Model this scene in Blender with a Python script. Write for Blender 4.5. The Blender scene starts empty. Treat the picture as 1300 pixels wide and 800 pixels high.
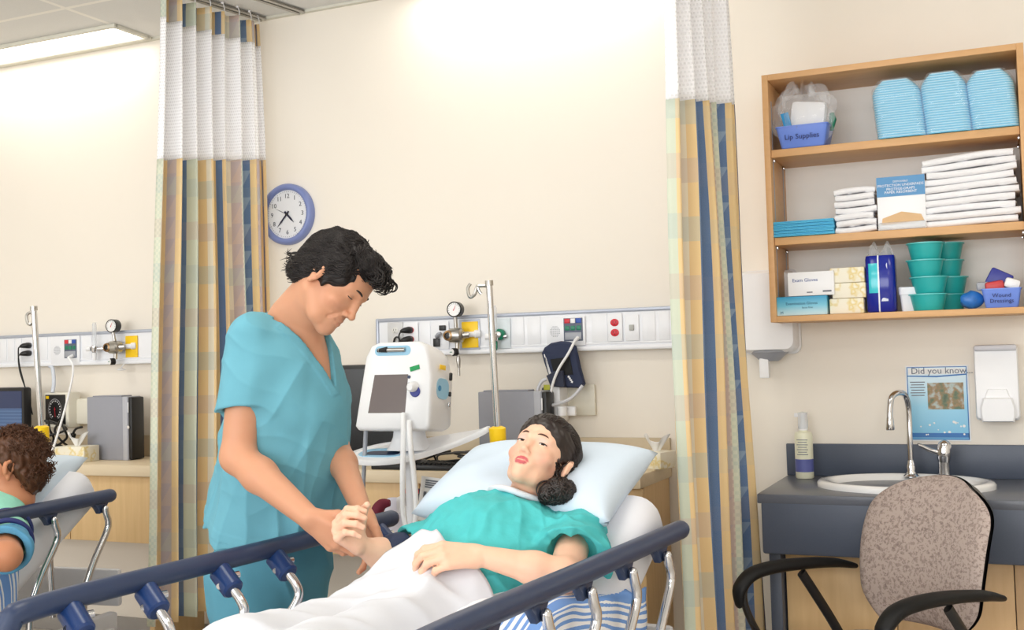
EXPOSURE = .0; WASH = 2; TROFF = 7.5; FRONT_FILL = 215
import bpy, bmesh, math, random
import numpy as np
from mathutils import Vector, Matrix, Euler
random.seed(7); RNG = np.random.default_rng(7)
C = bpy.context.scene.collection
PI = math.pi
V = Vector
# ---------------------------------------------------------------- camera numbers
F, YAW, PIT, ROL, CD, CH, CY = 1409.4, .4178, .0452, .0279, 4.3545, 1.3609, -13.55
def ray(px, py):
    u = px-650; v = py-400-CY
    cr, sr = math.cos(ROL), math.sin(ROL)
    r = (cr*u-sr*v)/F; up = -(sr*u+cr*v)/F
    c, s = math.cos(PIT), math.sin(PIT)
    z = c*up+s; fw = -s*up+c
    c, s = math.cos(YAW), math.sin(YAW)
    return V((c*r-s*fw, s*r+c*fw, z))
CAM = V((0, -CD, CH))
def atY(px, py, y=0.):
    d = ray(px, py); return CAM+d*((y+CD)/d.y)
def atZ(px, py, z):
    d = ray(px, py); return CAM+d*((z-CH)/d.z)
def atX(px, py, x):
    d = ray(px, py); return CAM+d*(x/d.x)
def atT(px, py, t):
    return CAM+ray(px, py)*t
# ---------------------------------------------------------------- materials
def lin(c):
    return tuple((x/255/12.92 if x/255 <= .04045 else ((x/255+.055)/1.055)**2.4) for x in c[:3])+(1,)
class NT:
    def __init__(s, m): s.m = m; s.t = m.node_tree; s.n = s.t.nodes; s.l = s.t.links; s.b = s.n['Principled BSDF']
    def add(s, ty, **k):
        nd = s.n.new(ty)
        for a, v in k.items():
            if a.startswith('i_'): nd.inputs[a[2:].replace('_', ' ')].default_value = v
            else: setattr(nd, a, v)
        return nd
    def link(s, a, b): s.l.new(a, b)
    def math(s, op, a, b=None, c=None):
        nd = s.n.new('ShaderNodeMath'); nd.operation = op
        for i, x in enumerate((a, b, c)):
            if x is None: continue
            if hasattr(x, 'is_output'): s.l.new(x, nd.inputs[i])
            else: nd.inputs[i].default_value = x
        return nd.outputs[0]
    def mix(s, f, a, b, mode='MIX'):
        nd = s.n.new('ShaderNodeMix'); nd.data_type = 'RGBA'; nd.blend_type = mode
        for sock, x in ((nd.inputs[0], f), (nd.inputs[6], a), (nd.inputs[7], b)):
            if hasattr(x, 'is_output'): s.l.new(x, sock)
            else: sock.default_value = x
        return nd.outputs[2]
    def ramp(s, f, stops, interp='CONSTANT'):
        nd = s.n.new('ShaderNodeValToRGB'); cr = nd.color_ramp; cr.interpolation = interp
        while len(cr.elements) < len(stops): cr.elements.new(0.5)
        for e, (p, c) in zip(cr.elements, stops): e.position = p; e.color = c
        s.l.new(f, nd.inputs[0]); return nd.outputs[0]
    def coord(s, which='Object'): return s.n.new('ShaderNodeTexCoord').outputs[which]
    def noise(s, scale=10, detail=3, vec=None):
        nd = s.n.new('ShaderNodeTexNoise'); nd.inputs['Scale'].default_value = scale; nd.inputs['Detail'].default_value = detail
        s.l.new(vec if vec is not None else s.coord(), nd.inputs['Vector']); return nd.outputs['Fac']
    def bump(s, h, strength=.2, dist=.01):
        nd = s.n.new('ShaderNodeBump'); nd.inputs['Strength'].default_value = strength; nd.inputs['Distance'].default_value = dist
        s.l.new(h, nd.inputs['Height']); s.l.new(nd.outputs[0], s.b.inputs['Normal'])
def new_mat(name):
    m = bpy.data.materials.new(name); m.use_nodes = True; return NT(m)
MATS = {}
def mat(name, col, rough=.5, metal=0., var=.06, nscale=30, bump=0., bscale=80, spec=.5, sss=0., alpha=1., emit=0., sheen=0., coat=0.):
    if name in MATS: return MATS[name]
    N = new_mat(name); b = N.b
    c = lin(col)
    if var > 0:
        f = N.noise(nscale)
        N.link(N.mix(f, tuple(x*(1-var) for x in c[:3])+(1,), tuple(min(1, x*(1+var)) for x in c[:3])+(1,)), b.inputs['Base Color'])
    else: b.inputs['Base Color'].default_value = c
    b.inputs['Roughness'].default_value = rough; b.inputs['Metallic'].default_value = metal
    b.inputs['Specular IOR Level'].default_value = spec
    if bump: N.bump(N.noise(bscale, 4), bump, .004)
    if sss:
        b.inputs['Subsurface Weight'].default_value = sss; b.inputs['Subsurface Radius'].default_value = (.012, .005, .003); b.inputs['Subsurface Scale'].default_value = 1
    if alpha < 1: b.inputs['Alpha'].default_value = alpha
    if emit: b.inputs['Emission Color'].default_value = c; b.inputs['Emission Strength'].default_value = emit
    if sheen: b.inputs['Sheen Weight'].default_value = sheen
    if coat: b.inputs['Coat Weight'].default_value = coat
    MATS[name] = N.m; return N.m
# ---------------------------------------------------------------- objects
def setp(o, label=None, cat=None, group=None, kind=None):
    if label: o['label'] = label
    if cat: o['category'] = cat
    if group: o['group'] = group
    if kind: o['kind'] = kind
    return o
def thing(name, label, cat, loc=(0, 0, 0), rz=0., group=None, rot=None):
    o = bpy.data.objects.new(name, None); C.objects.link(o); o.empty_display_size = .05
    o.location = loc; o.rotation_euler = rot if rot else (0, 0, rz)
    return setp(o, label, cat, group)
def link_mesh(name, me, mats, parent=None):
    o = bpy.data.objects.new(name, me); C.objects.link(o)
    for m in (mats if isinstance(mats, (list, tuple)) else [mats]): me.materials.append(m)
    if parent is not None: o.parent = parent
    return o
def copy_tree(o, parent=None):
    c = o.copy(); C.objects.link(c)
    if parent is not None: c.parent = parent
    for ch in list(o.children): copy_tree(ch, c)
    return c
def catmull(pts, n=6, closed=False):
    P = [V(p) for p in pts]; out = []
    m = len(P)
    rng = range(m) if closed else range(m-1)
    for i in rng:
        if closed: p0, p1, p2, p3 = P[(i-1) % m], P[i], P[(i+1) % m], P[(i+2) % m]
        else: p0, p1, p2, p3 = P[max(i-1, 0)], P[i], P[i+1], P[min(i+2, m-1)]
        for k in range(n):
            t = k/n
            out.append(.5*((2*p1)+(p2-p0)*t+(2*p0-5*p1+4*p2-p3)*t*t+(3*p1-p0-3*p2+p3)*t**3))
    if not closed: out.append(P[-1])
    return out
class MB:
    """collects shapes and builds them as one mesh object"""
    def __init__(s): s.v = []; s.f = []; s.m = []; s.uv = {}; s.mi = 0
    def add(s, verts, faces, M=None):
        b = len(s.v)
        s.v += [tuple(M @ V(v)) if M is not None else tuple(v) for v in verts]
        for f in faces: s.f.append([i+b for i in f]); s.m.append(s.mi)
        return s
    def box(s, c, size, bevel=.0, M=None, seg=2, taper=None):
        bm = bmesh.new(); bmesh.ops.create_cube(bm, size=1)
        for v in bm.verts:
            v.co = V((v.co.x*size[0], v.co.y*size[1], v.co.z*size[2]))
            if taper and v.co.z < 0: v.co.x *= taper; v.co.y *= taper
        if bevel > 0: bmesh.ops.bevel(bm, geom=list(bm.edges), offset=min(bevel, min(size)*.49), segments=seg, profile=.5, affect='EDGES')
        for v in bm.verts: v.co += V(c)
        s._bm(bm, M); return s
    def _bm(s, bm, M=None):
        bm.verts.index_update(); s.add([v.co.copy() for v in bm.verts], [[v.index for v in f.verts] for f in bm.faces], M); bm.free()
    def rings(s, rings, closed_ring=True, cap=True, M=None):
        n = len(rings[0]); vs = [p for r in rings for p in r]; fs = []
        for i in range(len(rings)-1):
            for j in range(n if closed_ring else n-1):
                a = i*n+j; b = i*n+(j+1) % n
                fs.append([a, b, b+n, a+n])
        if cap and closed_ring:
            fs.append(list(range(n))[::-1]); fs.append([len(vs)-n+j for j in range(n)])
        s.add(vs, fs, M); return s
    def tube(s, pts, r, n=10, smooth=0, cap=True, M=None, closed=False, round_end=False, flat=None):
        P = [V(p) for p in pts]
        R = list(r) if isinstance(r, (list, tuple)) else [r]*len(P)
        if smooth:
            k = len(P); P = catmull(P, smooth, closed)
            if closed: R = [R[0]]*len(P)
            else: R = [R[min(i//smooth, k-1)]*(1-(i % smooth)/smooth)+R[min(i//smooth+1, k-1)]*((i % smooth)/smooth) for i in range(len(P))]
        if round_end and not closed:
            d0 = (P[0]-P[1]).normalized(); d1 = (P[-1]-P[-2]).normalized()
            pre = []; pr = []; po = []; qr = []
            for a in (80, 55, 28):
                a = math.radians(a); pre.append(P[0]+d0*R[0]*math.sin(a)); pr.append(R[0]*math.cos(a))
                po.insert(0, P[-1]+d1*R[-1]*math.sin(a)); qr.insert(0, R[-1]*math.cos(a))
            P = pre+P+po; R = pr+R+qr
        T = []
        m = len(P)
        for i in range(m):
            a = P[(i-1) % m] if closed else P[max(i-1, 0)]; b = P[(i+1) % m] if closed else P[min(i+1, m-1)]
            d = b-a; T.append(d.normalized() if d.length > 1e-9 else V((0, 0, 1)))
        up = V((0, 0, 1)) if abs(T[0].z) < .9 else V((1, 0, 0))
        nrm = (up-T[0]*up.dot(T[0])).normalized(); rings = []
        for i in range(m):
            if i: 
                nrm = nrm-T[i]*nrm.dot(T[i])
                nrm = nrm.normalized() if nrm.length > 1e-9 else V((1, 0, 0))
            bi = T[i].cross(nrm)
            fl = flat if flat else 1.
            rings.append([P[i]+R[i]*(math.cos(2*PI*j/n)*nrm*fl+math.sin(2*PI*j/n)*bi) for j in range(n)])
        if closed: rings.append(rings[0]); cap = False
        s.rings(rings, True, cap, M); return s
    def lathe(s, prof, n=24, M=None, sx=1., sy=1.):
        rings = [[(max(r, 1e-4)*math.cos(2*PI*j/n)*sx, max(r, 1e-4)*math.sin(2*PI*j/n)*sy, z) for j in range(n)] for r, z in prof]
        s.rings(rings, True, True, M); return s
    def cyl(s, a, b, r, n=20, r2=None, bev=0.):
        a = V(a); b = V(b); d = b-a; L = d.length
        M = Matrix.Translation(a) @ d.to_track_quat('Z', 'Y').to_matrix().to_4x4()
        r2 = r if r2 is None else r2
        if bev: s.lathe([(r-bev, 0), (r, bev), (r2, L-bev), (r2-bev, L)], n, M)
        else: s.lathe([(r, 0), (r2, L)], n, M)
        return s
    def prism(s, poly, d, M=None, bevel=0.):
        """poly in local xz, extruded along +y by d"""
        n = len(poly)
        if bevel:
            cx = sum(p[0] for p in poly)/n; cz = sum(p[1] for p in poly)/n
            def sh(k):
                out = []
                for x, z in poly:
                    L = math.hypot(x-cx, z-cz) or 1; out.append((x-(x-cx)/L*k, z-(z-cz)/L*k))
                return out
            sp = sh(bevel)
            rings = [[(x, 0, z) for x, z in sp], [(x, bevel, z) for x, z in poly], [(x, d-bevel, z) for x, z in poly], [(x, d, z) for x, z in sp]]
        else: rings = [[(x, 0, z) for x, z in poly], [(x, d, z) for x, z in poly]]
        rings = [r[::-1] for r in rings]
        s.rings(rings, True, True, M); return s
    def grid(s, fn, nu, nv, M=None, closed_u=False, uvs=None):
        vs = [fn(i/nu, j/nv) for j in range(nv+1) for i in range(nu+1)]
        b = len(s.v)
        if uvs:
            for j in range(nv+1):
                for i in range(nu+1): s.uv[b+j*(nu+1)+i] = uvs(i/nu, j/nv)
        s.add(vs, [[j*(nu+1)+i, j*(nu+1)+i+1, (j+1)*(nu+1)+i+1, (j+1)*(nu+1)+i] for j in range(nv) for i in range(nu)], M); return s
    def text(s, txt, size, M, align='CENTER', extrude=.0006):
        cu = bpy.data.curves.new('txt', 'FONT'); cu.body = txt; cu.size = size; cu.align_x = align; cu.align_y = 'CENTER'; cu.extrude = extrude; cu.resolution_u = 2
        o = bpy.data.objects.new('txt', cu); C.objects.link(o)
        dg = bpy.context.evaluated_depsgraph_get(); me = bpy.data.meshes.new_from_object(o.evaluated_get(dg))
        s.add([v.co.copy() for v in me.vertices], [list(p.vertices) for p in me.polygons], M)
        bpy.data.objects.remove(o); bpy.data.curves.remove(cu); bpy.data.meshes.remove(me); return s
    def build(s, name, mats, parent=None, sharp=38, flat=False, sub=0):
        me = bpy.data.meshes.new(name); me.from_pydata(s.v, [], s.f); me.update()
        o = link_mesh(name, me, mats, parent)
        me.polygons.foreach_set('material_index', s.m)
        if s.uv:
            l = me.uv_layers.new(name='UVMap')
            for lp in me.loops: l.data[lp.index].uv = s.uv.get(lp.vertex_index, (0, 0))
        bm = bmesh.new(); bm.from_mesh(me); bmesh.ops.recalc_face_normals(bm, faces=bm.faces); bm.to_mesh(me); bm.free()
        if not flat:
            me.polygons.foreach_set('use_smooth', [True]*len(me.polygons))
            if sharp < 180: me.set_sharp_from_angle(angle=math.radians(sharp))
        me.update()
        if sub:
            md = o.modifiers.new('s', 'SUBSURF'); md.levels = md.render_levels = sub
        return o
def rrect(w, h, r, n=5, cx=0, cz=0):
    out = []
    for (sx, sz, a0) in ((1, 1, 0), (-1, 1, 90), (-1, -1, 180), (1, -1, 270)):
        for k in range(n+1):
            a = math.radians(a0+90*k/n); out.append((cx+sx*(w/2-r)+r*math.cos(a), cz+sz*(h/2-r)+r*math.sin(a)))
    return out
TX = Matrix.Translation
def RX(a): return Matrix.Rotation(math.radians(a), 4, 'X')
def RY(a): return Matrix.Rotation(math.radians(a), 4, 'Y')
def RZ(a): return Matrix.Rotation(math.radians(a), 4, 'Z')
WALLTXT = RX(90)          # text facing -y
# ---------------------------------------------------------------- camera, world, room
cam = bpy.data.cameras.new('camera'); camo = bpy.data.objects.new('camera', cam); C.objects.link(camo)
cam.sensor_width = 36; cam.lens = F/1300*36; cam.shift_y = CY/1300; cam.clip_start = .02
R_ = Matrix.Rotation(YAW, 4, 'Z') @ Matrix.Rotation(PI/2+PIT, 4, 'X') @ Matrix.Rotation(-ROL, 4, 'Z')
camo.matrix_world = Matrix.Translation(CAM) @ R_
bpy.context.scene.camera = camo
sc = bpy.context.scene
sc.view_settings.view_transform = 'Standard'; sc.view_settings.look = 'None'; sc.view_settings.gamma = 1; sc.view_settings.use_curve_mapping = False
sc.view_settings.exposure = EXPOSURE
sc.cycles.use_denoising = True; sc.cycles.max_bounces = 8; sc.cycles.diffuse_bounces = 6; sc.cycles.glossy_bounces = 4; sc.cycles.transparent_max_bounces = 12
sc.cycles.sample_clamp_indirect = 6; sc.cycles.caustics_reflective = False; sc.cycles.caustics_refractive = False
w = bpy.data.worlds.new('world'); sc.world = w; w.use_nodes = True
w.node_tree.nodes['Background'].inputs[0].default_value = (.93, .97, 1, 1); w.node_tree.nodes['Background'].inputs[1].default_value = 1.0
ZC = 3.01; XL, XR, YF = -7.0, 2.6, -7.2
m_wall = mat('cream_wall_paint', (238, 231, 220), .75, var=.012, nscale=3, bump=.05, bscale=300)
m_wall2 = mat('side_wall_paint', (240, 235, 226), .75, var=.012, nscale=3)
m_floor = mat('vinyl_floor', (196, 190, 182), .35, var=.08, nscale=60)
def slab(name, c, size, m, kind='structure'):
    o = MB().box(c, size).build(name, m, flat=True); setp(o, kind=kind); return o
slab('wall_back', ((XL+XR)/2, .06, ZC/2), (XR-XL+.3, .12, ZC), m_wall)
slab('wall_left', (XL-.06, YF/2, ZC/2), (.12, -YF, ZC), m_wall2)
slab('wall_right', (XR+.06, YF/2, ZC/2), (.12, -YF, ZC), m_wall2)
slab('floor', ((XL+XR)/2, YF/2, -.03), (XR-XL+.3, -YF+.3, .06), m_floor)
# front wall (behind the photographer); its unseen wide window is added for the fill light
fw = MB(); fw.box(((XL+XR)/2, YF-.06, .45), (XR-XL+.3, .12, .9)); fw.box(((XL+XR)/2, YF-.06, 2.9), (XR-XL+.3, .12, .24))
fw.box((XL+.4, YF-.06, 1.85), (1.1, .12, 1.9)); fw.box((XR-.4, YF-.06, 1.85), (1.1, .12, 1.9))
setp(fw.build('wall_front', m_wall2, flat=True), kind='structure')
wf = MB()
for k in range(5): wf.box((XL+.95+k*(XR-XL-1.9)/4, YF-.06, 1.84), (.06, .1, 1.88), .008)
for z in (.92, 2.76): wf.box(((XL+XR)/2, YF-.06, z), (XR-XL-1.9, .1, .06), .008)
setp(wf.build('added_window_1', mat('added_window_white', (235, 235, 232), .4)), kind='structure')
# suspended ceiling
N = new_mat('ceiling_tile'); cx = N.n.new('ShaderNodeSeparateXYZ'); N.link(N.coord(), cx.inputs[0])
fx = N.math('FRACT', N.math('DIVIDE', N.math('ADD', cx.outputs[0], 3.9+1.22*10), 1.22)); fy = N.math('FRACT', N.math('DIVIDE', N.math('ADD', cx.outputs[1], .577+.61*20), .61))
ln = N.math('MAXIMUM', N.math('LESS_THAN', fx, .02), N.math('LESS_THAN', fy, .04))
tn = N.mix(N.noise(240, 3), lin((214, 214, 212)), lin((226, 226, 224)))
N.link(N.mix(ln, tn, lin((240, 238, 232))), N.b.inputs['Base Color']); N.b.inputs['Roughness'].default_value = .9
N.bump(N.noise(300, 3), .2, .003)
ce = MB(); ce.box(((XL+XR)/2, YF/2, ZC+.03), (XR-XL+.3, -YF+.3, .06)); setp(ce.build('ceiling', N.m, flat=True), kind='structure')
m_alu = mat('ceiling_angle_white', (214, 212, 200), .5)
tr = MB(); tr.box(((XL+XR)/2, -.012, ZC-.006), (XR-XL, .024, .012)); setp(tr.build('trim_1', m_alu, flat=True), kind='structure')
bb = MB(); bb.box(((XL+XR)/2, -.006, .05), (XR-XL, .012, .1), .003); setp(bb.build('baseboard_back', mat('baseboard_grey', (150, 146, 142), .5)), kind='structure')
m_diff = mat('light_diffuser', (255, 250, 240), .4, var=0, emit=3.0)
def area(name, loc, sx, sy, power, col, rot=(0, 0, 0)):
    l = bpy.data.lights.new(name, 'AREA'); l.shape = 'RECTANGLE'; l.size = sx; l.size_y = sy; l.energy = power; l.color = col
    o = bpy.data.objects.new(name, l); C.objects.link(o); o.location = loc; o.rotation_euler = rot; return o
def troffer(name, label, cx, cy, sx, sy, power, group=None):
    t = thing(name, label, 'ceiling light', (cx, cy, ZC), group=group)
    f = MB()
    for (a, b, c, d) in ((0, sy/2, sx, .024), (0, -sy/2, sx, .024), (sx/2, 0, .024, sy), (-sx/2, 0, .024, sy)): f.box((a, b, -.009), (c+.024 if d < .03 else c, d, .018), .003)
    f.build('frame', m_alu, t); MB().box((0, 0, -.006), (sx-.02, sy-.02, .006)).build('diffuser', m_diff, t, flat=True)
    area(name+'_lamp', (cx, cy, ZC-.02), sx-.05, sy-.03, power, (1, .965, .90))
troffer('wall_wash_light', 'lit slim ceiling light along the wall above the left bed', -4.49, -.165, 1.24, .23, WASH)
troffer('wall_wash_light', 'slim ceiling light along the wall above the middle bed', -1.75, -.165, 1.24, .23, WASH*1.25)
for x, y in ((-4.0, -2.2), (-1.5, -2.2), (1.0, -2.2), (-4.0, -4.6), (-1.5, -4.6), (1.0, -4.6)):
    troffer('ceiling_light', 'square lit ceiling light over the ward floor', x, y, 1.2, .6, TROFF, 'ceiling lights over the ward')
area('front_fill_light', ((XL+XR)/2, YF+.02, 1.85), XR-XL-2.1, 1.7, FRONT_FILL, (.97, .985, 1), (PI/2, 0, 0))  # main fill from the front, a lamp set in the added window
# ---------------------------------------------------------------- curtains
N = new_mat('plaid_curtain_fabric'); uvn = N.coord('UV'); sx_ = N.n.new('ShaderNodeSeparateXYZ'); N.link(uvn, sx_.inputs[0]); U, W_ = sx_.outputs[0], sx_.outputs[1]
fu = N.math('FRACT', N.math('DIVIDE', U, 1.12))
gold, cream, sage, blue, mauve, navy = lin((232, 200, 146)), lin((232, 222, 202)), lin((200, 208, 190)), lin((74, 112, 162)), lin((194, 174, 168)), lin((92, 92, 124))
fr_ = fu; fu = N.math('MULTIPLY', fu, 2.); h_ = .5
stripe = N.ramp(fr_, [(p*h_, c) for p, c in ((0, mauve), (.11, sage), (.24, cream), (.31, blue), (.39, gold), (.46, mauve), (.55, gold), (.66, navy), (.675, gold), (.77, cream), (.86, blue), (.91, sage))]+
    [(.5+p*h_, c) for p, c in ((0, sage), (.11, gold), (.20, blue), (.25, gold), (.34, cream), (.40, gold), (.46, blue), (.51, cream), (.60, gold), (.70, blue), (.77, gold), (.90, cream))])
def isin(a, b): return N.math('MULTIPLY', N.math('GREATER_THAN', fu, a), N.math('LESS_THAN', fu, b))
fv = N.math('FRACT', N.math('DIVIDE', W_, .19)); fv2 = N.math('FRACT', N.math('ADD', N.math('DIVIDE', W_, .38), .2))
gz = N.math('ADD', isin(.39, .46), isin(.55, .77)); gz = N.math('ADD', gz, isin(1.6, 1.9))
band = N.math('MULTIPLY', N.math('LESS_THAN', fv, .42), N.math('SUBTRACT', .42, N.math('MULTIPLY', gz, .27)))
isblue = N.math('ADD', N.math('ADD', isin(.31, .39), isin(.86, .91)), N.math('ADD', N.math('ADD', isin(1.2, 1.25), isin(1.46, 1.51)), isin(1.7, 1.77)))
c1 = N.mix(N.math('MULTIPLY', band, N.math('SUBTRACT', 1., N.math('MULTIPLY', isblue, .8))), stripe, N.mix(N.math('LESS_THAN', fv2, .5), lin((172, 188, 186)), lin((196, 176, 168))))
chk = N.n.new('ShaderNodeTexChecker'); chk.inputs['Scale'].default_value = 80; N.link(uvn, chk.inputs['Vector'])
c2 = N.mix(N.math('MULTIPLY', N.math('MULTIPLY', chk.outputs['Fac'], isin(.11, .24)), .25), c1, lin((238, 232, 210)))
leaf = N.math('MULTIPLY', isin(.31, .39), N.math('GREATER_THAN', N.math('FRACT', N.math('DIVIDE', W_, .125)), N.math('ADD', .35, N.math('MULTIPLY', N.math('DIVIDE', N.math('SUBTRACT', fu, .31), .08), .6))))
c3 = N.mix(N.math('MULTIPLY', leaf, .42), c2, lin((168, 188, 208)))
leaf2 = N.math('MULTIPLY', N.math('ADD', isin(0, .11), isin(.46, .55)), N.math('GREATER_THAN', N.math('FRACT', N.math('DIVIDE', W_, .095)), N.math('FRACT', N.math('MULTIPLY', fu, 9.))))
c4 = N.mix(N.math('MULTIPLY', leaf2, .42), c3, lin((164, 156, 174)))
N.link(N.mix(N.math('MULTIPLY', N.noise(400, 2, uvn), .16), c4, lin((250, 240, 215))), N.b.inputs['Base Color'])
N.b.inputs['Roughness'].default_value = .85; N.b.inputs['Specular IOR Level'].default_value = .2
m_plaid = N.m
N = new_mat('white_curtain_netting'); uvn = N.coord('UV'); sx_ = N.n.new('ShaderNodeSeparateXYZ'); N.link(uvn, sx_.inputs[0])
hx = N.math('ABSOLUTE', N.math('SUBTRACT', N.math('FRACT', N.math('DIVIDE', N.math('ADD', sx_.outputs[0], N.math('MULTIPLY', N.math('FLOOR', N.math('DIVIDE', sx_.outputs[1], .014)), .006)), .012)), .5))
hy = N.math('ABSOLUTE', N.math('SUBTRACT', N.math('FRACT', N.math('DIVIDE', sx_.outputs[1], .014)), .5))
hole = N.math('MULTIPLY', N.math('LESS_THAN', hx, .3), N.math('LESS_THAN', hy, .25))
N.b.inputs['Base Color'].default_value = lin((252, 252, 255)); N.b.inputs['Roughness'].default_value = .8; N.b.inputs['Specular IOR Level'].default_value = .1
N.b.inputs['Transmission Weight'].default_value = 0
N.link(N.math('SUBTRACT', .97, N.math('MULTIPLY', hole, .22)), N.b.inputs['Alpha'])
m_net = N.m
m_hook = mat('curtain_hook_plastic', (225, 225, 228), .3); m_track = mat('track_aluminium', (176, 172, 164), .4, .2)
def curtain(label, A, B, At, Bt, seam, zb, nf, amp, seed, u0=0., us=1.):
    rg = random.Random(seed); ph = [rg.uniform(-.5, .5) for _ in range(40)]
    t = thing('privacy_curtain', label, 'curtain', ((A[0]+B[0])/2, (A[1]+B[1])/2, zb))
    o = t.location
    def P(s, z):
        k = (z-zb)/(ZC-zb); k = max(0., min(1, k))
        a = V((A[0]*(1-k)+At[0]*k, A[1]*(1-k)+At[1]*k)); b = V((B[0]*(1-k)+Bt[0]*k, B[1]*(1-k)+Bt[1]*k))
        d = (b-a); n = V((d.y, -d.x)).normalized()
        q = s*nf; i = int(q); 
        w_ = math.sin(2*PI*(q+ph[i % 40]*.25*math.sin(PI*(q-i))))
        am = amp*(.75+.5*ph[(i+7) % 40])*(1-.35*k)
        sh = .35*math.sin(4*PI*q+ph[3])*amp
        p = a+d*(s+.012*math.sin(2*PI*q*1.0+1.2+ph[5]))+n*(am*w_+.12*amp*math.sin(7*s+3*z)+sh*.4)
        return V((p.x-o.x, p.y-o.y, z-o.z))
    NU = nf*22
    L = [0.]
    for i in range(NU): L.append(L[-1]+(P((i+1)/NU, zb+.5)-P(i/NU, zb+.5)).length)
    def sm(s): return seam[0]*(1-s)+seam[1]*s
    def uvf(z0f, z1f):
        return lambda a, b: (u0+us*L[round(a*NU)], (z0f(a)*(1-b)+z1f(a)*b))
    def panel(nm, z0f, z1f, nv, m):
        g = MB(); g.grid(lambda a, b: P(a, z0f(a)*(1-b)+z1f(a)*b), NU, nv, uvs=uvf(z0f, z1f)); 
        ob = g.build(nm, m, t, sharp=180); md = ob.modifiers.new('thick', 'SOLIDIFY'); md.thickness = .0012; return ob
    hz = ZC-.155
    panel('fabric_panel', lambda s: zb, sm, 34, m_plaid)
    panel('netting_panel', sm, lambda s: hz, 20, m_net)
    panel('header_band', lambda s: hz, lambda s: ZC-.05, 3, m_plaid)
    for k in range(nf+1):
        s = min(.995, k/nf+.01); p = P(s, ZC-.055); h = MB()
        h.tube([p+V((0, 0, -.02)), p+V((.004, .006, 0)), p+V((.008, .002, .025)), p+V((0, -.002, .047))], .0022, 6, 3); h.lathe([(.006, 0), (.007, .006), (.004, .009)], 8, TX(p+V((0, 0, .04))))
        h.build('hook', m_hook, t)
    return t
curtain('plaid privacy curtain with white netting top hanging left of the wall clock', (-3.31, -.74), (-3.12, -.06), (-3.275, -.64), (-3.175, -.08), (2.235, 2.31), .28, 7, .055, 5, .1)
curtain('plaid privacy curtain with white netting top hanging beside the open shelf unit', (-.95, -1.0), (-.85, -.27), (-.95, -.98), (-.87, -.45), (2.15, 2.24), .28, 5, .055, 11, .60, .8)
def track(label, a, b):
    m = MB(); d = (V(b)-V(a)); n = V((d.y, -d.x, 0)).normalized()
    for sgn in (-1, 1): m.tube([V(a)+n*.016*sgn+V((0, 0, -.014)), V(b)+n*.016*sgn+V((0, 0, -.014))], .0065, 4)
    m.tube([V(a)+V((0, 0, -.006)), V(b)+V((0, 0, -.006))], .022, 4, flat=.25)
    o = m.build('curtain_track', m_track, sharp=30); setp(o, label, 'curtain track', 'ceiling curtain tracks'); return o
del_label = 'aluminium curtain track on the ceiling, '
track(del_label+'carrying the left plaid curtain', (-3.185, -.02, ZC), (-3.62, -2.3, ZC))
track(del_label+'empty, beside the left curtain and over the clock', (-2.965, -.02, ZC), (-3.40, -2.3, ZC))
track(del_label+'carrying the curtain by the shelf unit', (-.83, -.02, ZC), (-1.06, -2.3, ZC))
# ---------------------------------------------------------------- common materials
m_white = mat('white_plastic', (238, 239, 242), .35, var=.01); m_offw = mat('offwhite_plastic', (226, 222, 208), .4, var=.02)
m_panel = mat('headwall_white', (236, 238, 243), .3, var=.01); m_trim = mat('headwall_grey_trim', (176, 182, 196), .35, .3)
m_chrome = mat('chrome', (215, 215, 218), .12, 1., var=0); m_steel = mat('satin_steel', (186, 184, 180), .28, 1., var=.02)
m_black = mat('black_plastic', (22, 22, 24), .4, var=.05); m_rubber = mat('black_rubber', (12, 12, 13), .5, var=.05, spec=.3)
m_yellow = mat('yellow_plastic', (250, 205, 20), .4, var=.02); m_red = mat('red_plastic', (205, 25, 45), .35, var=.02)
m_green = mat('green_plastic', (10, 120, 90), .35, var=.02); m_navy = mat('navy_plastic', (36, 50, 82), .38, var=.04)
m_grey = mat('grey_plastic', (160, 163, 172), .4, var=.02); m_brass = mat('brass', (150, 120, 85), .3, .9, var=.03)
m_clear = mat('clear_acrylic', (225, 230, 235), .08, var=0, alpha=.35); m_blue = mat('light_blue_plastic', (150, 198, 226), .4, var=.02)
m_paper = mat('white_paper', (240, 240, 240), .8, var=.01); m_ink = mat('print_grey', (120, 125, 135), .8, var=.03); m_gface = mat('gauge_face_white', (240, 240, 240), .4, var=0)
m_txtblue = mat('blue_ink', (60, 80, 150), .6, var=0); m_txtk = mat('black_ink', (25, 25, 28), .6, var=0); m_txtw = mat('white_ink', (240, 240, 242), .6, var=0)
def WT(p, rz=0): return TX(V(p)) @ RZ(rz) @ RX(90)      # text facing -y
# ---------------------------------------------------------------- wall clock
c = atY(364, 272, -.02); r = .145
t = thing('wall_clock', 'round wall clock with blue violet rim beside the left plaid curtain', 'clock', (c.x, 0, c.z))
FY = RX(90)    # lathe axis +z -> -y
MB().lathe([(r, 0), (r, .022), (r-.006, .034), (r-.016, .038), (r-.026, .034), (r-.030, .024), (r-.030, .012), (.001, .012)], 56, FY).build('rim', mat('clock_rim_blue', (122, 136, 188), .35, var=.02), t, 50)
MB().lathe([(r-.029, .012), (r-.029, .016), (.001, .016)], 48, FY).build('dial', mat('clock_dial', (232, 234, 238), .3, var=0), t)
d = MB()
for k in range(1, 13):
    a = math.radians(90-30*k); d.text(str(k), .030, WT((.086*math.cos(a), -.0165, .086*math.sin(a))))
for k in range(60):
    a = math.radians(6*k); d.box((0, 0, 0), (.0012, .0006, .004 if k % 5 else .007), 0, TX((.107*math.sin(a), -.0168, .107*math.cos(a))) @ RY(math.degrees(a)))
d.build('numerals', mat('clock_numeral_grey', (70, 74, 86), .5, var=0), t, flat=True)
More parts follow.
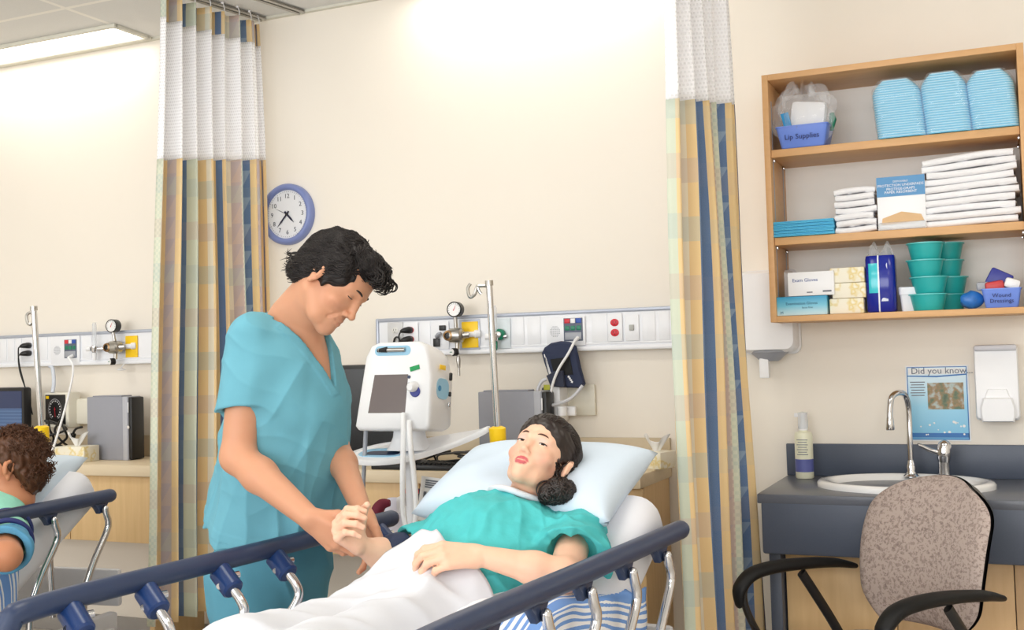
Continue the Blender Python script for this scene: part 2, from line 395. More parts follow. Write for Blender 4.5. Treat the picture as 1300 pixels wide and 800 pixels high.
def hand(nm, ang, L, wd, m=None, off=.02):
    h = MB(); h.prism([(-wd/2, -.018), (wd/2, -.018), (wd*.5, L*.6), (0, L), (-wd*.5, L*.6)], .0012, TX((0, -off, 0)) @ RY(ang)); h.build(nm, m or mat('clock_hand', (24, 28, 60), .4, var=0), t, flat=True)
hand('hour_hand', 137, .056, .009); hand('minute_hand', 222, .082, .007, off=.0225); hand('second_hand', 296, .07, .002, off=.0245)
MB().lathe([(.006, .016), (.006, .026), (.004, .027)], 14, FY).build('hub', m_black, t)
# ---------------------------------------------------------------- headwall rails
def headwall(x0, x1, label, kids):
    zt, zb = 1.5372, 1.367
    t = thing('headwall_rail', label, 'medical headwall', (x0, 0, zb))
    L = x1-x0; H = zt-zb
    b = MB(); b.box((L/2, -.026, H/2), (L, .052, H-.012), .006); b.build('body', m_panel, t)
    b = MB(); b.box((L/2, -.029, H-.008), (L, .058, .016), .005); b.build('top_trim', m_trim, t)
    b = MB(); b.box((L/2, -.031, .010), (L, .062, .02), .007); b.box((L/2, -.029, .03), (L, .056, .008), .003); b.build('bottom_trim', m_panel, t)
    b = MB(); b.box((.008, -.03, H/2), (.016, .06, H+.002), .007); b.build('end_cap', m_trim, t)
    for p0, p1 in kids: MB().box(((p0+p1)/2, -.0535, H/2+.008), (p1-p0, .004, .118), .002).build('blank_cover', m_panel, t)
    return t, x0, zb
def hx(px, py=415): return atY(px, py, -.055).x
def hz(px, py): return atY(px, py, -.055).z
def plate(t, x0, zb, px0, py0, px1, py1, name, m, dy=.006):
    a = atY(px0, py1, -.055); b = atY(px1, py0, -.055)
    cx, cz = (a.x+b.x)/2-x0, (a.z+b.z)/2-zb
    o = MB().box((cx, -.054-dy/2, cz), (b.x-a.x, dy, b.z-a.z), .003).build(name, m, t); return cx, cz, b.x-a.x, b.z-a.z
def receptacle(t, cx, cz, m, rr=.017):
    for s in (-1, 1):
        q = MB(); q.lathe([(rr, 0), (rr, .004), (rr-.002, .005)], 20, TX((cx, -.058, cz+s*.0205)) @ RX(90), sy=.85)
        for dx, hh in ((-.006, .009), (.006, .007)): pass
        o = q.build('receptacle', m, t)
        s_ = MB()
        for dx, hh in ((-.006, .008), (.006, .0065)): s_.box((cx+dx, -.0634, cz+s*.0205+.003), (.0018, .001, hh))
        s_.lathe([(.0022, 0), (.0022, .001)], 8, TX((cx, -.063, cz+s*.0205-.007)) @ RX(90))
        s_.build('socket_slots', m_black, o, flat=True)
def callpanel(t, x0, zb, sc_, px, py):
    """nurse call panel; px(crop) pixel rectangle"""
    a = atY(px[0], py[1], -.055); b = atY(px[1], py[0], -.055)
    cx, cz = (a.x+b.x)/2-x0, (a.z+b.z)/2-zb; w_, h_ = b.x-a.x, b.z-a.z
    p = MB().box((cx, -.058, cz), (w_, .01, h_), .003).build('call_panel', m_panel, t)
    g = MB()
    for i in range(8):
        for j in range(8):
            if (i-3.5)**2+(j-3.5)**2 < 15: g.lathe([(.0015, 0), (.0015, .001)], 6, TX((cx-w_*.27+(i-3.5)*.0058, -.0632, cz+(j-3.5)*.0058)) @ RX(90))
    g.build('speaker_holes', m_ink, p, flat=True)
    lx = cx+w_*.2
    g = MB(); g.box((lx, -.064, cz+.006), (.084, .003, .095), .002); g.build('label_plate', mat('call_label_grey', (90, 98, 118), .5), p)
    for k, (col, dx, dz, ww) in enumerate(((m_red, -.025, .036, .024), (m_txtw, .0, .036, .02), (mat('call_blue', (40, 80, 170), .4, var=0), .025, .036, .024), (m_green, -.025, .006, .02), (m_green, 0, .006, .02), (m_green, .025, .006, .02), (m_grey, 0, -.027, .072))):
        g = MB(); g.box((lx+dx, -.066, cz+.006+dz), (ww, .003, .019 if k < 6 else .03), .001); g.build('call_button', col, p)
    return lx+.02, cz-.03
def regulator(label, gx, gz, bx, bz, grp):
    """wall suction regulator: body at bx,bz (wall coords), gauge above"""
    t = thing('suction_regulator', label, 'medical regulator', (bx, -.06, bz))
    b = MB(); b.cyl((.075, -.0, .004), (.03, -.03, .002), .012); b.cyl((.088, 0.004, .005), (.07, -.012, .004), .017, bev=.003); b.build('wall_connector', m_white, t)
    b = MB(); b.lathe([(.02, -.035), (.031, -.028), (.034, 0), (.031, .026), (.022, .034)], 28, TX((0, -.045, 0)) @ RY(90)); b.cyl((.03, -.045, 0), (.055, -.035, .002), .014); b.cyl((0, -.045, .025), (gx-bx, -.05, gz-bz-.025), .008); b.cyl((.004, -.045, -.025), (.006, -.05, -.06), .009); b.build('body', m_steel, t)
    k = MB(); k.lathe([(.012, 0), (.021, .003), (.023, .018), (.021, .024), (.014, .026), (.013, .016), (.004, .016)], 24, TX((-.026, -.055, 0)) @ RZ(2) @ RX(90)); k.build('dial_knob', m_brass, t)
    k = MB(); k.lathe([(.012, 0), (.012, .010), (.003, .011)], 20, TX((-.0265, -.0665, 0)) @ RZ(2) @ RX(90)); k.build('knob_centre', m_black, t)
    G = TX((gx-bx, -.045, gz-bz)) @ RZ(4) @ RX(90)
    g = MB(); g.lathe([(.030, -.022), (.033, -.018), (.0335, .018), (.031, .021), (.029, .014), (.002, .014)], 30, G); gg = g.build('gauge', m_black, t)
    g = MB(); g.lathe([(.029, .0145), (.0285, .0185), (.001, .0185)], 28, G); g.build('gauge_face', m_gface, gg)
    g = MB()
    for q in range(13):
        a = math.radians(-120+20*q); g.box((0, .0245, .019), (.0012, .005, .0006), 0, G @ RZ(math.degrees(a)))
    g.build('gauge_ticks', m_txtk, gg, flat=True)
    g = MB(); g.prism([(-.0018, -.006), (.0018, -.006), (0, .022)], .0008, G @ TX((0, 0, .0195)) @ RZ(155) @ RX(90)); g.build('gauge_needle', m_red, gg, flat=True)
    k = MB(); k.cyl((.004, -.05, -.07), (-.008, -.072, -.071), .017, bev=.003); k.build('test_port', m_black, t)
    k = MB(); k.cyl((-.0078, -.0718, -.071), (-.009, -.074, -.071), .0135); f = k.build('port_face', m_gface, t)
    k = MB(); k.box((-.0095, -.0747, -.071), (.018, .001, .003)); k.build('port_mark', m_green, f, flat=True)
    return t
def plug(label, x, z, group, cord):
    t = thing('power_plug', label, 'electric plug', (x, -.064, z), group=group)
    b = MB(); b.tube([(0, 0, 0), (0, -.016, 0), (-.014, -.03, -.002), (-.03, -.032, -.006)], [.015, .015, .012, .006], 12, 3); b.build('plug_body', m_black, t)
    b = MB(); b.tube(cord, .0035, 8, 6); b.build('cord', m_black, t)
    return t
# --- middle rail
x0 = hx(477); t, X0, ZB = headwall(x0, hx(905), 'white headwall rail with gauge and sockets on the wall behind the doctor and patient',
    [(hx(532)-x0, hx(546)-x0), (hx(650)-x0, hx(665)-x0), (hx(669)-x0, hx(686)-x0), (hx(751)-x0, hx(771)-x0), (hx(815)-x0, hx(832)-x0), (hx(836)-x0, hx(850)-x0)])
cx, cz, *_ = plate(t, X0, ZB, 493, 409, 512, 442, 'grey_outlet_plate', mat('outlet_grey', (205, 205, 206), .4)); receptacle(t, cx, cz, mat('outlet_face', (214, 213, 210), .4))
cx, cz, *_ = plate(t, X0, ZB, 513, 409, 531, 441, 'red_outlet_plate', m_panel); receptacle(t, cx, cz, m_red)
px_, pz_ = cx+X0, cz+ZB
plug('upper black plug in the red outlet at the left end of the middle rail', px_, pz_+.0205, 'black plugs in the middle rail', [(-.028, -.032, -.006), (-.04, -.03, -.03), (-.035, -.02, -.10), (-.03, -.012, -.25)])
plug('lower black plug in the red outlet at the left end of the middle rail', px_, pz_-.0205, 'black plugs in the middle rail', [(-.028, -.032, -.006), (-.045, -.03, -.02), (-.05, -.02, -.10), (-.045, -.012, -.22)])
cg = MB(); p0 = atY(499, 441, -.06); p1 = atY(501, 430, -.075); p2 = atY(506, 429, -.075); p3 = atY(510, 441, -.06)
cg.tube([p0, p1, p2, p3, p3+V((.01, .03, -.1))], .004, 8, 6); setp(cg.build('extension_lead', m_black), 'looped black cord plugged into the grey outlet above the monitor', 'cable')
cx, cz, w_, h_ = plate(t, X0, ZB, 549, 408, 570, 444, 'data_jack_plate', m_panel)
MB().box((cx+w_*.18, -.066, cz+h_*.27), (.028, .014, .022), .002).build('data_jack', m_black, t); MB().box((cx-w_*.18, -.066, cz-h_*.25), (.028, .014, .036), .002).build('data_jack', m_black, t)
b = MB(); b.tube([(cx-.014, -.066, cz-.004), (cx+.004, -.085, cz+.004), (cx+.02, -.09, cz+.01)], [.009, .009, .006], 10, 3); b.build('jack_connector', m_grey, t)
plate(t, X0, ZB, 587, 408, 607, 442, 'yellow_suction_plate', m_yellow); plate(t, X0, ZB, 584, 405, 609, 445, 'plate_surround', m_trim, .003)
g = atY(579, 393, -.1); bd = atY(580, 426, -.1)
regulator('suction regulator with white gauge on the middle rail behind the monitor', g.x, g.z, bd.x, bd.z, None)
b = MB(); q = atY(582, 458, -.1)
b.tube([q+V((0, 0, .02)), q, q+V((.002, 0, -.03))], [.007, .01, .006], 12); b.tube([q+V((.002, 0, -.03)), q+V((.002, 0, -.065))], .0045, 10); b.tube([q+V((.002, 0, .035)), q+V((0, 0, .02))], .004, 8)
setp(b.build('suction_adapter', m_steel), 'small steel adapter hanging under the middle suction regulator', 'medical fitting')
cx, cz, w_, h_ = plate(t, X0, ZB, 629, 404, 648, 443, 'oxygen_plate', mat('oxygen_plate_grey', (214, 224, 230), .3))
b = MB(); b.lathe([(.020, 0), (.024, .006), (.024, .02), (.018, .026), (.014, .028)], 24, TX((cx-.006, -.06, cz-.004)) @ RX(90)); ox = b.build('oxygen_outlet', m_green, t)
b = MB(); b.lathe([(.013, .02), (.013, .034), (.006, .036)], 18, TX((cx-.006, -.06, cz-.004)) @ RX(90)); b.build('outlet_core', m_steel, ox)
ox_ = V((cx+X0, -.06, cz+ZB))
def flowmeter(label, x, z):
    t = thing('oxygen_flowmeter', label, 'flowmeter', (x, -.09, z))
    MB().lathe([(.011, 0), (.011, .11), (.008, .12)], 16, TX((0, 0, 0))).build('clear_tube', m_clear, t)
    b = MB(); b.lathe([(.012, -.03), (.016, -.02), (.016, 0), (.012, .004)], 16); b.tube([(0, 0, -.012), (.045, .02, -.012)], .008, 10); b.build('valve_body', m_chrome, t)
    MB().lathe([(.008, -.07), (.011, -.06), (.011, -.035), (.008, -.03)], 14).build('nozzle', m_green if 'middle' in label else m_white, t)
    MB().cyl((-.018, -.006, -.012), (-.04, -.014, -.012), .012, bev=.002).build('knob', m_white, t)
q = atY(627, 424, -.09); flowmeter('clear flowmeter on the middle rail just behind the pole with the hook', q.x+.004, q.z)
lx, lz = callpanel(t, X0, ZB, 1, (695, 743), (401, 440))
cx, cz, *_ = plate(t, X0, ZB, 772, 398, 790, 434, 'outlet_plate', m_panel); receptacle(t, cx, cz, m_red, .018)
cx, cz, *_ = plate(t, X0, ZB, 794, 399, 811, 433, 'phone_jack_plate', m_panel); MB().box((cx, -.063, cz), (.02, .01, .024), .003).build('phone_jack', mat('jack_grey', (170, 172, 168), .4), t)
s_ = V((lx+X0, -.07, lz+ZB))
cc = MB(); cc.tube([s_+V((0, .004, 0)), s_+V((.0, -.03, -.01))], [.009, .006], 10)
cc.tube([s_+V((0, -.028, -.008)), atY(722, 448, -.13), atY(708, 471, -.15), atY(700, 495, -.15), atY(696, 530, -.14)], .0055, 8, 6)
setp(cc.build('call_cord', m_white), 'white nurse call cord hanging in front of the navy cuff', 'cable')
# --- left rail
x0 = -5.6; t, X0, ZB = headwall(x0, hx(176)-.001+.09, 'white headwall rail on the wall above the left bed', [(hx(0)-x0, hx(8)-x0), (hx(10)-x0, hx(18)-x0), (hx(20)-x0, hx(27)-x0), (hx(50)-x0, hx(60)-x0), (hx(104)-x0, hx(116)-x0)])
cx, cz, *_ = plate(t, X0, ZB, 32, 428, 46, 459, 'outlet_plate', m_panel); receptacle(t, cx, cz, m_grey)
px_, pz_ = cx+X0, cz+ZB
plug('upper black plug in the left rail behind the thin chrome pole', px_, pz_+.0205, 'black plugs in the left rail', [(-.028, -.032, -.006), (-.045, -.03, -.02), (-.05, -.02, -.10), (-.02, -.012, -.22), (.02, -.02, -.34)])
plug('lower black plug in the left rail behind the thin chrome pole', px_, pz_-.0205, 'black plugs in the left rail', [(-.028, -.032, -.006), (-.045, -.03, -.02), (-.045, -.02, -.10), (0, -.012, -.22), (.04, -.02, -.32)])
lx, lz = callpanel(t, X0, ZB, 1, (66, 102), (426, 463))
s_ = V((lx+X0, -.07, lz+ZB))
cc = MB(); cc.tube([s_, s_+V((0, -.03, -.01))], [.009, .006], 10); cc.tube([s_+V((0, -.028, -.008)), atY(93, 470, -.12), atY(85, 510, -.2), atY(72, 555, -.35), atY(63, 582, -.5)], .0055, 8, 6)
setp(cc.build('call_cord', m_white), 'white nurse call cord hanging from the left rail to the left pillow', 'cable')
q = atY(120, 440, -.09); flowmeter('clear flowmeter on the left rail beside the suction gauge', q.x, q.z)
g = atY(145, 414, -.1); bd = atY(147, 441, -.1)
regulator('suction regulator with white gauge on the left rail beside the plaid curtain', g.x, g.z, bd.x, bd.z, None)
plate(t, X0, ZB, 160, 426, 175, 454, 'yellow_suction_plate', m_yellow)
q = atY(154, 470, -.08); b = MB(); b.lathe([(.004, .012), (.02, .004), (.022, 0), (.004, -.002)], 20, TX(q)); b.tube([q+V((0, 0, .01)), q+V((0, .02, .03))], .004, 8); setp(b.build('suction_port_cap', m_white), 'white disc cap hanging under the left suction regulator', 'medical fitting')
# ---------------------------------------------------------------- blood pressure gauge on the left
q0 = atY(54, 543, -.12); q1 = atY(91, 498, -.12); w_, h_ = q1.x-q0.x, q1.z-q0.z
t = thing('blood_pressure_gauge', 'square aneroid blood pressure gauge with black dial on the wall above the left bed', 'blood pressure gauge', ((q0.x+q1.x)/2, -.12, (q0.z+q1.z)/2))
RZg = RZ(-8)
MB().box((0, .03, 0), (w_, .07, h_), .008, RZg).build('case', m_offw, t)
MB().box((-.004, -.006, .003), (w_*.8, .006, h_*.84), .004, RZg).build('dial_face', m_black, t)
d = MB(); D_ = RZg @ TX((-.004, -.0095, .004))
for q in range(60):
    a = math.radians(-150+300*q/59); d.box((0, 0, .052), (.001, .0006, .004), 0, D_ @ RY(math.degrees(a)))
for q in range(16):
    a = -150+20*q; d.box((0, 0, .042), (.005, .0006, .006), 0, D_ @ RY(a))
d.build('dial_marks', m_txtw, t, flat=True)
d = MB(); d.box((0, -.001, .014), (.002, .0008, .05), 0, D_ @ RY(175)); d.lathe([(.004, 0), (.004, .002)], 10, D_ @ RX(90)); d.build('needle', m_red, t, flat=True)
MB().box((-w_*.32, -.0095, h_*.36), (.024, .001, .014), 0, RZg).build('label', m_yellow, t, flat=True)
b = MB(); b.box((.12, .07, -.01), (.15, .085, .13), .01); b.build('cuff_basket', m_offw, t)
b = MB(); b.tube([(-.03, .0, h_*.5), (-.04, .02, h_*.5+.05), (-.09, .06, h_*.5+.12), (-.12, .07, h_*.5+.135)], .010, 10, 6); b.build('air_hose', mat('translucent_hose', (208, 214, 226), .3), t)
# ---------------------------------------------------------------- cuff holder behind patient
q0 = atY(702, 529, -.09); q1 = atY(746, 489, -.09)
t = thing('cuff_holder', 'white wall basket holding the navy cuff behind the patient', 'wall basket', ((q0.x+q1.x)/2, -.002, (q0.z+q1.z)/2)); w_, h_ = q1.x-q0.x, q1.z-q0.z
b = MB(); b.box((.02, -.012, 0), (w_-.03, .02, h_), .004); b.build('back_plate', m_offw, t)
b = MB(); b.box((-w_*.36, -.06, -.005), (.04, .1, h_+.03), .004); b.box((-.02, -.095, -h_*.32), (w_*.6, .02, .04), .006); b.build('front_bracket', m_white, t)
b = MB(); b.cyl((-.02, -.13, -.06), (-.02, -.13, -.02), .02, bev=.004); b.build('hook_peg', m_white, t)
b = MB(); b.box((-w_*.62, -.07, -.01), (.05, .06, h_*1.05), .006); b.build('gauge_tray', mat('dark_grey_plastic', (60, 62, 74), .4), t)
b = MB(); b.box((-w_*.62, -.1, h_*.45), (.028, .004, .022), .002); b.build('tray_label', mat('label_lime', (200, 200, 70), .5), t)
c0 = atY(716, 460, -.10)
t = thing('pressure_cuff', 'navy blood pressure cuff hanging on the wall behind the patient', 'blood pressure cuff', (c0.x, -.1, c0.z))
m_cuff = mat('navy_nylon', (34, 44, 74), .7, var=.08, bump=.15, bscale=260)
def crp(x, y, c=(600, 360), k=3.637): 
    q = atY(c[0]+x/k, c[1]+y/k, -.1); return (q.x-c0.x, q.z-c0.z)
out = [crp(*p) for p in ((322, 322), (335, 296), (365, 275), (410, 266), (450, 270), (478, 290), (486, 325), (500, 390), (520, 462), (508, 482), (470, 482), (420, 480), (372, 470), (352, 420), (335, 370))]
b = MB(); b.prism(out, .028, TX((0, -.014, 0)), .008); b.build('cuff_body', m_cuff, t)
b = MB(); b.prism([crp(*p) for p in ((366, 350), (455, 338), (470, 420), (385, 425))], .004, TX((0, -.0175, 0))); b.build('velcro_patch', m_rubber, t)
b = MB()
for k in range(5): b.box((0, 0, 0), (.006, .001, .016), 0, TX((crp(345+k*5, 350+k*16)[0], -.0155, crp(345+k*5, 350+k*16)[1])) @ RY(-14))
b.box((0, 0, 0), (.004, .001, .09), 0, TX((crp(350, 375)[0], -.0155, crp(350, 375)[1])) @ RY(-14))
for k in range(4): b.box((0, 0, 0), (.008, .001, .008), 0, TX((crp(450+k*5, 430+k*8)[0], -.0155, crp(450, 430+k*8)[1])) @ RY(20))
b.build('white_print', m_txtw, t, flat=True)
b = MB(); b.prism([crp(*p) for p in ((352, 425), (395, 402), (430, 402), (440, 480), (372, 474))], .02, TX((0, -.034, 0)), .006); b.build('cuff_tail', mat('navy_tail', (44, 50, 70), .7), t)
b = MB(); pts = [crp(*p) for p in ((520, 470), (480, 520), (430, 548), (370, 560), (330, 540), (316, 500), (330, 455), (350, 440))]
b.tube([(x, -.03-.02*math.sin(i*.5), z) for i, (x, z) in enumerate(pts)], .007, 10, 6); b.build('air_hose', mat('grey_hose', (205, 206, 212), .4), t)
# ---------------------------------------------------------------- long wood topped desk along the wall
def wood(name, c0, c1, sc=(1, 1, 12), rough=.45):
    N = new_mat(name); mp = N.n.new('ShaderNodeMapping'); mp.inputs['Scale'].default_value = sc; N.link(N.coord(), mp.inputs[0])
    f = N.noise(4, 5, mp.outputs[0]); N.link(N.mix(f, lin(c0), lin(c1)), N.b.inputs['Base Color']); N.b.inputs['Roughness'].default_value = rough; N.b.inputs['Specular IOR Level'].default_value = .35
    return N.m
m_maple = wood('maple_laminate', (206, 172, 122), (228, 196, 148), (14, 14, 1)); m_top = wood('beige_laminate', (214, 196, 166), (226, 210, 182), (1.5, 14, 14))
m_upst = wood('beige_upstand', (196, 180, 152), (208, 192, 164), (1.5, 10, 10))
t = thing('wall_desk', 'long beige topped desk along the wall carrying the computers behind the beds', 'desk', (-3.2, 0, 0))
DZ = .905; DD = .42; DL = 4.7; dx0 = -2.75; 
b = MB(); b.box((dx0+DL/2, -DD/2, DZ-.026), (DL, DD, .052), .006); b.build('desk_top', m_top, t)
b = MB(); b.box((dx0+DL/2, -.010, DZ+.052), (DL, .02, .104), .003); b.build('upstand', m_upst, t)
for k in range(5):
    b = MB(); b.box((dx0+DL*(k+.5)/5, -DD+.04, .70), (DL/5-.006, .02, DZ-.052-.55), .002); b.build('front_panel', m_maple, t)
for k in (0, 2.5, 5): MB().box((dx0+.02+(DL-.04)*k/5, -DD/2+.01, (DZ-.05)/2), (.03, DD-.08, DZ-.05), .002).build('leg_panel', m_maple, t)
def tower(label, x, y, w_, h_, d_, rz):
    t = thing('desktop_computer', label, 'computer', (x, y, DZ), rz)
    m_case = mat('computer_case_grey', (148, 150, 160), .45, var=.02)
    MB().box((0, 0, h_/2), (w_, d_, h_), .004).build('case', m_case, t)
    b = MB(); b.box((w_/2-.02, -.0005, h_/2), (.03, d_+.004, h_+.002), .004); b.build('bezel_frame', mat('case_silver', (176, 178, 186), .4), t)
    b = MB(); b.box((w_/2+.008, 0, h_/2), (.022, d_-.004, h_-.006), .006); b.build('front_bezel', m_black, t)
    b = MB(); b.box((w_/2-.0, -d_/2-.001, h_*.83), (.006, .003, h_*.16), .001); b.build('drive_bay', m_white, t)
    MB().cyl((w_/2+.002, -d_/2-.001, h_*.52), (w_/2+.002, -d_/2-.004, h_*.52), .008).build('power_button', m_chrome, t)
    b = MB(); b.box((-w_/2+.12, 0, h_+.003), (w_*.7, d_*.8, .006), .002); b.build('top_cover', m_case, t)
    return t
q = atY(140, 592, -.2); tower('grey desktop computer standing behind the left pillow beside the plaid curtain', q.x, -.17, .262, .305, .09, 0)
q = atY(648, 585, -.2); tower('grey desktop computer standing on the desk behind the patient', q.x+.01, -.17, .285, .305, .09, 0)
def monitor(label, x, y, z, w_, h_, rz, on):
    t = thing('computer_monitor', label, 'monitor', (x, y, DZ), rz)
    b = MB(); b.box((0, 0, z+h_/2), (w_, .05, h_), .012); b.build('housing', m_black, t)
    N_ = new_mat('screen_dark' if not on else 'screen_blue')
    if on:
        sp = N_.n.new('ShaderNodeSeparateXYZ'); N_.link(N_.coord('Generated'), sp.inputs[0])
        inb = N_.math('MULTIPLY', N_.math('GREATER_THAN', sp.outputs[0], .34), N_.math('LESS_THAN', sp.outputs[2], .62))
        ln_ = N_.math('MULTIPLY', inb, N_.math('GREATER_THAN', N_.math('FRACT', N_.math('MULTIPLY', sp.outputs[2], 14.)), .6))
        c_ = N_.mix(inb, lin((28, 44, 84)), lin((66, 96, 138))); c_ = N_.mix(N_.math('MULTIPLY', ln_, .4), c_, lin((110, 140, 170)))
        N_.b.inputs['Base Color'].default_value = (.01, .015, .03, 1); N_.link(c_, N_.b.inputs['Emission Color']); N_.b.inputs['Emission Strength'].default_value = .8
    else: N_.b.inputs['Base Color'].default_value = lin((20, 20, 22))
    N_.b.inputs['Roughness'].default_value = .25
    b = MB(); b.box((0, -.0255, z+h_/2+.004), (w_-.03, .003, h_-.045), .001); b.build('screen', N_.m, t, flat=True)
    b = MB(); b.box((0, .03, z*.6), (.06, .03, z+.1), .008); b.build('stand_neck', m_black, t)
    b = MB(); b.lathe([(.11, 0), (.11, .008), (.1, .014), (.02, .016)], 30, sy=.8); b.build('stand_base', m_black, t)
    return t
q = atY(12, 510, -.22); monitor('computer monitor with blue lit screen at the left edge of the photo', q.x-.07, -.20, .085, .40, .275, math.radians(-6), True)
q = atY(455, 505, -.2); monitor('black switched off monitor on the desk behind the doctor', q.x+.02, -.16, .03, .42, .40, math.radians(4), False)
def keyboard(label, x, y, rz, w_=.42):
    t = thing('keyboard', label, 'keyboard', (x, y, DZ), rz)
    b = MB(); b.box((0, 0, .011), (w_, .145, .022), .005); b.build('keyboard_body', m_black, t)
    b = MB()
    for i in range(18):
        for j in range(5): b.box((-w_/2+.02+i*(w_-.04)/17, -.055+j*.027, .025), (.017, .018, .008), .002, seg=1)
    b.build('keys', m_rubber, t)
keyboard('black keyboard on the desk under the monitor cart tray', -2.2, -.33, 0)
t = thing('computer_mouse', 'black mouse on the desk beside the keyboard and the middle pillow', 'mouse', (atZ(572, 587, DZ).x, -.33, DZ), .4)
b = MB(); b.lathe([(.028, 0), (.033, .008), (.030, .022), (.018, .034), (.002, .038)], 20, sy=1.7); b.build('mouse_body', m_black, t)
b = MB(); b.lathe([(.004, 0), (.004, .006)], 10, TX((-.003, .032, .028)) @ RY(90)); b.build('scroll_wheel', m_grey, t)
cb = MB(); y_ = -.26
for k in range(6):
    rg = random.Random(k+3); a = V((-1.78-.05*k, -.1-.03*k, DZ+.006))
    cb.tube([a+V((rg.uniform(-.22, .2), rg.uniform(-.1, .08), .004+.05*abs(math.sin(2.1*i+k)))) for i in range(6)], .0045, 6, 6)
setp(cb.build('cable_tangle', m_black), 'tangle of black cables on the desk behind the middle pillow', 'cable', kind='stuff')
# left desk clutter
cb = MB()
for k in range(5):
    rg = random.Random(k+13); a = atY(70, 560, -.2)
    cb.tube([a+V((rg.uniform(-.12, .10), rg.uniform(-.06, .06), .10-.045*i)) for i in range(5)], .006, 6, 6)
setp(cb.build('cable_tangle', m_black), 'tangle of black cables hanging under the left blood pressure gauge', 'cable', kind='stuff')
q = atY(99, 555, -.13); b = MB(); b.tube([q+V((.03, 0, .05)), q+V((-.005, -.01, .04)), q+V((-.025, -.01, 0)), q+V((0, -.005, -.035)), q+V((.03, 0, -.08))], .006, 8, 6); b.tube([q+V((-.02, -.01, .018)), q+V((-.027, -.01, -.012))], .013, 10)
setp(b.build('looped_cable', m_black), 'black cable looped beside the left grey computer', 'cable')
def tissue_box(label, x, y, z, rz, w_, h_, d_, tuft=True):
    t = thing('tissue_box', label, 'tissue box', (x, y, z), rz)
    N_ = new_mat('tissue_box_print'); f = N_.noise(22, 2); N_.link(N_.ramp(f, [(0, lin((242, 238, 226))), (.54, lin((240, 234, 214))), (.62, lin((228, 208, 140))), (.70, lin((242, 238, 224)))], 'LINEAR'), N_.b.inputs['Base Color'])
    MB().box((0, 0, h_/2), (w_, d_, h_), .003).build('carton', N_.m, t)
    if tuft:
        def fn(a, b_):
            r_ = .012+.04*b_; th = 2*PI*a
            return V((r_*math.cos(th)*(1+.3*math.sin(3*th)), r_*math.sin(th)*.5, h_+b_*.05+.018*math.sin(2*th+1)*b_))
        g = MB(); g.grid(fn, 28, 6); g.build('tissue', m_paper, t, 180)
    return t
q = atY(98, 585, -.3); tissue_box('cream tissue box with tissue poking out on the desk behind the left pillow', q.x, -.3, DZ, .1, .17, .075, .11)
q = atY(838, 592, -.15); tissue_box('cream tissue box on the desk at the right end behind the middle pillow', q.x-.01, -.16, DZ, -.3, .11, .065, .11)
# ---------------------------------------------------------------- beds
m_frame = mat('bed_frame_grey', (190, 190, 194), .35, var=.02); m_rail = mat('rail_navy', (44, 58, 88), .36, var=.03)
m_clamp = mat('clamp_blue', (26, 54, 104), .3, var=.02); m_matt = mat('mattress_sheet_white', (226, 227, 234), .75, var=.01, bump=.25, bscale=14)
m_sheet = mat('white_sheet', (216, 218, 225), .8, var=.008, bump=.12, bscale=30)
m_pillow = mat('pale_blue_pillowcase', (208, 222, 236), .8, var=.008, bump=.15, bscale=18)
RAILZ = .88; HINGE = -.72; ANG = math.radians(31); MT = .66; MTH = .16; BL = .66
def bedM(O, rz): return TX((O[0], O[1], 0)) @ Matrix.Rotation(rz, 4, 'Z')
def back_pt(s, off=0.):
    """point s metres up the raised backrest top (v, z), off above its surface"""
    return HINGE+s*math.cos(ANG)-off*math.sin(ANG), MT+s*math.sin(ANG)+off*math.cos(ANG)
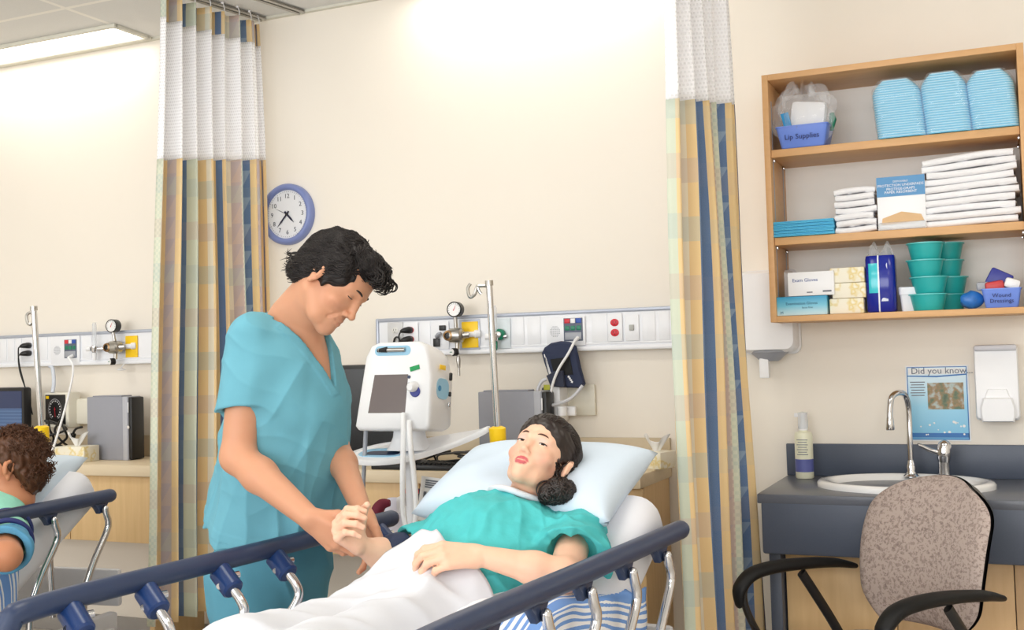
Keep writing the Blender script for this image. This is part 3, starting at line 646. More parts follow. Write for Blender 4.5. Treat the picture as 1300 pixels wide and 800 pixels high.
def make_bed(label, O, rz, posts_near, posts_far, foot=-1.62, rail_len=1.42, wid=.78):
    t = thing('hospital_bed', label, 'hospital bed', (O[0], O[1], 0), rz)
    # mattress: one long bent slab with rounded edges
    path = [(-1.66, MT), (-1.64, MT), (-1.2, MT), (-.9, MT), (HINGE-.06, MT+.002)]+[back_pt(s) for s in (.05, .2, .4, .55, BL-.02, BL)]
    rings = []
    for i, (v, z) in enumerate(path):
        a = path[max(i-1, 0)]; b = path[min(i+1, len(path)-1)]
        d = V((0, b[0]-a[0], b[1]-a[1])).normalized(); nrm = V((0, -d.z, d.y))
        k = .78 if i in (0, len(path)-1) else 1.
        prof = rrect(wid*(.96 if k < 1 else 1), MTH*k, .06*k, 5)
        rings.append([V(((x if x > 0 else x*(1-.36*min(1, max(0, (i-5)/3))))+.053, v, z))+nrm*(zz-MTH/2) for x, zz in prof])
    b = MB(); b.rings(rings); b.build('mattress', m_matt, t, 60)
    # backrest deck + side beams + base
    b = MB(); v0, z0 = back_pt(.02, -MTH-.012); v1, z1 = back_pt(BL-.05, -MTH-.012)
    b.tube([(0, v0, z0), (0, v1, z1)], .39, 4, flat=.0) if False else b.box((0, 0, 0), (wid-.06, BL-.06, .02), .006, TX((0, (v0+v1)/2, (z0+z1)/2)) @ RX(math.degrees(ANG))); b.build('backrest_deck', m_frame, t)
    MB().box((0, (foot+HINGE)/2, MT-MTH-.014), (wid-.04, HINGE-foot, .02), .006).build('seat_deck', m_frame, t)
    for s in (-1, 1):
        b = MB(); b.box((s*(wid/2-.02), -.80, .40), (.045, 1.75, .085), .012); sb = b.build('side_beam', m_frame, t)
        b = MB(); b.box((s*(wid/2-.02+.0235), -1.0, .40), (.003, .5, .014)); b.build('beam_stripe', m_clamp, sb, flat=True)
    b = MB(); b.tube([(.30, -.28, .38), (.30, -.50, .56)], .016, 10); b.build('lift_arm', m_frame, t)
    b = MB(); b.box((0, -.80, .20), (.5, 1.3, .06), .012); b.box((0, -.25, .29), (.4, .06, .2), .01); b.box((0, -1.3, .29), (.4, .06, .2), .01); b.build('base_frame', m_frame, t)
    for su in (-1, 1):
        for v in (-.15, -1.45):
            q = MB(); q.tube([(su*.2, v, .2), (su*.33, v, .19), (su*.33, v, .15)], .022, 10, 3); cs = q.build('caster', m_frame, t)
            q = MB(); q.lathe([(.03, -.02), (.062, -.017), (.065, 0), (.062, .017), (.03, .02)], 24, TX((su*.33, v-.02, .066)) @ RY(90)); q.build('wheel', m_rubber, cs)
    b = MB(); b.box((0, .12, .52), (.74, .03, .14), .012); b.build('head_bar', m_frame, t)
    b = MB(); b.box((0, -1.72, .62), (.84, .04, .42), .03); b.build('footboard', m_frame, t)
    # side rails
    for s, posts in ((1, posts_near), (-1, posts_far)):
        u = .475 if s > 0 else -.44; RAILZ = .893 if s > 0 else .88; v0 = -.08 if s > 0 else -.075
        b = MB(); b.tube([(u, v0, RAILZ), (u, -.3, RAILZ), (u, -.7, RAILZ), (u, -rail_len+.12, RAILZ), (u, -rail_len+.03, RAILZ-.025), (u, -rail_len, RAILZ-.10)], .0245, 16, 5, round_end=True)
        r = b.build('side_rail', m_rail, t, 60)
        b = MB(); b.box((u, -rail_len/2-.02, .395), (.03, rail_len-.1, .05), .01); b.build('lower_rail', m_frame, r)
        for v in posts:
            if s > 0:
                k = MB(); k.prism([(-.05, .0), (.045, 0), (.03, -.022), (.016, -.042), (-.01, -.044), (-.024, -.026)], .022, TX((u+.011, v, RAILZ-.012)) @ RZ(90), .004); k.build('bracket', m_rail, r)
                p = MB(); p.tube([(u+.022, v+.002, RAILZ-.038), (u+.024, v+.006, RAILZ-.06), (u+.026, v+.014, RAILZ-.085), (u+.024, v+.006, RAILZ-.12), (u+.02, v-.05, RAILZ-.20), (u+.018, v-.085, RAILZ-.26), (u+.015, v-.105, RAILZ-.32), (u+.01, v-.11, .40)], .0118, 12, 5, round_end=True); p.build('post', m_chrome, r)
            else:
                k = MB(); k.cyl((u+.005, v, RAILZ-.02), (u+.062, v-.012, RAILZ-.062), .027, 20, bev=.005); c_ = k.build('clamp', m_clamp, r)
                MB().cyl((u+.03, v-.018, RAILZ-.05), (u+.036, v-.034, RAILZ-.05), .007).build('clamp_screw', m_chrome, c_); MB().cyl((u+.030, v+.02, RAILZ-.035), (u+.034, v+.036, RAILZ-.035), .009).build('clamp_screw', m_chrome, c_)
                p = MB(); p.tube([(u+.058, v-.010, RAILZ-.06), (u+.078, v-.008, RAILZ-.082), (u+.088, v-.006, RAILZ-.11), (u+.082, v-.02, RAILZ-.14), (u+.058, v-.05, RAILZ-.19), (u+.045, v-.06, RAILZ-.24), (u+.02, v-.06, .40)], .0118, 12, 5, round_end=True); p.build('post', m_chrome, r)
    return t
BO = V((-1.265, -1.40, 0)); BRZ = math.radians(-4.5); BM = bedM(BO, BRZ); BI = BM.inverted()
LO = V((-3.462, -1.246, 0)); LRZ = math.radians(7.2); LM = bedM(LO, LRZ); LI = LM.inverted()
def vu(I, px, py, u):
    a = I @ CAM; d = I.to_3x3() @ ray(px, py); return (a+d*((u-a.x)/d.x)).y
make_bed('hospital bed with raised head, navy rails and the teal gowned patient lying in it', BO, BRZ,
         [vu(BI, *p, .497) for p in ((846, 684), (802, 704), (750, 727), (692, 752), (630, 787))]+[-1.2],
         [vu(BI, *p, -.425) for p in ((482, 657), (352, 696), (282, 720), (188, 748), (92, 770))])
make_bed('hospital bed at the left edge with navy rails and white sheet', LO, LRZ,
         [vu(LI, *p, .497) for p in ((133, 652), (68, 668), (3, 686))]+[-1.0, -1.25], [-.12, -.42, -.72, -1.0, -1.25])
def pillow(label, M, w_, d_, h_, c, tilt, dent, rz=0, roll=0):
    """soft pillow; c local centre in bed, tilt about u"""
    Q = M @ TX(V(c)) @ RX(math.degrees(tilt)) @ RZ(rz) @ RY(roll)
    n = 36; tops = []; rg = np.random.default_rng(3)
    def fn(sgn):
        def f(a, b):
            x = 2*a-1; y = 2*b-1
            e = max(0., (1-abs(x)**2.6))*max(0., (1-abs(y)**2.6))
            th = h_/2*e**.42
            X = w_/2*x*(1-.07*(1-y*y)*abs(x)); Y = d_/2*y*(1-.09*(1-x*x)*abs(y))
            Z = sgn*th
            if sgn > 0: 
                for (dx, dy, dr, dd) in dent: Z -= dd*math.exp(-((X-dx)**2+(Y-dy)**2)/dr**2)
                Z += .006*math.sin(9*X/w_+5*Y/d_)*e+.003*math.sin(23*X/w_-14*Y/d_)*e
            return V((X, Y, Z))
        return f
    b = MB(); b.grid(fn(1), n, n); b.grid(fn(-1), n, n)
    me = bpy.data.meshes.new('pillow'); me.from_pydata([Q @ V(v) for v in b.v], [], b.f)
    bm = bmesh.new(); bm.from_mesh(me); bmesh.ops.remove_doubles(bm, verts=bm.verts, dist=.0008); bmesh.ops.recalc_face_normals(bm, faces=bm.faces)
    o0 = Q.translation; 
    for v in bm.verts: v.co -= o0
    bm.to_mesh(me); bm.free(); me.polygons.foreach_set('use_smooth', [True]*len(me.polygons))
    o = link_mesh('pillow', me, m_pillow); o.location = o0; setp(o, label, 'pillow'); return o
v_, z_ = back_pt(.60, .055)
pillow('plump pale pillow under the dark haired patient on the middle bed', BM, .57, .37, .17, (.115, v_+.035, z_), ANG-.16, [(.02, -.03, .11, .035)])
v_, z_ = back_pt(.50, .05)
pillow('pale pillow behind the curly haired patient on the left bed', LM, .60, .42, .15, (.10, v_+.03, z_-.03), ANG-.10, [(-.06, -.03, .12, .03)], rz=4)
# ---------------------------------------------------------------- bed drip poles
def drip_pole(label, base, top, hook):
    base = V(base)
    t = thing('drip_pole', label, 'drip pole', base)
    d = V(top)-V(base)
    MB().tube([d*(-(base.z-.44)/d.z), d*-.02], .013, 12).build('lower_tube', m_chrome, t)
    b = MB(); n_ = d.normalized(); b.tube([n_*-.03, n_*-.025, n_*.028, n_*.034], [.022, .026, .027, .016], 20); b.build('collar', m_yellow, t)
    MB().tube([n_*.03, d], .0105, 14).build('pole_tube', m_chrome, t)
    MB().tube([d-n_*.004, d+n_*.012], .013, 14).build('pole_cap', m_steel, t)
    if hook:
        b = MB(); b.tube([d+V((0, 0, -.004)), d+V((-.02, -.006, -.004)), d+V((-.036, -.012, -.006)), d+V((-.045, -.014, -.03)), d+V((-.060, -.018, -.038)), d+V((-.066, -.02, -.012)), d+V((-.058, -.016, .004))], .0055, 8, 6); b.tube([d+V((-.036, -.012, -.006)), d+V((-.03, -.010, -.022)), d+V((-.024, -.008, -.03))], .005, 8, 4)
    else:
        b = MB(); b.tube([d+V((0, 0, -.012)), d+V((-.018, -.006, -.012)), d+V((-.026, -.01, -.024)), d+V((-.022, -.008, -.05)), d+V((-.01, -.004, -.055))], .006, 8, 6)
    b.build('hook', m_steel, t)
    return t
pT = 3.5
drip_pole('chrome drip pole with curled hook and yellow collar rising behind the patient pillow', atT(632, 555, pT), atT(621, 361, pT), True)
drip_pole('chrome drip pole with yellow collar behind the curly haired patient at left', atT(53, 552, 4.1), atT(43, 393, 4.1), False)
# ---------------------------------------------------------------- vital signs monitor on wheeled cart
mc = atY(512, 600, -.72); 
t = thing('vital_signs_cart', 'white wheeled cart stand with oval tray carrying the vital signs monitor', 'monitor cart', (mc.x+.03, -.72, 0)); ct = t
Tz = atY(520, 572, -.72).z
b = MB(); b.tube([(0, 0, .12), (0, 0, Tz-.01)], .019, 16); b.build('pole', mat('cart_pole_white', (228, 230, 236), .3, var=0), t)
b = MB()
for k in range(5):
    a = 2*PI*k/5+.3; b.tube([(0, 0, .12), (.14*math.cos(a), .14*math.sin(a), .105), (.27*math.cos(a), .27*math.sin(a), .085)], [.03, .022, .018], 10)
bs = b.build('wheel_base', m_white, t)
for k in range(5):
    a = 2*PI*k/5+.3; q = MB(); q.lathe([(.015, -.014), (.034, -.012), (.036, 0), (.034, .012), (.015, .014)], 18, TX((.27*math.cos(a), .27*math.sin(a), .037)) @ RZ(math.degrees(a)+90) @ RY(90)); q.tube([(.27*math.cos(a), .27*math.sin(a), .085), (.27*math.cos(a), .27*math.sin(a), .037)], .008, 8); q.build('caster', m_rubber, bs)
tz = Tz
TM = TX((0, 0, tz)) @ RX(11)
out2 = catmull([V(p+(0,)) for p in ((-.225, -.03), (-.20, -.11), (-.12, -.155), (-.03, -.15), (.05, -.105), (.13, -.03), (.21, .03), (.285, .06), (.30, .085), (.28, .11), (.18, .12), (.05, .13), (-.07, .12), (-.17, .07))], 5, True)
n = len(out2)
def ring(k, z): return [V((p.x*k, p.y*k-.01*(1-k), z+.5*max(0, p.x-.02)**2*1.6)) for p in out2]
b = MB(); b.rings([ring(.9, -.016), ring(.985, -.013), ring(1, -.004), ring(.985, .006), ring(.955, .007), ring(.93, .001)], M=TM); tr_ = b.build('tray', m_white, t, 50)
def ov(cx, cy, rx, ry, z, nn=30): return [V((cx+rx*math.copysign(abs(math.cos(2*PI*i/nn))**.7, math.cos(2*PI*i/nn)), cy+ry*math.copysign(abs(math.sin(2*PI*i/nn))**.7, math.sin(2*PI*i/nn)), z)) for i in range(nn)]
b = MB(); b.rings([ov(-.09, -.04, .098, .055, .0), ov(-.09, -.04, .098, .055, .0035), ov(-.09, -.04, .085, .042, .0035), ov(-.09, -.04, .083, .040, .0012)], M=TM); b.build('tray_recess', m_blue, tr_)
b = MB(); b.rings([ov(-.09, -.045, .07, .024, .0), ov(-.09, -.045, .07, .024, .003)], M=TM); b.build('tray_slot', m_navy, tr_)
nz = atY(520, 545, -.72).z
b = MB(); b.rings([[V((x*wx+.0, y*wy, z)) for x, y in rrect(1, 1, .3, 4)] for wx, wy, z in ((.16, .13, tz+.004), (.14, .11, tz+.02), (.115, .09, tz+.05), (.10, .085, nz+.02))]); b.build('neck', m_white, t)
q0 = atY(465, 535, -.80)-t.location; q1 = atY(460, 640, -.80)-t.location
MB().tube([q0, q1], .008, 10).build('side_rod', m_grey, t)
# monitor body
q = atY(516, 492, -.74)
M0 = RZ(0) @ RX(-8)
t = thing('vital_signs_monitor', 'white vital signs monitor with dark screen standing on the wheeled cart', 'medical monitor', (q.x-.004, -.72, q.z-.005))
W2, H2, D2 = .31, .325, .20
prof = [(-.5, -.46), (-.46, -.5), (.46, -.5), (.5, -.46), (.5, .1), (.45, .34), (.40, .45), (.30, .5), (-.22, .5), (-.33, .46), (-.40, .34)]
def sh(k, dx=0): return [(x*W2*k+dx, z*H2*k) for x, z in prof]
b = MB(); rr_ = [[V((x, y, z)) for x, z in sh(k)] for k, y in ((.94, -.112), (.985, -.106), (1, -.09), (.97, .02), (.88, .09), (.80, .10))]
b.rings(rr_, M=M0); bd = b.build('body', m_white, t, 50)
sd = MB(); sd.prism([(x, z) for x, z in ((-.095, -.085), (.060, -.085), (.066, .055), (-.075, .055))], .003, M0 @ TX((-.005, -.1125, -.015))); scn = sd.build('screen', mat('screen_brown_grey', (98, 86, 84), .3, var=.02), t)
b = MB(); b.prism(rrect(.15, .036, .017, 6, -.008, .128), .004, M0 @ TX((0, -.1135, 0))); b.build('handle_recess', m_blue, t)
b = MB(); b.tube([V((-.065, -.116, .130)), V((.045, -.116, .130))], .008, 12, M=M0); b.build('handle_bar', m_steel, t)
b = MB(); b.tube([V((-.07, -.117, .129)), V((-.03, -.117, .132))], [.006, .011], 12, M=M0); b.build('handle_grip', m_black, t)
b = MB(); b.box((.088, -.114, .062), (.040, .003, .017), .002, M0 @ TX((.088, -.114, .062)) @ RY(-14) @ TX((-.088, .114, -.062))); b.build('green_label', mat('label_green', (0, 150, 80), .5, var=0), t)
b = MB(); b.lathe([(.017, 0), (.02, .004), (.017, .03), (.011, .038)], 18, M0 @ TX((.09, -.112, -.005)) @ RX(100)); b.build('probe_well', m_white, t)
b = MB(); b.lathe([(.020, .0), (.0215, .004), (.018, .008)], 18, M0 @ TX((.094, -.113, -.022)) @ RX(100)); b.build('probe_ring', mat('ring_blue', (60, 70, 150), .4, var=0), t)
b = MB(); b.lathe([(.006, 0), (.006, .004)], 12, M0 @ TX((.066, -.112, .03)) @ RX(90)); b.build('front_button', m_navy, t)
b = MB(); b.lathe([(.004, 0), (.004, .004)], 12, M0 @ TX((.068, -.112, .006)) @ RX(90)); b.build('front_button', m_navy, t)
b = MB(); S0 = M0 @ TX((W2*.492, -.02, -.005)) @ RZ(88); b.prism(rrect(.09, .075, .03, 6), .004, S0 @ TX((.0, -.004, 0))); sp = b.build('blue_side_pad', m_blue, t)
b = MB(); b.lathe([(.010, 0), (.010, .002)], 14, S0 @ TX((-.024, -.004, 0)) @ RX(90)); b.build('pad_button', mat('pad_button_blue', (60, 140, 190), .4, var=0), sp)
b = MB(); b.box((-.005, -.003, .078), (.042, .003, .018), .002, S0); b.build('yellow_label', m_yellow, t)
b = MB(); b.box((.052, -.006, .05), (.014, .01, .03), .004, S0); b.build('port', m_black, t)
b = MB(); b.box((.05, -.006, -.015), (.012, .01, .018), .004, S0); b.build('port', m_black, t)
b = MB(); b.box((.045, -.006, -.055), (.012, .01, .018), .004, S0); b.build('port', m_chrome, t)
# hanging hoses
hs = MB(); P_ = [atY(*p) for p in ((512, 525, -.86), (512, 560, -.90), (511, 610, -.92), (512, 650, -.92), (517, 672, -.92), (526, 668, -.92), (528, 640, -.91), (525, 600, -.90), (521, 565, -.90), (519, 535, -.86))]
hs.tube(P_, .010, 10, 6); setp(hs.build('monitor_hose', m_white), 'white hose looping down from the vital signs monitor', 'hose')
# things stacked below: rack, papers
q = atY(488, 662, -.60)
t = thing('chart_rack', 'white plastic chart rack standing against the desk under the cart tray', 'chart rack', (q.x, -.52, 0))
a0 = atY(471, 632, -.52); a1 = atY(505, 700, -.52); w0 = a1.x-a0.x
b = MB(); b.prism(rrect(w0, a0.z, .03, 5, 0, a0.z/2), .014, TX((0, .02, 0))); b.build('side_panel', mat('rack_lilac_white', (216, 214, 226), .4), t)
b = MB(); b.box((.11, .0, .3), (.2, .06, .6), .01); b.build('lower_box', mat('cardboard_brown', (172, 138, 100), .8, var=.05), t)
b = MB(); z0 = atY(515, 650, -.52).z; b.box((.105, 0, z0+.03), (.16, .07, .065), .01); b.build('upper_tray', m_white, t)
def prop(name, label, cat, pxs, y, th, m, tilt=0):
    a = atY(pxs[0], pxs[3], y); c = atY(pxs[2], pxs[1], y); w1 = c.x-a.x; h1 = c.z-a.z
    o = thing(name, label, cat, ((a.x+c.x)/2, y, a.z)); return o, w1, h1
o, w1, h1 = prop('notebook', 'dark book with red spine behind the white hose of the monitor', 'book', (514, 621, 534, 642), -.57, .03, None)
MB().box((0, 0, h1/2), (w1, .03, h1), .003).build('cover', mat('book_dark_blue', (38, 40, 66), .6), o); MB().box((0, -.016, h1-.008), (w1, .003, .016), .001).build('red_band', m_red, o)
o, w1, h1 = prop('printed_sheet', 'white printed sheet leaning beside the middle pillow', 'paper', (529, 607, 562, 662), -.66, .003, None)
Q = RY(6) @ RX(-6); MB().box((0, 0, h1/2), (w1, .003, h1), 0, Q).build('sheet', m_paper, o, flat=True)
b = MB()
for k in range(4): b.box((w1*.02, -.0022, h1*(.92-.05*k)), (w1*.7, .001, .006), 0, Q)
for k in range(6): b.box((-w1*.3, -.0022, h1*(.62-.09*k)), (.012, .001, .014), 0, Q); b.box((w1*.08, -.0022, h1*(.62-.09*k)), (w1*.45, .001, .004), 0, Q)
b.build('print', m_ink, o, flat=True)
q = atY(487, 650, -.62); b = MB(); b.tube([q+V((.03, 0, .035)), q+V((0, -.01, .03)), q+V((-.02, -.015, 0)), q+V((-.01, -.01, -.05)), q+V((.01, 0, -.08))], [.012, .022, .026, .024, .012], 12, 5); setp(b.build('bundled_strap', mat('maroon_cloth', (110, 22, 48), .7, var=.08)), 'maroon bundled strap hanging on the white chart rack', 'strap')
# ---------------------------------------------------------------- open wall shelf unit
m_shelf = wood('shelf_wood', (205, 158, 108), (222, 178, 128), (2, 12, 12)); m_shelfin = mat('shelf_back_white', (247, 245, 241), .6, var=.01)
SY = -.30
A = atY(965, 92.5, SY); B_ = atY(979.6, 409.6, SY); Rr = atY(1294, 58, SY)
xl = (A.x+B_.x)/2; xr = Rr.x+.012; zt = (A.z+Rr.z)/2; zb = B_.z
t = thing('wall_shelf_unit', 'open wooden wall shelf unit filled with supplies above the sink', 'shelf unit', (xl, 0, zb))
W3, H3 = xr-xl, zt-zb; th = .022
MB().box((th/2, SY/2, H3/2), (th, -SY, H3), .0015).build('side_panel', m_shelf, t); MB().box((W3-th/2, SY/2, H3/2), (th, -SY, H3), .0015).build('side_panel', m_shelf, t)
MB().box((W3/2, SY/2, H3-th/2), (W3-2*th, -SY, th), .0015).build('top_panel', m_shelf, t); MB().box((W3/2, SY/2, th/2), (W3-2*th, -SY, th), .0015).build('bottom_panel', m_shelf, t)
MB().box((W3/2, -.005, H3/2), (W3-2*th, .008, H3-2*th)).build('back_panel', m_shelfin, t)
zs = [atY(980, 190.5, SY+.01).z, atY(983, 302, SY+.01).z]; tops = []
for z in zs:
    MB().box((W3/2, SY/2+.006, z-zb-.014), (W3-2*th-.002, -SY-.014, .028), .0015).build('shelf_board', m_shelf, t)
    for xx in (th+.004, W3-th-.004):
        for yy in (-.25, -.06):
            b = MB(); b.box((xx, yy, z-zb-.034), (.008, .02, .012), .002); b.build('shelf_clip', m_chrome, t)
    tops.append(z)
for yy in (-.25, -.06):
    b = MB()
    b.box((th+.0008, yy, H3/2-.03), (.0012, .014, H3-.12)); st = b.build('shelf_standard', m_grey, t, flat=True)
SZ = [tops[0]+.001, tops[1]+.001, zb+th+.001]     # upper, middle, lower shelf surfaces
def sx(px, py, y): return atY(px, py, y).x
def onshelf(name, label, cat, pxl, pxr, lev, y, pt, group=None):
    """thing standing on shelf lev between pixel columns; height up to pixel row pt"""
    py = (100, 280, 380)[lev]
    x0, x1 = sx(pxl, py, y), sx(pxr, py, y); z1 = atY((pxl+pxr)/2, pt, y).z
    return thing(name, label, cat, ((x0+x1)/2, y, SZ[lev]), group=group), x1-x0, z1-SZ[lev]
m_aqua = mat('pad_light_blue', (86, 186, 226), .5, var=.03); m_aqua2 = mat('pad_blue_edge', (150, 216, 240), .5, var=.02)
m_film = mat('clear_film', (240, 244, 250), .08, var=0, alpha=.16, spec=.9); m_bin = mat('blue_bin', (108, 140, 226), .35, var=.02)
m_towel = mat('white_terry', (240, 240, 243), .9, var=.02, bump=.5, bscale=120); m_teal = mat('teal_plastic', (40, 172, 172), .35, var=.02)
# three wrapped packs of basins
for k, (l, r_, tp, lab) in enumerate(((1108, 1174, 106, 'first shrink wrapped pack of light blue basins from the left on the top shelf'), (1169, 1231, 97, 'middle shrink wrapped pack of light blue basins on the top shelf'), (1226, 1291, 94, 'last wrapped pack of light blue basins at the right end of the top shelf'))):
    t, w_, h_ = onshelf('basin_pack', lab, 'basin pack', l, r_, 0, -.20, tp, 'wrapped basin packs on the top shelf')
    h_ *= .99; ny = 24
    def outw(q):   # half widths left, right at height q
        rd = 1-max(0, (q-.72)/.28)**2.2*.42
        return -.5*(1.0-.10*(1-q))*rd*w_-.06*w_*(q-.5), .5*(.9+.1*(1-q))*rd*w_-.06*w_*(q-.5)
    b = MB(); rg = []
    for i in range(ny*3+1):
        q = i/(ny*3); L_, R2 = outw(q); rip = 1-.035*(.5-.5*math.cos(2*PI*i/3)); ca = (L_+R2)/2
        rg.append([V((ca+(x*(R2-L_))*rip, y*.19*rip*(1-.15*q), q*h_)) for x, y in rrect(1, 1, .18, 4)])
    N_ = new_mat('basin_stack_blue'); sp = N_.n.new('ShaderNodeSeparateXYZ'); N_.link(N_.coord('Generated'), sp.inputs[0])
    st = N_.math('GREATER_THAN', N_.math('FRACT', N_.math('MULTIPLY', sp.outputs[2], float(ny))), .62)
    N_.link(N_.mix(st, lin((96, 190, 228)), lin((176, 224, 242))), N_.b.inputs['Base Color']); N_.b.inputs['Roughness'].default_value = .35
    b.rings(rg); b.build('basin_stack', N_.m, t, 70)
    b = MB(); rg = []; rn = random.Random(k)
    for i in range(15):
        q = i/14; L_, R2 = outw(q*.98); ca = (L_+R2)/2
        rg.append([V((ca+x*(R2-L_)*1.03+rn.uniform(-.002, .002), y*.2*(1-.15*q)+rn.uniform(-.004, .003), q*h_*1.012+.0005)) for x, y in rrect(1, 1, .2, 4)])
    b.rings(rg); b.build('shrink_wrap', m_film, t, 20)
# supplies bag in a blue bin
t, w_, h_ = onshelf('supply_bin', 'small blue bin of bagged supplies at the left end of the top shelf', 'storage bin', 987, 1052, 0, -.22, 168)
b = MB(); W4 = w_; D4 = .16; H4 = .075
def tray_bin(W4, D4, H4, m, t, nm='bin'):
    b = MB(); rr = [[V((x*W4*k, y*D4*k, z)) for x, y in rrect(1, 1, .08, 3)] for k, z in ((.8, 0), (.84, .004), (1., H4), (1.03, H4), (1.03, H4+.004), (.98, H4+.004), (.82, .008))]
    b.rings(rr); return b.build(nm, m, t)
tray_bin(W4, D4, H4, m_bin, t)
b = MB(); b.text('Lip Supplies', .026, TX((0, -D4/2*.93-.003, H4*.5)) @ RX(100)); b.build('lettering', mat('marker_ink', (40, 50, 110), .6, var=0), t, flat=True)
b = MB(); b.box((.0, -.02, .12), (.13, .04, .11), .02, RY(8)); b.build('white_packet', m_white, t)
b = MB(); b.box((-.035, -.043, .115), (.028, .004, .06), .001, RY(-12)); b.build('packet_label', mat('label_cyan', (40, 150, 210), .5, var=0), t)
b = MB(); b.tube([(.095, 0, .06), (.1, 0, .1), (.098, 0, .125)], [.006, .014, .008], 10); b.build('green_cap', m_green, t)
b = MB(); rg = np.random.default_rng(4)
def bag(a, c):
    th_ = 2*PI*a; ph = PI*(.02+.9*c)
    r0 = .105*(1+.16*math.sin(5*th_+9*c)+.10*math.sin(11*th_-13*c)+.06*math.sin(23*th_+7*c))
    return V((1.0*r0*math.sin(ph)*math.cos(th_), .62*r0*math.sin(ph)*math.sin(th_)-.005, .125-1.05*r0*math.cos(ph)*.95))
b.grid(bag, 44, 26); b.build('clear_bag', m_film, t, 15)
# middle shelf
t0 = None
for k in range(5):
    o, w_, h_ = onshelf('folded_pad', 'blue folded pad, %s of the flat pile on the middle shelf' % ('lowest', 'second from the bottom', 'middle one', 'second from the top', 'topmost')[k], 'folded pad', 982, 1062, 1, -.22, 281, 'folded blue pads on the middle shelf')
    h1 = .056/5; o.location.z += k*h1; o.rotation_euler.z = (.01, -.015, .02, 0, -.01)[k]
    b = MB(); b.box((0, 0, h1*.27), (w_, .15, h1*.48), h1*.2); b.box((0, .002, h1*.75), (w_*.995, .148, h1*.46), h1*.2); b.tube([(-w_/2+.002, .07, h1*.5), (-w_/2+.002, -.072, h1*.5)], h1*.47, 8)
    b.build('pad_sheet', m_aqua, o, 50)
def towel_mesh(name, w_, d_, h_, seed, layers=2):
    rn = random.Random(seed); b = MB(); f = [rn.uniform(-1, 1) for _ in range(20)]
    def off(x, k=0): return .0045*math.sin(5*x/w_+f[0])+.0035*math.sin(14*x/w_+f[1]+k)+.002*math.sin(31*x/w_+f[3]*3)
    for L_ in range(layers):
        hh = h_/layers; rg = []; e0 = .03*f[5+L_]; e1 = .03*f[8+L_]
        for i in range(25):
            t_ = i/24; x = -w_/2*(1+e0)+w_*t_*(1+(e0+e1)/2); e = 1-.55*(abs(2*t_-1))**10
            rg.append([V((x, y*d_*(1+.03*f[L_+2]), hh*(L_+.5)+z*hh*.98*e+off(x, L_)*.55-.0025*(abs(2*t_-1))**4)) for y, z in rrect(1, 1, .45, 5)])
        b.rings(rg)
    b.tube([(-w_/2, -d_/2+.006, h_/2+off(-w_/2)*.5), (-w_/4, -d_/2+.003, h_/2+off(-w_/4)*.5), (w_/5, -d_/2+.005, h_/2+off(w_/5)*.5), (w_/2, -d_/2+.006, h_/2+off(w_/2)*.5)], h_*.47, 10, 5)
    return b.build(name, m_towel, None, 80)
ordn = ('lowest', 'second from the bottom', 'third from the bottom', 'fourth from the bottom', 'fifth from the bottom', 'sixth from the bottom', 'seventh from the bottom', 'eighth from the bottom', 'ninth from the bottom', 'topmost')
q, w_, h_ = onshelf('x', 'x', 'x', 1064, 1115, 1, -.2, 241); p0 = q.location.copy(); bpy.data.objects.remove(q)
n_ = 7
for k in range(n_):
    o = towel_mesh('folded_facecloth', w_*(1-.03*(k % 3)), .15, h_/n_, 40+k); o.location = p0+V((.004*math.sin(3*k), .004*math.cos(2*k), k*h_/n_)); o.rotation_euler.z = .04*math.sin(2.3*k)
    setp(o, 'white facecloth, %s of the small pile by the printed box' % (ordn[k] if k < n_-1 else 'topmost'), 'towel', 'small white facecloths on the middle shelf')
q, w_, h_ = onshelf('x', 'x', 'x', 1176, 1294, 1, -.17, 200); p0 = q.location.copy(); bpy.data.objects.remove(q)
n_ = 10
for k in range(n_):
    o = towel_mesh('folded_towel', w_*(.97+.03*math.sin(1.7*k))*(1-.02*(k == 9)), .20, h_/n_*1.0, 60+k); o.location = p0+V((.006*math.sin(2*k), .004*math.cos(3*k), k*h_/n_)); o.rotation_euler.z = .02*math.sin(3.1*k); o.rotation_euler.y = -.005*k
    setp(o, 'large white towel, %s of the wide pile' % ordn[k], 'towel', 'large white towels on the middle shelf')
t, w_, h_ = onshelf('dispenser_box', 'upright blue and white printed box between the two towel piles', 'box', 1116, 1177, 1, -.24, 225)
MB().box((0, 0, h_/2), (w_, .08, h_), .002).build('carton', m_white, t)
MB().box((0, -.0405, h_*.81), (w_, .002, h_*.37)).build('blue_panel', mat('box_blue', (86, 146, 196), .5, var=.02), t, flat=True)
b = MB()
for k, (s_, z_) in enumerate((('DISPOSABLE', .9), ('PROTECTION UNDERPADS', .83), ('PROTEGE-DRAPS', .76), ('PAPER ABSORBENT', .70))): b.text(s_, .0125 if k else .009, WT((0, -.042, h_*z_)))
b.build('lettering', m_txtw, t, flat=True)
b = MB(); b.prism([(-w_*.42, h_*.10), (w_*.46, h_*.14), (w_*.40, h_*.26), (0, h_*.33), (-w_*.4, h_*.22)], .003, TX((0, -.043, 0))); b.build('opening_flap', mat('kraft_card', (216, 180, 136), .7, var=.03), t)
b = MB(); b.box((0, -.045, h_*.075), (w_*.98, .012, h_*.13), .004); b.build('clear_window', m_clear, t)
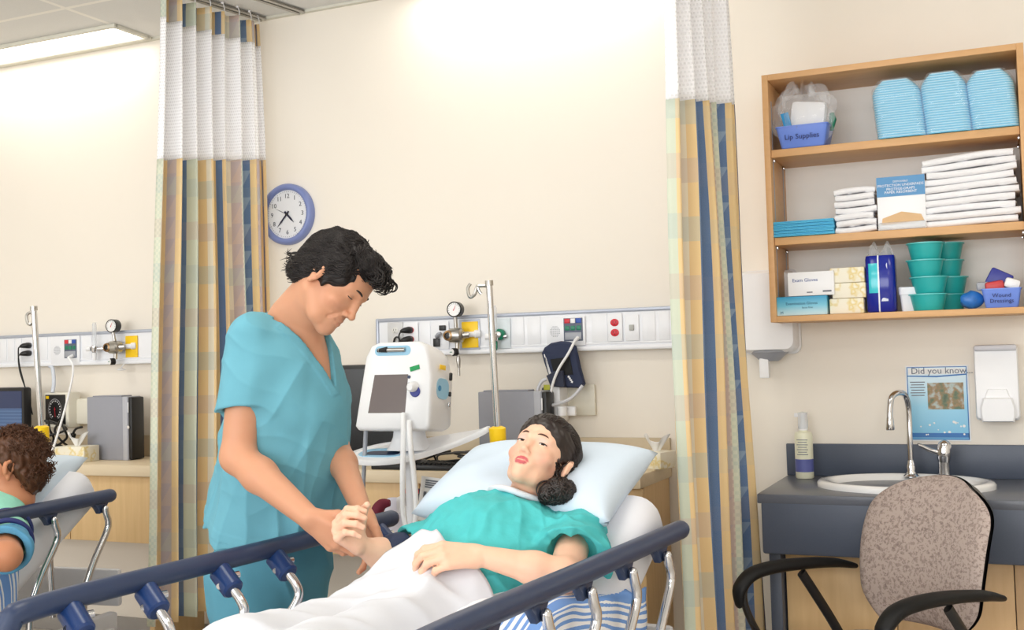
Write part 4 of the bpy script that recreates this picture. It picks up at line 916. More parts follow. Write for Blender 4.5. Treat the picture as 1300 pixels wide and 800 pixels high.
# lower shelf boxes
t, w_, h_ = onshelf('glove_box', 'turquoise and white glove box under the white box on the lower shelf', 'box', 990, 1053, 2, -.22, 377)
N_ = new_mat('glove_box_print'); sp = N_.n.new('ShaderNodeSeparateXYZ'); N_.link(N_.coord('Generated'), sp.inputs[0]); N_.link(N_.ramp(sp.outputs[2], [(0, lin((206, 232, 240))), (.5, lin((110, 190, 216))), (1, lin((40, 150, 196)))], 'LINEAR'), N_.b.inputs['Base Color']); N_.b.inputs['Roughness'].default_value = .4
hb = h_; MB().box((0, 0, hb/2), (w_, .13, hb), .002).build('carton', N_.m, t)
b = MB(); b.text('Examination Gloves', .014, WT((.0, -.0655, hb*.62))); b.text('latex free', .010, WT((.02, -.0655, hb*.4))); b.text('M', .014, WT((-w_*.4, -.0655, hb*.15))); b.build('lettering', mat('print_teal_dark', (30, 90, 120), .6, var=0), t, flat=True)
bx = t.location
t = thing('tissue_carton', 'white carton with blue print resting on the turquoise glove box', 'box', (bx.x+.035, bx.y-.005, bx.z+hb+.001))
MB().box((0, 0, .043), (.162, .12, .086), .002).build('carton', m_white, t)
b = MB(); b.text('Exam Gloves', .017, WT((-.02, -.0605, .056))); b.build('blue_lettering', m_txtblue, t, flat=True)
b = MB(); b.box((.056, -.0605, .014), (.03, .001, .006)); b.box((-.005, -.0605, .012), (.02, .001, .004)); b.build('small_print', m_ink, t, flat=True)
zz = SZ[2]
for k, (l, r_, b0, t0_, lab) in enumerate(((1055, 1098, 398, 380, 'cream tissue box, lowest of the three piled boxes on the lower shelf'), (1059, 1101, 380, 362, 'cream tissue box, middle of the three piled boxes on the lower shelf'), (1057, 1100, 362, 345, 'cream tissue box, topmost of the three piled boxes on the lower shelf'))):
    x0_, x1_ = sx(l, 370, -.22), sx(r_, 370, -.22)
    tissue_box(lab, (x0_+x1_)/2, -.21, zz, 0, x1_-x0_, .054, .12, False)['group'] = 'tissue boxes on the lower shelf'; zz += .055
t, w_, h_ = onshelf('wipes_pack', 'tall blue plastic pack with aqua and white print on the lower shelf', 'plastic pack', 1101, 1139, 2, -.22, 322)
N_ = new_mat('wipes_pack_print'); sp = N_.n.new('ShaderNodeSeparateXYZ'); N_.link(N_.coord('Generated'), sp.inputs[0])
n1 = N_.noise(16, 1); c_ = N_.mix(N_.math('MULTIPLY', N_.math('LESS_THAN', N_.math('ABSOLUTE', N_.math('SUBTRACT', sp.outputs[0], .28)), .16), N_.math('LESS_THAN', N_.math('ABSOLUTE', N_.math('SUBTRACT', sp.outputs[2], .6)), .26)), lin((24, 40, 150)), lin((60, 200, 215)))
c_ = N_.mix(N_.math('MULTIPLY', N_.math('LESS_THAN', N_.math('ABSOLUTE', N_.math('SUBTRACT', sp.outputs[0], .62)), .13), N_.math('MULTIPLY', N_.math('GREATER_THAN', n1, .5), N_.math('LESS_THAN', N_.math('ABSOLUTE', N_.math('SUBTRACT', sp.outputs[2], .55)), .36))), c_, lin((225, 235, 250)))
c_ = N_.mix(N_.math('LESS_THAN', N_.math('ABSOLUTE', N_.math('SUBTRACT', sp.outputs[0], .45)), .025), c_, lin((235, 242, 250)))
N_.link(c_, N_.b.inputs['Base Color']); N_.b.inputs['Roughness'].default_value = .15
b = MB(); b.rings([[V((x*w_*k, y*.09*k2, z*h_)) for x, y in rrect(1, 1, .25, 4)] for k, k2, z in ((.9, .85, 0), (.97, 1, .03), (1, 1, .5), (.99, 1, .9), (.95, .8, .96))]); b.build('pack', N_.m, t, 50)
b = MB(); b.grid(lambda a, c: V(((a-.5)*w_*(.95-.3*c), .025*(1-c)*math.sin(11*a)+.01, h_*.95+c*.035*(1+.6*math.sin(9*a)))), 14, 4); b.grid(lambda a, c: V(((a-.5)*w_*(.95-.3*c), -.02*(1-c)*math.sin(11*a), h_*.95+c*.028*(1+.6*math.sin(8*a+1)))), 14, 4); b.build('clear_top', m_clear, t, 20)
t, w_, h_ = onshelf('white_tub', 'white plastic tub between the blue pack and the teal cups', 'tub', 1143, 1169, 2, -.2, 365)
b = MB(); b.rings([[V((x*w_*k, y*.1*k, z*h_)) for x, y in rrect(1, 1, .15, 4)] for k, z in ((.8, 0), (.95, .68), (1.03, .69), (1.06, .98), (1.02, 1), (.94, .98), (.9, .7), (.76, .04))]); b.build('tub', mat('tub_white', (226, 230, 238), .35, var=.01), t)
# teal cups: two columns of four
def cup(label, x, y, z, r, h, grp):
    t = thing('plastic_cup', label, 'cup', (x, y, z), group=grp)
    b = MB(); b.lathe([(r*.76, 0), (r*.79, .003), (r*.97, h*.93), (r, h*.93), (r*1.01, h), (r*.93, h), (r*.9, h*.9), (r*.74, .006), (.001, .006)], 32); b.build('cup_body', m_teal, t, 50)
    b = MB(); b.lathe([(r*.9, h*.93), (r*1.05, h*.935), (r*1.05, h*1.005), (r*.9, h*1.01), (r*.86, h*.96), (.001, h*.955)], 32); b.build('lid', mat('teal_lid', (90, 196, 196), .3, var=.01), t, 50)
nm = ('bottom', 'second from the bottom', 'second from the top', 'top')
cxs = [(sx(1177, 350, -.23), -.23, 'front', .062), (sx(1202, 350, -.12), -.105, 'back', .062)]
for (cx_, cy_, wh, r_) in cxs:
    zt_ = atY(1177, 309, -.23).z if wh == 'front' else atY(1202, 309, -.12).z
    hh = (zt_-SZ[2])/4
    for k in range(4): cup('teal lidded cup, %s of the %s column on the lower shelf' % (nm[k], wh), cx_+(.006*math.sin(k*2) if k else 0), cy_, SZ[2]+k*(hh+.0006), r_*(1+.012*math.cos(k)), hh-.001, 'teal cups on the lower shelf')
t, w_, h_ = onshelf('blue_pouch', 'crumpled blue plastic pouch beside the teal cups on the lower shelf', 'pouch', 1217, 1247, 2, -.245, 370)
b = MB(); b.grid(lambda a, c: V((w_*.5*math.cos(2*PI*a)*math.sin(PI*c)*(1+.2*math.sin(6*PI*a+3*c)), .03*math.sin(2*PI*a)*math.sin(PI*c), h_*.5-h_*.5*math.cos(PI*c)*(1+.12*math.sin(9*a)))), 26, 14); b.build('pouch', mat('pouch_blue', (40, 110, 190), .3, var=.25, nscale=60), t, 25)
t, w_, h_ = onshelf('supply_bin', 'blue bin with red and navy packets at the right end of the lower shelf', 'storage bin', 1246, 1298, 2, -.235, 368)
tray_bin(w_*.96, .1, h_, m_bin, t)
b = MB(); b.text('Wound', .019, TX((0, -.0525, h_*.66)) @ RX(97)); b.text('Dressings', .019, TX((0, -.0505, h_*.36)) @ RX(97)); b.build('lettering', mat('marker_ink', (40, 50, 110), .6, var=0), t, flat=True)
b = MB(); b.box((0, 0, 0), (.075, .02, .06), .006, TX((-.005, -.01, h_+.035)) @ RY(28)); b.build('navy_packet', mat('packet_navy', (36, 44, 140), .4, var=.02), t)
b = MB(); b.box((0, 0, 0), (.06, .018, .035), .01, TX((-.02, -.03, h_+.012)) @ RY(-8)); b.build('red_packet', mat('packet_red', (196, 56, 60), .4, var=.05), t)
b = MB(); b.box((0, 0, 0), (.05, .018, .035), .012, TX((.035, -.025, h_+.018)) @ RY(20)); b.build('white_packet', m_white, t)
b = MB(); b.box((0, 0, 0), (.045, .016, .03), .012, TX((-.055, -.02, h_+.014))); b.build('grey_packet', m_grey, t)
# ---------------------------------------------------------------- dispensers, poster
q0 = atY(955, 448, -.10); q1 = atY(1005, 342, -.10)
t = thing('paper_towel_dispenser', 'white wall dispenser half hidden by the plaid curtain beside the shelf unit', 'dispenser', ((q0.x+q1.x)/2-.02, 0, q0.z)); w_ = q1.x-q0.x+.05; h_ = q1.z-q0.z
b = MB(); b.rings([[V((x, y, z)) for x, z in rrect(w_*k, h_*k, .03, 4, 0, h_/2)] for k, y in ((1.05, -.002), (1.05, -.02), (1, -.024), (1, -.10), (.93, -.118))]); b.build('housing', m_white, t)
b = MB(); b.lathe([(.075, 0), (.078, .006), (.04, -.03), (.03, -.034)][::-1], 28, TX((-.0, -.07, 0)), sy=.7); b.build('base_dome', m_grey, t)
b = MB(); b.box((-.018, -.085, -.06), (.036, .03, .075), .004); b.build('nozzle', m_white, t)
q0 = atY(1240, 533, -.06); q1 = atY(1291, 438, -.06)
t = thing('soap_dispenser', 'white wall soap dispenser to the right of the blue poster', 'soap dispenser', ((q0.x+q1.x)/2, 0, q0.z)); w_ = q1.x-q0.x; h_ = q1.z-q0.z
b = MB(); b.rings([[V((x, y, z)) for x, z in rrect(w_*k, h_*k, .012, 4, 0, h_/2)] for k, y in ((1, -.001), (1.02, -.05), (1.0, -.075), (.95, -.082))]); b.build('housing', m_white, t)
b = MB(); b.box((0, -.05, h_*.97), (w_*.98, .095, .022), .008, TX((0, 0, 0))); b.build('top_cover', mat('dispenser_grey', (205, 205, 212), .35, var=.01), t)
b = MB(); b.prism([(-w_*.36, .0), (w_*.36, 0), (w_*.4, .02), (w_*.40, .052), (w_*.33, .085), (-w_*.33, .085), (-w_*.40, .052), (-w_*.4, .02)], .03, TX((0, -.105, -.006)), .006); b.build('push_bar', m_white, t)
b = MB(); b.prism([(-w_*.3, .08), (w_*.3, .08), (w_*.22, .115), (-w_*.22, .115)], .012, TX((0, -.09, -.006)), .003); b.build('push_neck', m_white, t)
MB().box((0, -.084, h_*.315), (.036, .003, .011), .002).build('sight_window', m_navy, t)
a = atY(1153, 560, -.003); c = atY(1229, 463, -.003); a2 = atY(1149, 465, -.003)
t = thing('poster', 'blue information poster with a nature photograph taped to the wall behind the tap', 'poster', ((a2.x+atY(1233, 556, 0).x)/2, -.002, a.z)); w_ = atY(1231, 510, 0).x-atY(1151, 510, 0).x; h_ = c.z-a.z
N_ = new_mat('poster_blue'); sp = N_.n.new('ShaderNodeSeparateXYZ'); N_.link(N_.coord('Generated'), sp.inputs[0])
c_ = N_.ramp(sp.outputs[2], [(0, lin((60, 130, 190))), (.05, lin((120, 190, 226))), (.45, lin((150, 208, 236))), (.82, lin((206, 230, 242))), (1, lin((226, 240, 248)))], 'LINEAR')
N_.link(c_, N_.b.inputs['Base Color']); N_.b.inputs['Roughness'].default_value = .35
MB().box((0, -.001, h_/2), (w_, .002, h_)).build('sheet', m_paper, t, flat=True); MB().box((0, -.0025, h_/2), (w_*.96, .001, h_*.965)).build('print_area', N_.m, t, flat=True)
m_pb = mat('poster_border_blue', (40, 110, 180), .4, var=0)
b = MB()
for (x, z, ww, hh) in ((0, h_*.977, w_*.95, .003), (0, .022*1, w_*.95, .016), (-w_*.47, h_/2, .003, h_*.95), (w_*.47, h_/2, .003, h_*.95)): b.box((x, -.0034, z), (ww, .0008, hh))
b.prism([(-w_*.47, h_*.855), (0, h_*.842), (w_*.47, h_*.868), (w_*.47, h_*.885), (0, h_*.862), (-w_*.47, h_*.87)], .0008, TX((0, -.0038, 0))); b.build('border', m_pb, t, flat=True)
b = MB(); b.box((0, -.0032, h_*.92), (w_*.9, .0008, h_*.075)); b.build('title_band', m_paper, t, flat=True)
b = MB(); b.text('Did you know...', .033, WT((.018, -.0042, h_*.925))); b.build('title', mat('poster_title_grey', (110, 120, 135), .6, var=0), t, flat=True)
b = MB()
for k in range(6): b.box((-w_*.31, -.0034, h_*(.78-.035*k)), (w_*(.24-.03*(k % 2)), .0008, .0035))
b.build('text_lines', m_ink, t, flat=True)
N_ = new_mat('poster_photo'); f = N_.noise(28, 4); N_.link(N_.ramp(f, [(.25, lin((46, 60, 40))), (.42, lin((90, 110, 80))), (.52, lin((150, 120, 80))), (.62, lin((176, 190, 186))), (.75, lin((80, 90, 60)))], 'LINEAR'), N_.b.inputs['Base Color']); N_.b.inputs['Roughness'].default_value = .4
MB().box((w_*.13, -.0036, h_*.595), (w_*.57, .001, h_*.35)).build('photograph', N_.m, t, flat=True)
b = MB(); rn = random.Random(2)
for k in range(14): b.lathe([(rn.uniform(.002, .005), 0), (.001, .0006)], 10, TX((rn.uniform(-.4, .44)*w_, -.0036, h_*rn.uniform(.08, .3))) @ RX(90))
b.build('bubbles', m_paper, t, flat=True)
# ---------------------------------------------------------------- sink counter
CX0 = -.79; CX1 = 1.5; CDp = .59; CZ = .87
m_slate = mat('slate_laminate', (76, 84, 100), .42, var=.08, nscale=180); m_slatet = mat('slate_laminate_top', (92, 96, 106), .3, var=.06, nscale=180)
t = thing('sink_counter', 'slate grey counter with deep apron and wood panels under the shelf unit', 'counter', (CX0, 0, 0))
L = CX1-CX0
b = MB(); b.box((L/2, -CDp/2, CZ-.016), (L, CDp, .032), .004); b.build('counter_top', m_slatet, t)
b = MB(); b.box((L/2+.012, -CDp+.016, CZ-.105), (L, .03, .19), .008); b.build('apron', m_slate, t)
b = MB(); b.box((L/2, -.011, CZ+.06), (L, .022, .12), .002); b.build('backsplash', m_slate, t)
for k in range(6):
    MB().box((.06+.36*k+.18, -CDp+.15, .335), (.357, .018, .67), .0015).build('wood_panel', wood('maple_panel_%d' % (k % 3), (216-6*(k % 3), 178-6*(k % 3), 128-4*(k % 3)), (238-4*(k % 3), 204-5*(k % 3), 154), (10, 10, 1)), t)
b = MB(); b.box((.035, -CDp/2+.03, .335), (.04, CDp-.12, .67), .003); b.build('end_panel', m_slate, t)
# sink
q = atZ(1149, 613, CZ+.01)
sk = thing('sink_basin', 'oval white ceramic drop-in sink in the slate counter', 'sink', (q.x, -.30, CZ+.001))
w_ = (atY(1263, 612, -.30).x-atY(1036, 612, -.30).x)/2
b = MB(); b.lathe([(1.0, -.002), (1.0, .012), (.975, .02), (.90, .022), (.85, .014), (.80, -.012), (.66, -.09), (.3, -.125), (.02, -.13)], 56, sx=w_, sy=.225); b.build('bowl', mat('sink_ceramic', (240, 240, 240), .12, var=0, coat=.4), sk, 60)
MB().lathe([(.022, -.128), (.022, -.124), (.001, -.124)], 18).build('drain', m_chrome, sk)
f0 = atZ(1157, 601, CZ)
f0 = V((atY(1157, 600, -.115).x, -.115, CZ+.012))
t = thing('gooseneck_tap', 'chrome gooseneck tap arching over the sink in front of the poster', 'tap', f0)
b = MB(); b.lathe([(.028, 0), (.028, .005), (.021, .010), (.017, .022), (.019, .034), (.014, .048), (.012, .06)], 24); b.build('base', m_chrome, t)
ztop = atY(1140, 498, -.15).z-f0.z; xo = atY(1131, 520, -.2).x-f0.x; zo = atY(1131, 545, -.2).z-f0.z
b = MB(); b.tube([(0, 0, .05), (0, 0, ztop*.45), (0, 0, ztop*.8), (xo*.15, -.03, ztop*.96), (xo*.5, -.075, ztop), (xo*.88, -.11, ztop*.95), (xo, -.125, ztop*.8), (xo*1.02, -.128, zo+.03)], .0105, 14, 8); b.build('spout', m_chrome, t)
b = MB(); b.lathe([(.013, 0), (.0145, .004), (.0125, .04), (.0105, .045)], 18, TX((xo*1.02, -.128, zo))); b.build('aerator', m_chrome, t)
f1 = V((atY(1199, 598, -.13).x, -.13, CZ+.012))
t = thing('lever_tap', 'chrome single lever tap handle right of the gooseneck', 'tap handle', f1)
b = MB(); b.lathe([(.026, 0), (.026, .004), (.021, .010), (.020, .06), (.021, .066)], 24); b.build('base', m_chrome, t)
b = MB(); b.tube([(0, 0, .06), (.002, 0, .085), (.004, 0, .112)], [.021, .026, .023], 20, 3, round_end=True); b.tube([(.0, 0, .085), (-.04, -.012, .098), (-.075, -.022, .116), (-.082, -.024, .117)], [.013, .008, .007, .008], 12, 4); b.build('lever', m_chrome, t)
q = V((atY(1017, 606, -.20).x, -.115, CZ+.001))
t = thing('lotion_bottle', 'cream lotion pump bottle with violet label at the left end of the slate counter', 'bottle', q)
hb = atY(1017, 548, -.13).z-q.z
b = MB(); b.lathe([(.030, 0), (.033, .004), (.033, hb*.93), (.030, hb*.98), (.016, hb), (.014, hb+.012)], 28); b.build('bottle_body', mat('lotion_cream', (232, 232, 208), .35, var=.01), t, 50)
b = MB(); b.lathe([(.0335, .025), (.0335, .072)], 28); b.build('violet_label', mat('label_violet', (88, 96, 160), .5, var=.1, nscale=20), t)
b = MB()
for k in range(7):
    b.box((0, -.0335, .09+.009*k), (.04-.008*(k % 2), .001, .0025))
b.build('print', m_ink, t, flat=True)
b = MB(); b.lathe([(.017, hb+.004), (.018, hb+.03), (.010, hb+.034), (.007, hb+.055)], 20); b.rings([[V((x, y, z)) for x, y in ((-.03, -.008), (.014, -.012), (.014, .012), (-.03, .008))] for z in (hb+.054, hb+.068)]); b.build('pump', m_white, t)
b = MB(); b.lathe([(.019, hb+.01), (.019, hb+.07), (.001, hb+.073)], 20); b.build('clear_cap', m_clear, t)
# ---------------------------------------------------------------- office chair
cT = 3.30; base = atT(1105, 720, 3.22)
t = thing('office_chair', 'black armed office chair with taupe speckled fabric in front of the sink counter', 'office chair', (base.x, base.y, 0), math.radians(140))
N_ = new_mat('taupe_speckled_fabric'); vo = N_.n.new('ShaderNodeTexVoronoi'); vo.inputs['Scale'].default_value = 75; mp = N_.n.new('ShaderNodeMapping'); N_.link(N_.coord(), mp.inputs[0]); wv = N_.n.new('ShaderNodeTexNoise'); wv.inputs['Scale'].default_value = 60; N_.link(N_.coord(), wv.inputs['Vector'])
N_.link(N_.mix(.05, mp.outputs[0], wv.outputs['Color'], 'ADD'), vo.inputs['Vector'])
spk = N_.math('LESS_THAN', vo.outputs['Distance'], .34)
n2 = N_.noise(95, 2); spk2 = N_.math('MULTIPLY', N_.math('GREATER_THAN', n2, .56), 1.)
c_ = N_.mix(N_.math('MULTIPLY', spk2, .55), lin((176, 160, 152)), lin((128, 112, 106))); c_ = N_.mix(N_.math('MULTIPLY', spk, .5), c_, lin((110, 95, 90)))
N_.link(c_, N_.b.inputs['Base Color']); N_.b.inputs['Roughness'].default_value = .9; N_.bump(n2, .2, .003); m_taupe = N_.m
CHB = CHB if 'CHB' in globals() else None
# local: +y is the way the chair faces, back at -y
zt_ = atT(1172, 608, cT).z; zb_ = .52
Hb = zt_-zb_; Wb = .47
def backf(sgn, k=1., off=0.):
    def f(a, c):
        z = c; x = 2*a-1
        wv_ = (.40+.14*math.sin(PI*min(1, z*1.25)*.5)) if z < .8 else .54
        top = 1.-.05*x*x*2.0*(z > .5)*((z-.5)/.5)
        hw = Wb/2*(.80+.22*math.sin(PI*(.15+.62*z)))*k
        edge = max(0., (1-abs(x)**3.2))**.5*max(0., 1-abs(2*z-1)**5)**.5
        rc = 1-.42*max(0., (z-.72)/.28)**2.6-.30*max(0., (.22-z)/.22)**2
        X = x*hw*rc; Zz = zb_+Hb*z*(1-.0*x*x)-.055*Hb*x*x*max(0, (z-.6)/.4)
        Y = -.24-.10*(z-.2)+.05*math.sin(PI*z)*.6+.09*x*x*.55+sgn*.040*edge+off
        return V((X, Y, Zz))
    return f
b = MB(); b.grid(backf(1), 30, 34); b.grid(backf(-.15), 30, 34); bk = b.build('backrest', m_taupe, t, 180)
b = MB(); b.grid(backf(-.1, 1.01, -.004), 24, 28); b.grid(backf(-.75, 1.01, -.012), 24, 28); b.build('back_shell', m_black, t, 180)
def seatf(sgn):
    def f(a, c):
        x = 2*a-1; y = 2*c-1; e = max(0, 1-abs(x)**4)**.5*max(0, 1-abs(y)**4)**.5
        return V((x*.25*(1-.12*y*y*(y < 0)), .02+y*.24, .455+sgn*.042*e-.012*(1-x*x)*(sgn > 0)))
    return f
b = MB(); b.grid(seatf(1), 24, 24); b.grid(seatf(-1), 24, 24); b.build('seat', m_taupe, t, 180)
b = MB(); b.box((0, .0, .405), (.3, .3, .03), .012); b.cyl((0, 0, .12), (0, 0, .40), .028); b.build('column', m_black, t)
b = MB(); b.tube([(0, -.05, .40), (0, -.22, .40), (0, -.30, .44), (0, -.325, .56), (0, -.31, .72)], .028, 10, 5, flat=.5); b.build('back_support', m_black, t)
b = MB()
for k in range(5):
    a = 2*PI*k/5+.2; b.tube([(0, 0, .12), (.16*math.cos(a), .16*math.sin(a), .105), (.30*math.cos(a), .30*math.sin(a), .075)], [.035, .026, .02], 10)
bs = b.build('star_base', m_black, t)
for k in range(5):
    a = 2*PI*k/5+.2; q = MB(); q.lathe([(.012, -.022), (.028, -.02), (.03, 0), (.028, .02), (.012, .022)], 18, TX((.30*math.cos(a), .30*math.sin(a), .031)) @ RZ(math.degrees(a)+70) @ RY(90)); q.build('caster', m_rubber, bs)
for s in (-1, 1):
    u = s*.29
    b = MB(); b.tube([(s*.23, -.10, .42), (s*.27, -.13, .43), (u, -.10, .50), (u, -.03, .60), (u, .01, .655)], .016, 10, 5, flat=.7); b.tube([(s*.23, .10, .42), (s*.28, .16, .45), (u, .22, .55), (u, .235, .62), (u, .20, .665)], .016, 10, 5, flat=.7); b.build('arm_frame', m_black, t)
    b = MB(); b.tube([(u*.98, -.20, .655), (u, -.12, .672), (u, 0, .682), (u+s*.004, .12, .682), (u+s*.006, .20, .668), (u+s*.006, .245, .63), (u+s*.005, .25, .59)], [.014, .024, .028, .030, .030, .027, .018], 14, 5, flat=.65, round_end=True); b.build('armrest', m_rubber, t)
# ---------------------------------------------------------------- smooth solid modelling for bodies, clothes and hair
CR = V((math.cos(YAW), math.sin(YAW), 0)); CF = V((-math.sin(YAW)*math.cos(PIT), math.cos(YAW)*math.cos(PIT), math.sin(PIT))); CU = CR.cross(CF)
def cv(r, u, t): return CR*r+CU*u-CF*t          # direction given as right / up / towards the viewer
def ortho(f, u):
    f = V(f).normalized(); u = V(u); u = (u-f*u.dot(f)).normalized(); return f.cross(u), f, u
def frame(o, f, u, s=1.):
    X, Y_, Z_ = ortho(f, u); M = Matrix.Identity(4)
    for i, a in enumerate((X, Y_, Z_)):
        for j in range(3): M[j][i] = a[j]*s
    for j in range(3): M[j][3] = o[j]
    return M
def npv(v): return np.array(v, dtype=np.float64)
class SDF:
    def __init__(s): s.ops = []; s.mod = None
    def _push(s, kind, fn, lo, hi, k): s.ops.append((kind, fn, np.array(lo)-k-.02, np.array(hi)+k+.02, k))
    def cone(s, a, b, ra, rb, k=.02, kind='add', M=None):
        a = npv(M @ V(a)) if M is not None else npv(a); b = npv(M @ V(b)) if M is not None else npv(b)
        if M is not None: sc_ = M.to_scale().x; ra *= sc_; rb *= sc_; k *= sc_
        ba = b-a; L2 = max(1e-12, ba@ba); R = max(ra, rb)
        def fn(P):
            pa = P-a; h = np.clip(pa@ba/L2, 0, 1); q = pa-h[:, None]*ba
            return np.sqrt((q*q).sum(1))-(ra+(rb-ra)*h)
        s._push(kind, fn, np.minimum(a, b)-R, np.maximum(a, b)+R, k); return s
    def chain(s, pts, rs, k=.02, kind='add', M=None):
        for i in range(len(pts)-1): s.cone(pts[i], pts[i+1], rs[i], rs[i+1], k, kind, M)
        return s
    def ell(s, c, r, k=.02, kind='add', M=None, R=None):
        A = np.eye(3); sc_ = 1.
        if M is not None: sc_ = M.to_scale().x; A = np.array(M.to_3x3())/sc_; c = M @ V(c)
        if R is not None: A = A @ np.array(R.to_3x3())
        c = npv(c); r = np.array(r)*sc_; k *= sc_; m = r.max()
        def fn(P):
            q = (P-c)@A; k0 = np.sqrt(((q/r)**2).sum(1)); k1 = np.sqrt(((q/r**2)**2).sum(1))+1e-9
            return k0*(k0-1)/k1
        s._push(kind, fn, c-m, c+m, k); return s
    def loft(s, M, st, k=.02, kind='add', p=2.):
        """st: list of (z, cx, cy, rx, ry) in frame M (rigid); super-elliptic sections"""
        st = np.array(st); z = st[:, 0]; zz = np.linspace(z[0], z[-1], 160)
        tab = [np.interp(zz, z, st[:, i]) for i in range(1, 5)]
        ker = np.ones(17)/17
        tab = [np.convolve(np.pad(t_, 8, mode='edge'), ker, 'valid') for t_ in tab]
        A = np.array(M.to_3x3()); o = npv(M.translation)
        R = max(st[:, 3].max()+abs(st[:, 1]).max(), st[:, 4].max()+abs(st[:, 2]).max())
        a = A@np.array([0, 0, z[0]])+o; b = A@np.array([0, 0, z[-1]])+o
        def fn(P):
            q = (P-o)@A; t_ = np.clip(q[:, 2], z[0], z[-1])
            cx, cy, rx, ry = (np.interp(t_, zz, t) for t in tab)
            x = np.abs(q[:, 0]-cx); y = np.abs(q[:, 1]-cy)
            k0 = ((x/rx)**p+(y/ry)**p)**(1/p); k1 = np.sqrt((x/rx**2)**2+(y/ry**2)**2)+1e-9
            d = np.where(k0 > .3, k0*(k0-1)/k1, -np.minimum(rx, ry)*(1-k0)); d = np.maximum(d, -np.minimum(rx, ry))
            dz = np.maximum(z[0]-q[:, 2], q[:, 2]-z[-1])
            e = .03
            return np.minimum(np.maximum(d+e, dz+e), 0)+np.sqrt(np.maximum(d+e, 0)**2+np.maximum(dz+e, 0)**2)-e
        s._push(kind, fn, np.minimum(a, b)-R, np.maximum(a, b)+R, k); return s
    def func(s, fn, lo, hi, k=.004, kind='sub'): s._push(kind, fn, lo, hi, k); return s
    def __call__(s, P):
        d = np.full(len(P), .5)
        for kind, fn, lo, hi, k in s.ops:
            m = ((P >= lo) & (P <= hi)).all(1)
            if not m.any(): continue
            Q = P[m]; b = fn(Q); a = d[m]
            if kind == 'add': h = np.maximum(k-np.abs(a-b), 0)/max(k, 1e-9); r = np.minimum(a, b)-h*h*k*.25
            elif kind == 'sub': h = np.maximum(k-np.abs(a+b), 0)/max(k, 1e-9); r = np.maximum(a, -b)+h*h*k*.25
            elif kind == 'disp': r = a+b
            else: r = np.maximum(a, b)
            d[m] = r
        return s.mod(P, d) if s.mod else d
    def bounds(s):
        A = [o for o in s.ops if o[0] == 'add']
        return np.min([o[2] for o in A], 0), np.max([o[3] for o in A], 0)
    def mesh(s, h, clip=None, newton=2):
        lo, hi = s.bounds()
        if clip: lo = np.maximum(lo, clip[0]); hi = np.minimum(hi, clip[1])
        B = 8; nb = np.ceil((hi-lo)/(h*B)).astype(int)+1; N_ = nb*B+1
        cc = np.stack(np.meshgrid(*[np.arange(n) for n in nb], indexing='ij'), -1).reshape(-1, 3)
        cd = s(lo+(cc+.5)*h*B)
        act = np.abs(cd) < h*B*1.05+.006
        G = np.full(N_, .5, dtype=np.float32)
        ina = cc[(~act) & (cd < 0)]
        for c in ina: G[c[0]*B:c[0]*B+B+1, c[1]*B:c[1]*B+B+1, c[2]*B:c[2]*B+B+1] = -.5
        mk = np.zeros(N_, dtype=bool)
        for c in cc[act]: mk[c[0]*B:c[0]*B+B+1, c[1]*B:c[1]*B+B+1, c[2]*B:c[2]*B+B+1] = True
        idx = np.argwhere(mk)
        for i in range(0, len(idx), 300000): 
            j = idx[i:i+300000]; G[j[:, 0], j[:, 1], j[:, 2]] = s(lo+j*h)
        S = G < 0
        cnt = np.zeros(tuple(n-1 for n in N_), dtype=np.int8)
        for dx in (0, 1):
            for dy in (0, 1):
                for dz in (0, 1): cnt += S[dx:N_[0]-1+dx, dy:N_[1]-1+dy, dz:N_[2]-1+dz]
        cells = np.argwhere((cnt > 0) & (cnt < 8))
        vid = np.full(cnt.shape, -1, dtype=np.int32); vid[cells[:, 0], cells[:, 1], cells[:, 2]] = np.arange(len(cells))
        acc = np.zeros((len(cells), 3)); w_ = np.zeros(len(cells))
        cr = [(x, y, z) for x in (0, 1) for y in (0, 1) for z in (0, 1)]
        for a in cr:
            for ax in range(3):
                if a[ax]: continue
                b = list(a); b[ax] = 1
                ga = G[cells[:, 0]+a[0], cells[:, 1]+a[1], cells[:, 2]+a[2]]; gb = G[cells[:, 0]+b[0], cells[:, 1]+b[1], cells[:, 2]+b[2]]
                m = (ga < 0) != (gb < 0); t_ = np.where(m, ga/np.where(m, ga-gb, 1), 0)
                p = np.tile(np.array(a, float), (len(cells), 1)); p[:, ax] += t_
                acc[m] += p[m]; w_[m] += 1
        Vv = lo+(cells+acc/w_[:, None])*h
        F_ = []
        for ax in range(3):
            sl0 = [slice(None)]*3; sl1 = [slice(None)]*3; sl0[ax] = slice(0, -1); sl1[ax] = slice(1, None)
            e = np.argwhere(S[tuple(sl0)] != S[tuple(sl1)])
            o1, o2 = (ax+1) % 3, (ax+2) % 3
            ok = (e[:, o1] > 0) & (e[:, o2] > 0) & (e[:, o1] < N_[o1]-1) & (e[:, o2] < N_[o2]-1); e = e[ok]
            q = []
            for d1, d2 in ((-1, -1), (0, -1), (0, 0), (-1, 0)):
                c = e.copy(); c[:, o1] += d1; c[:, o2] += d2; q.append(vid[c[:, 0], c[:, 1], c[:, 2]])
            q = np.stack(q, 1); fl = S[e[:, 0], e[:, 1], e[:, 2]]
            q[~fl] = q[~fl][:, ::-1]; F_.append(q[(q >= 0).all(1)])
        F_ = np.concatenate(F_)
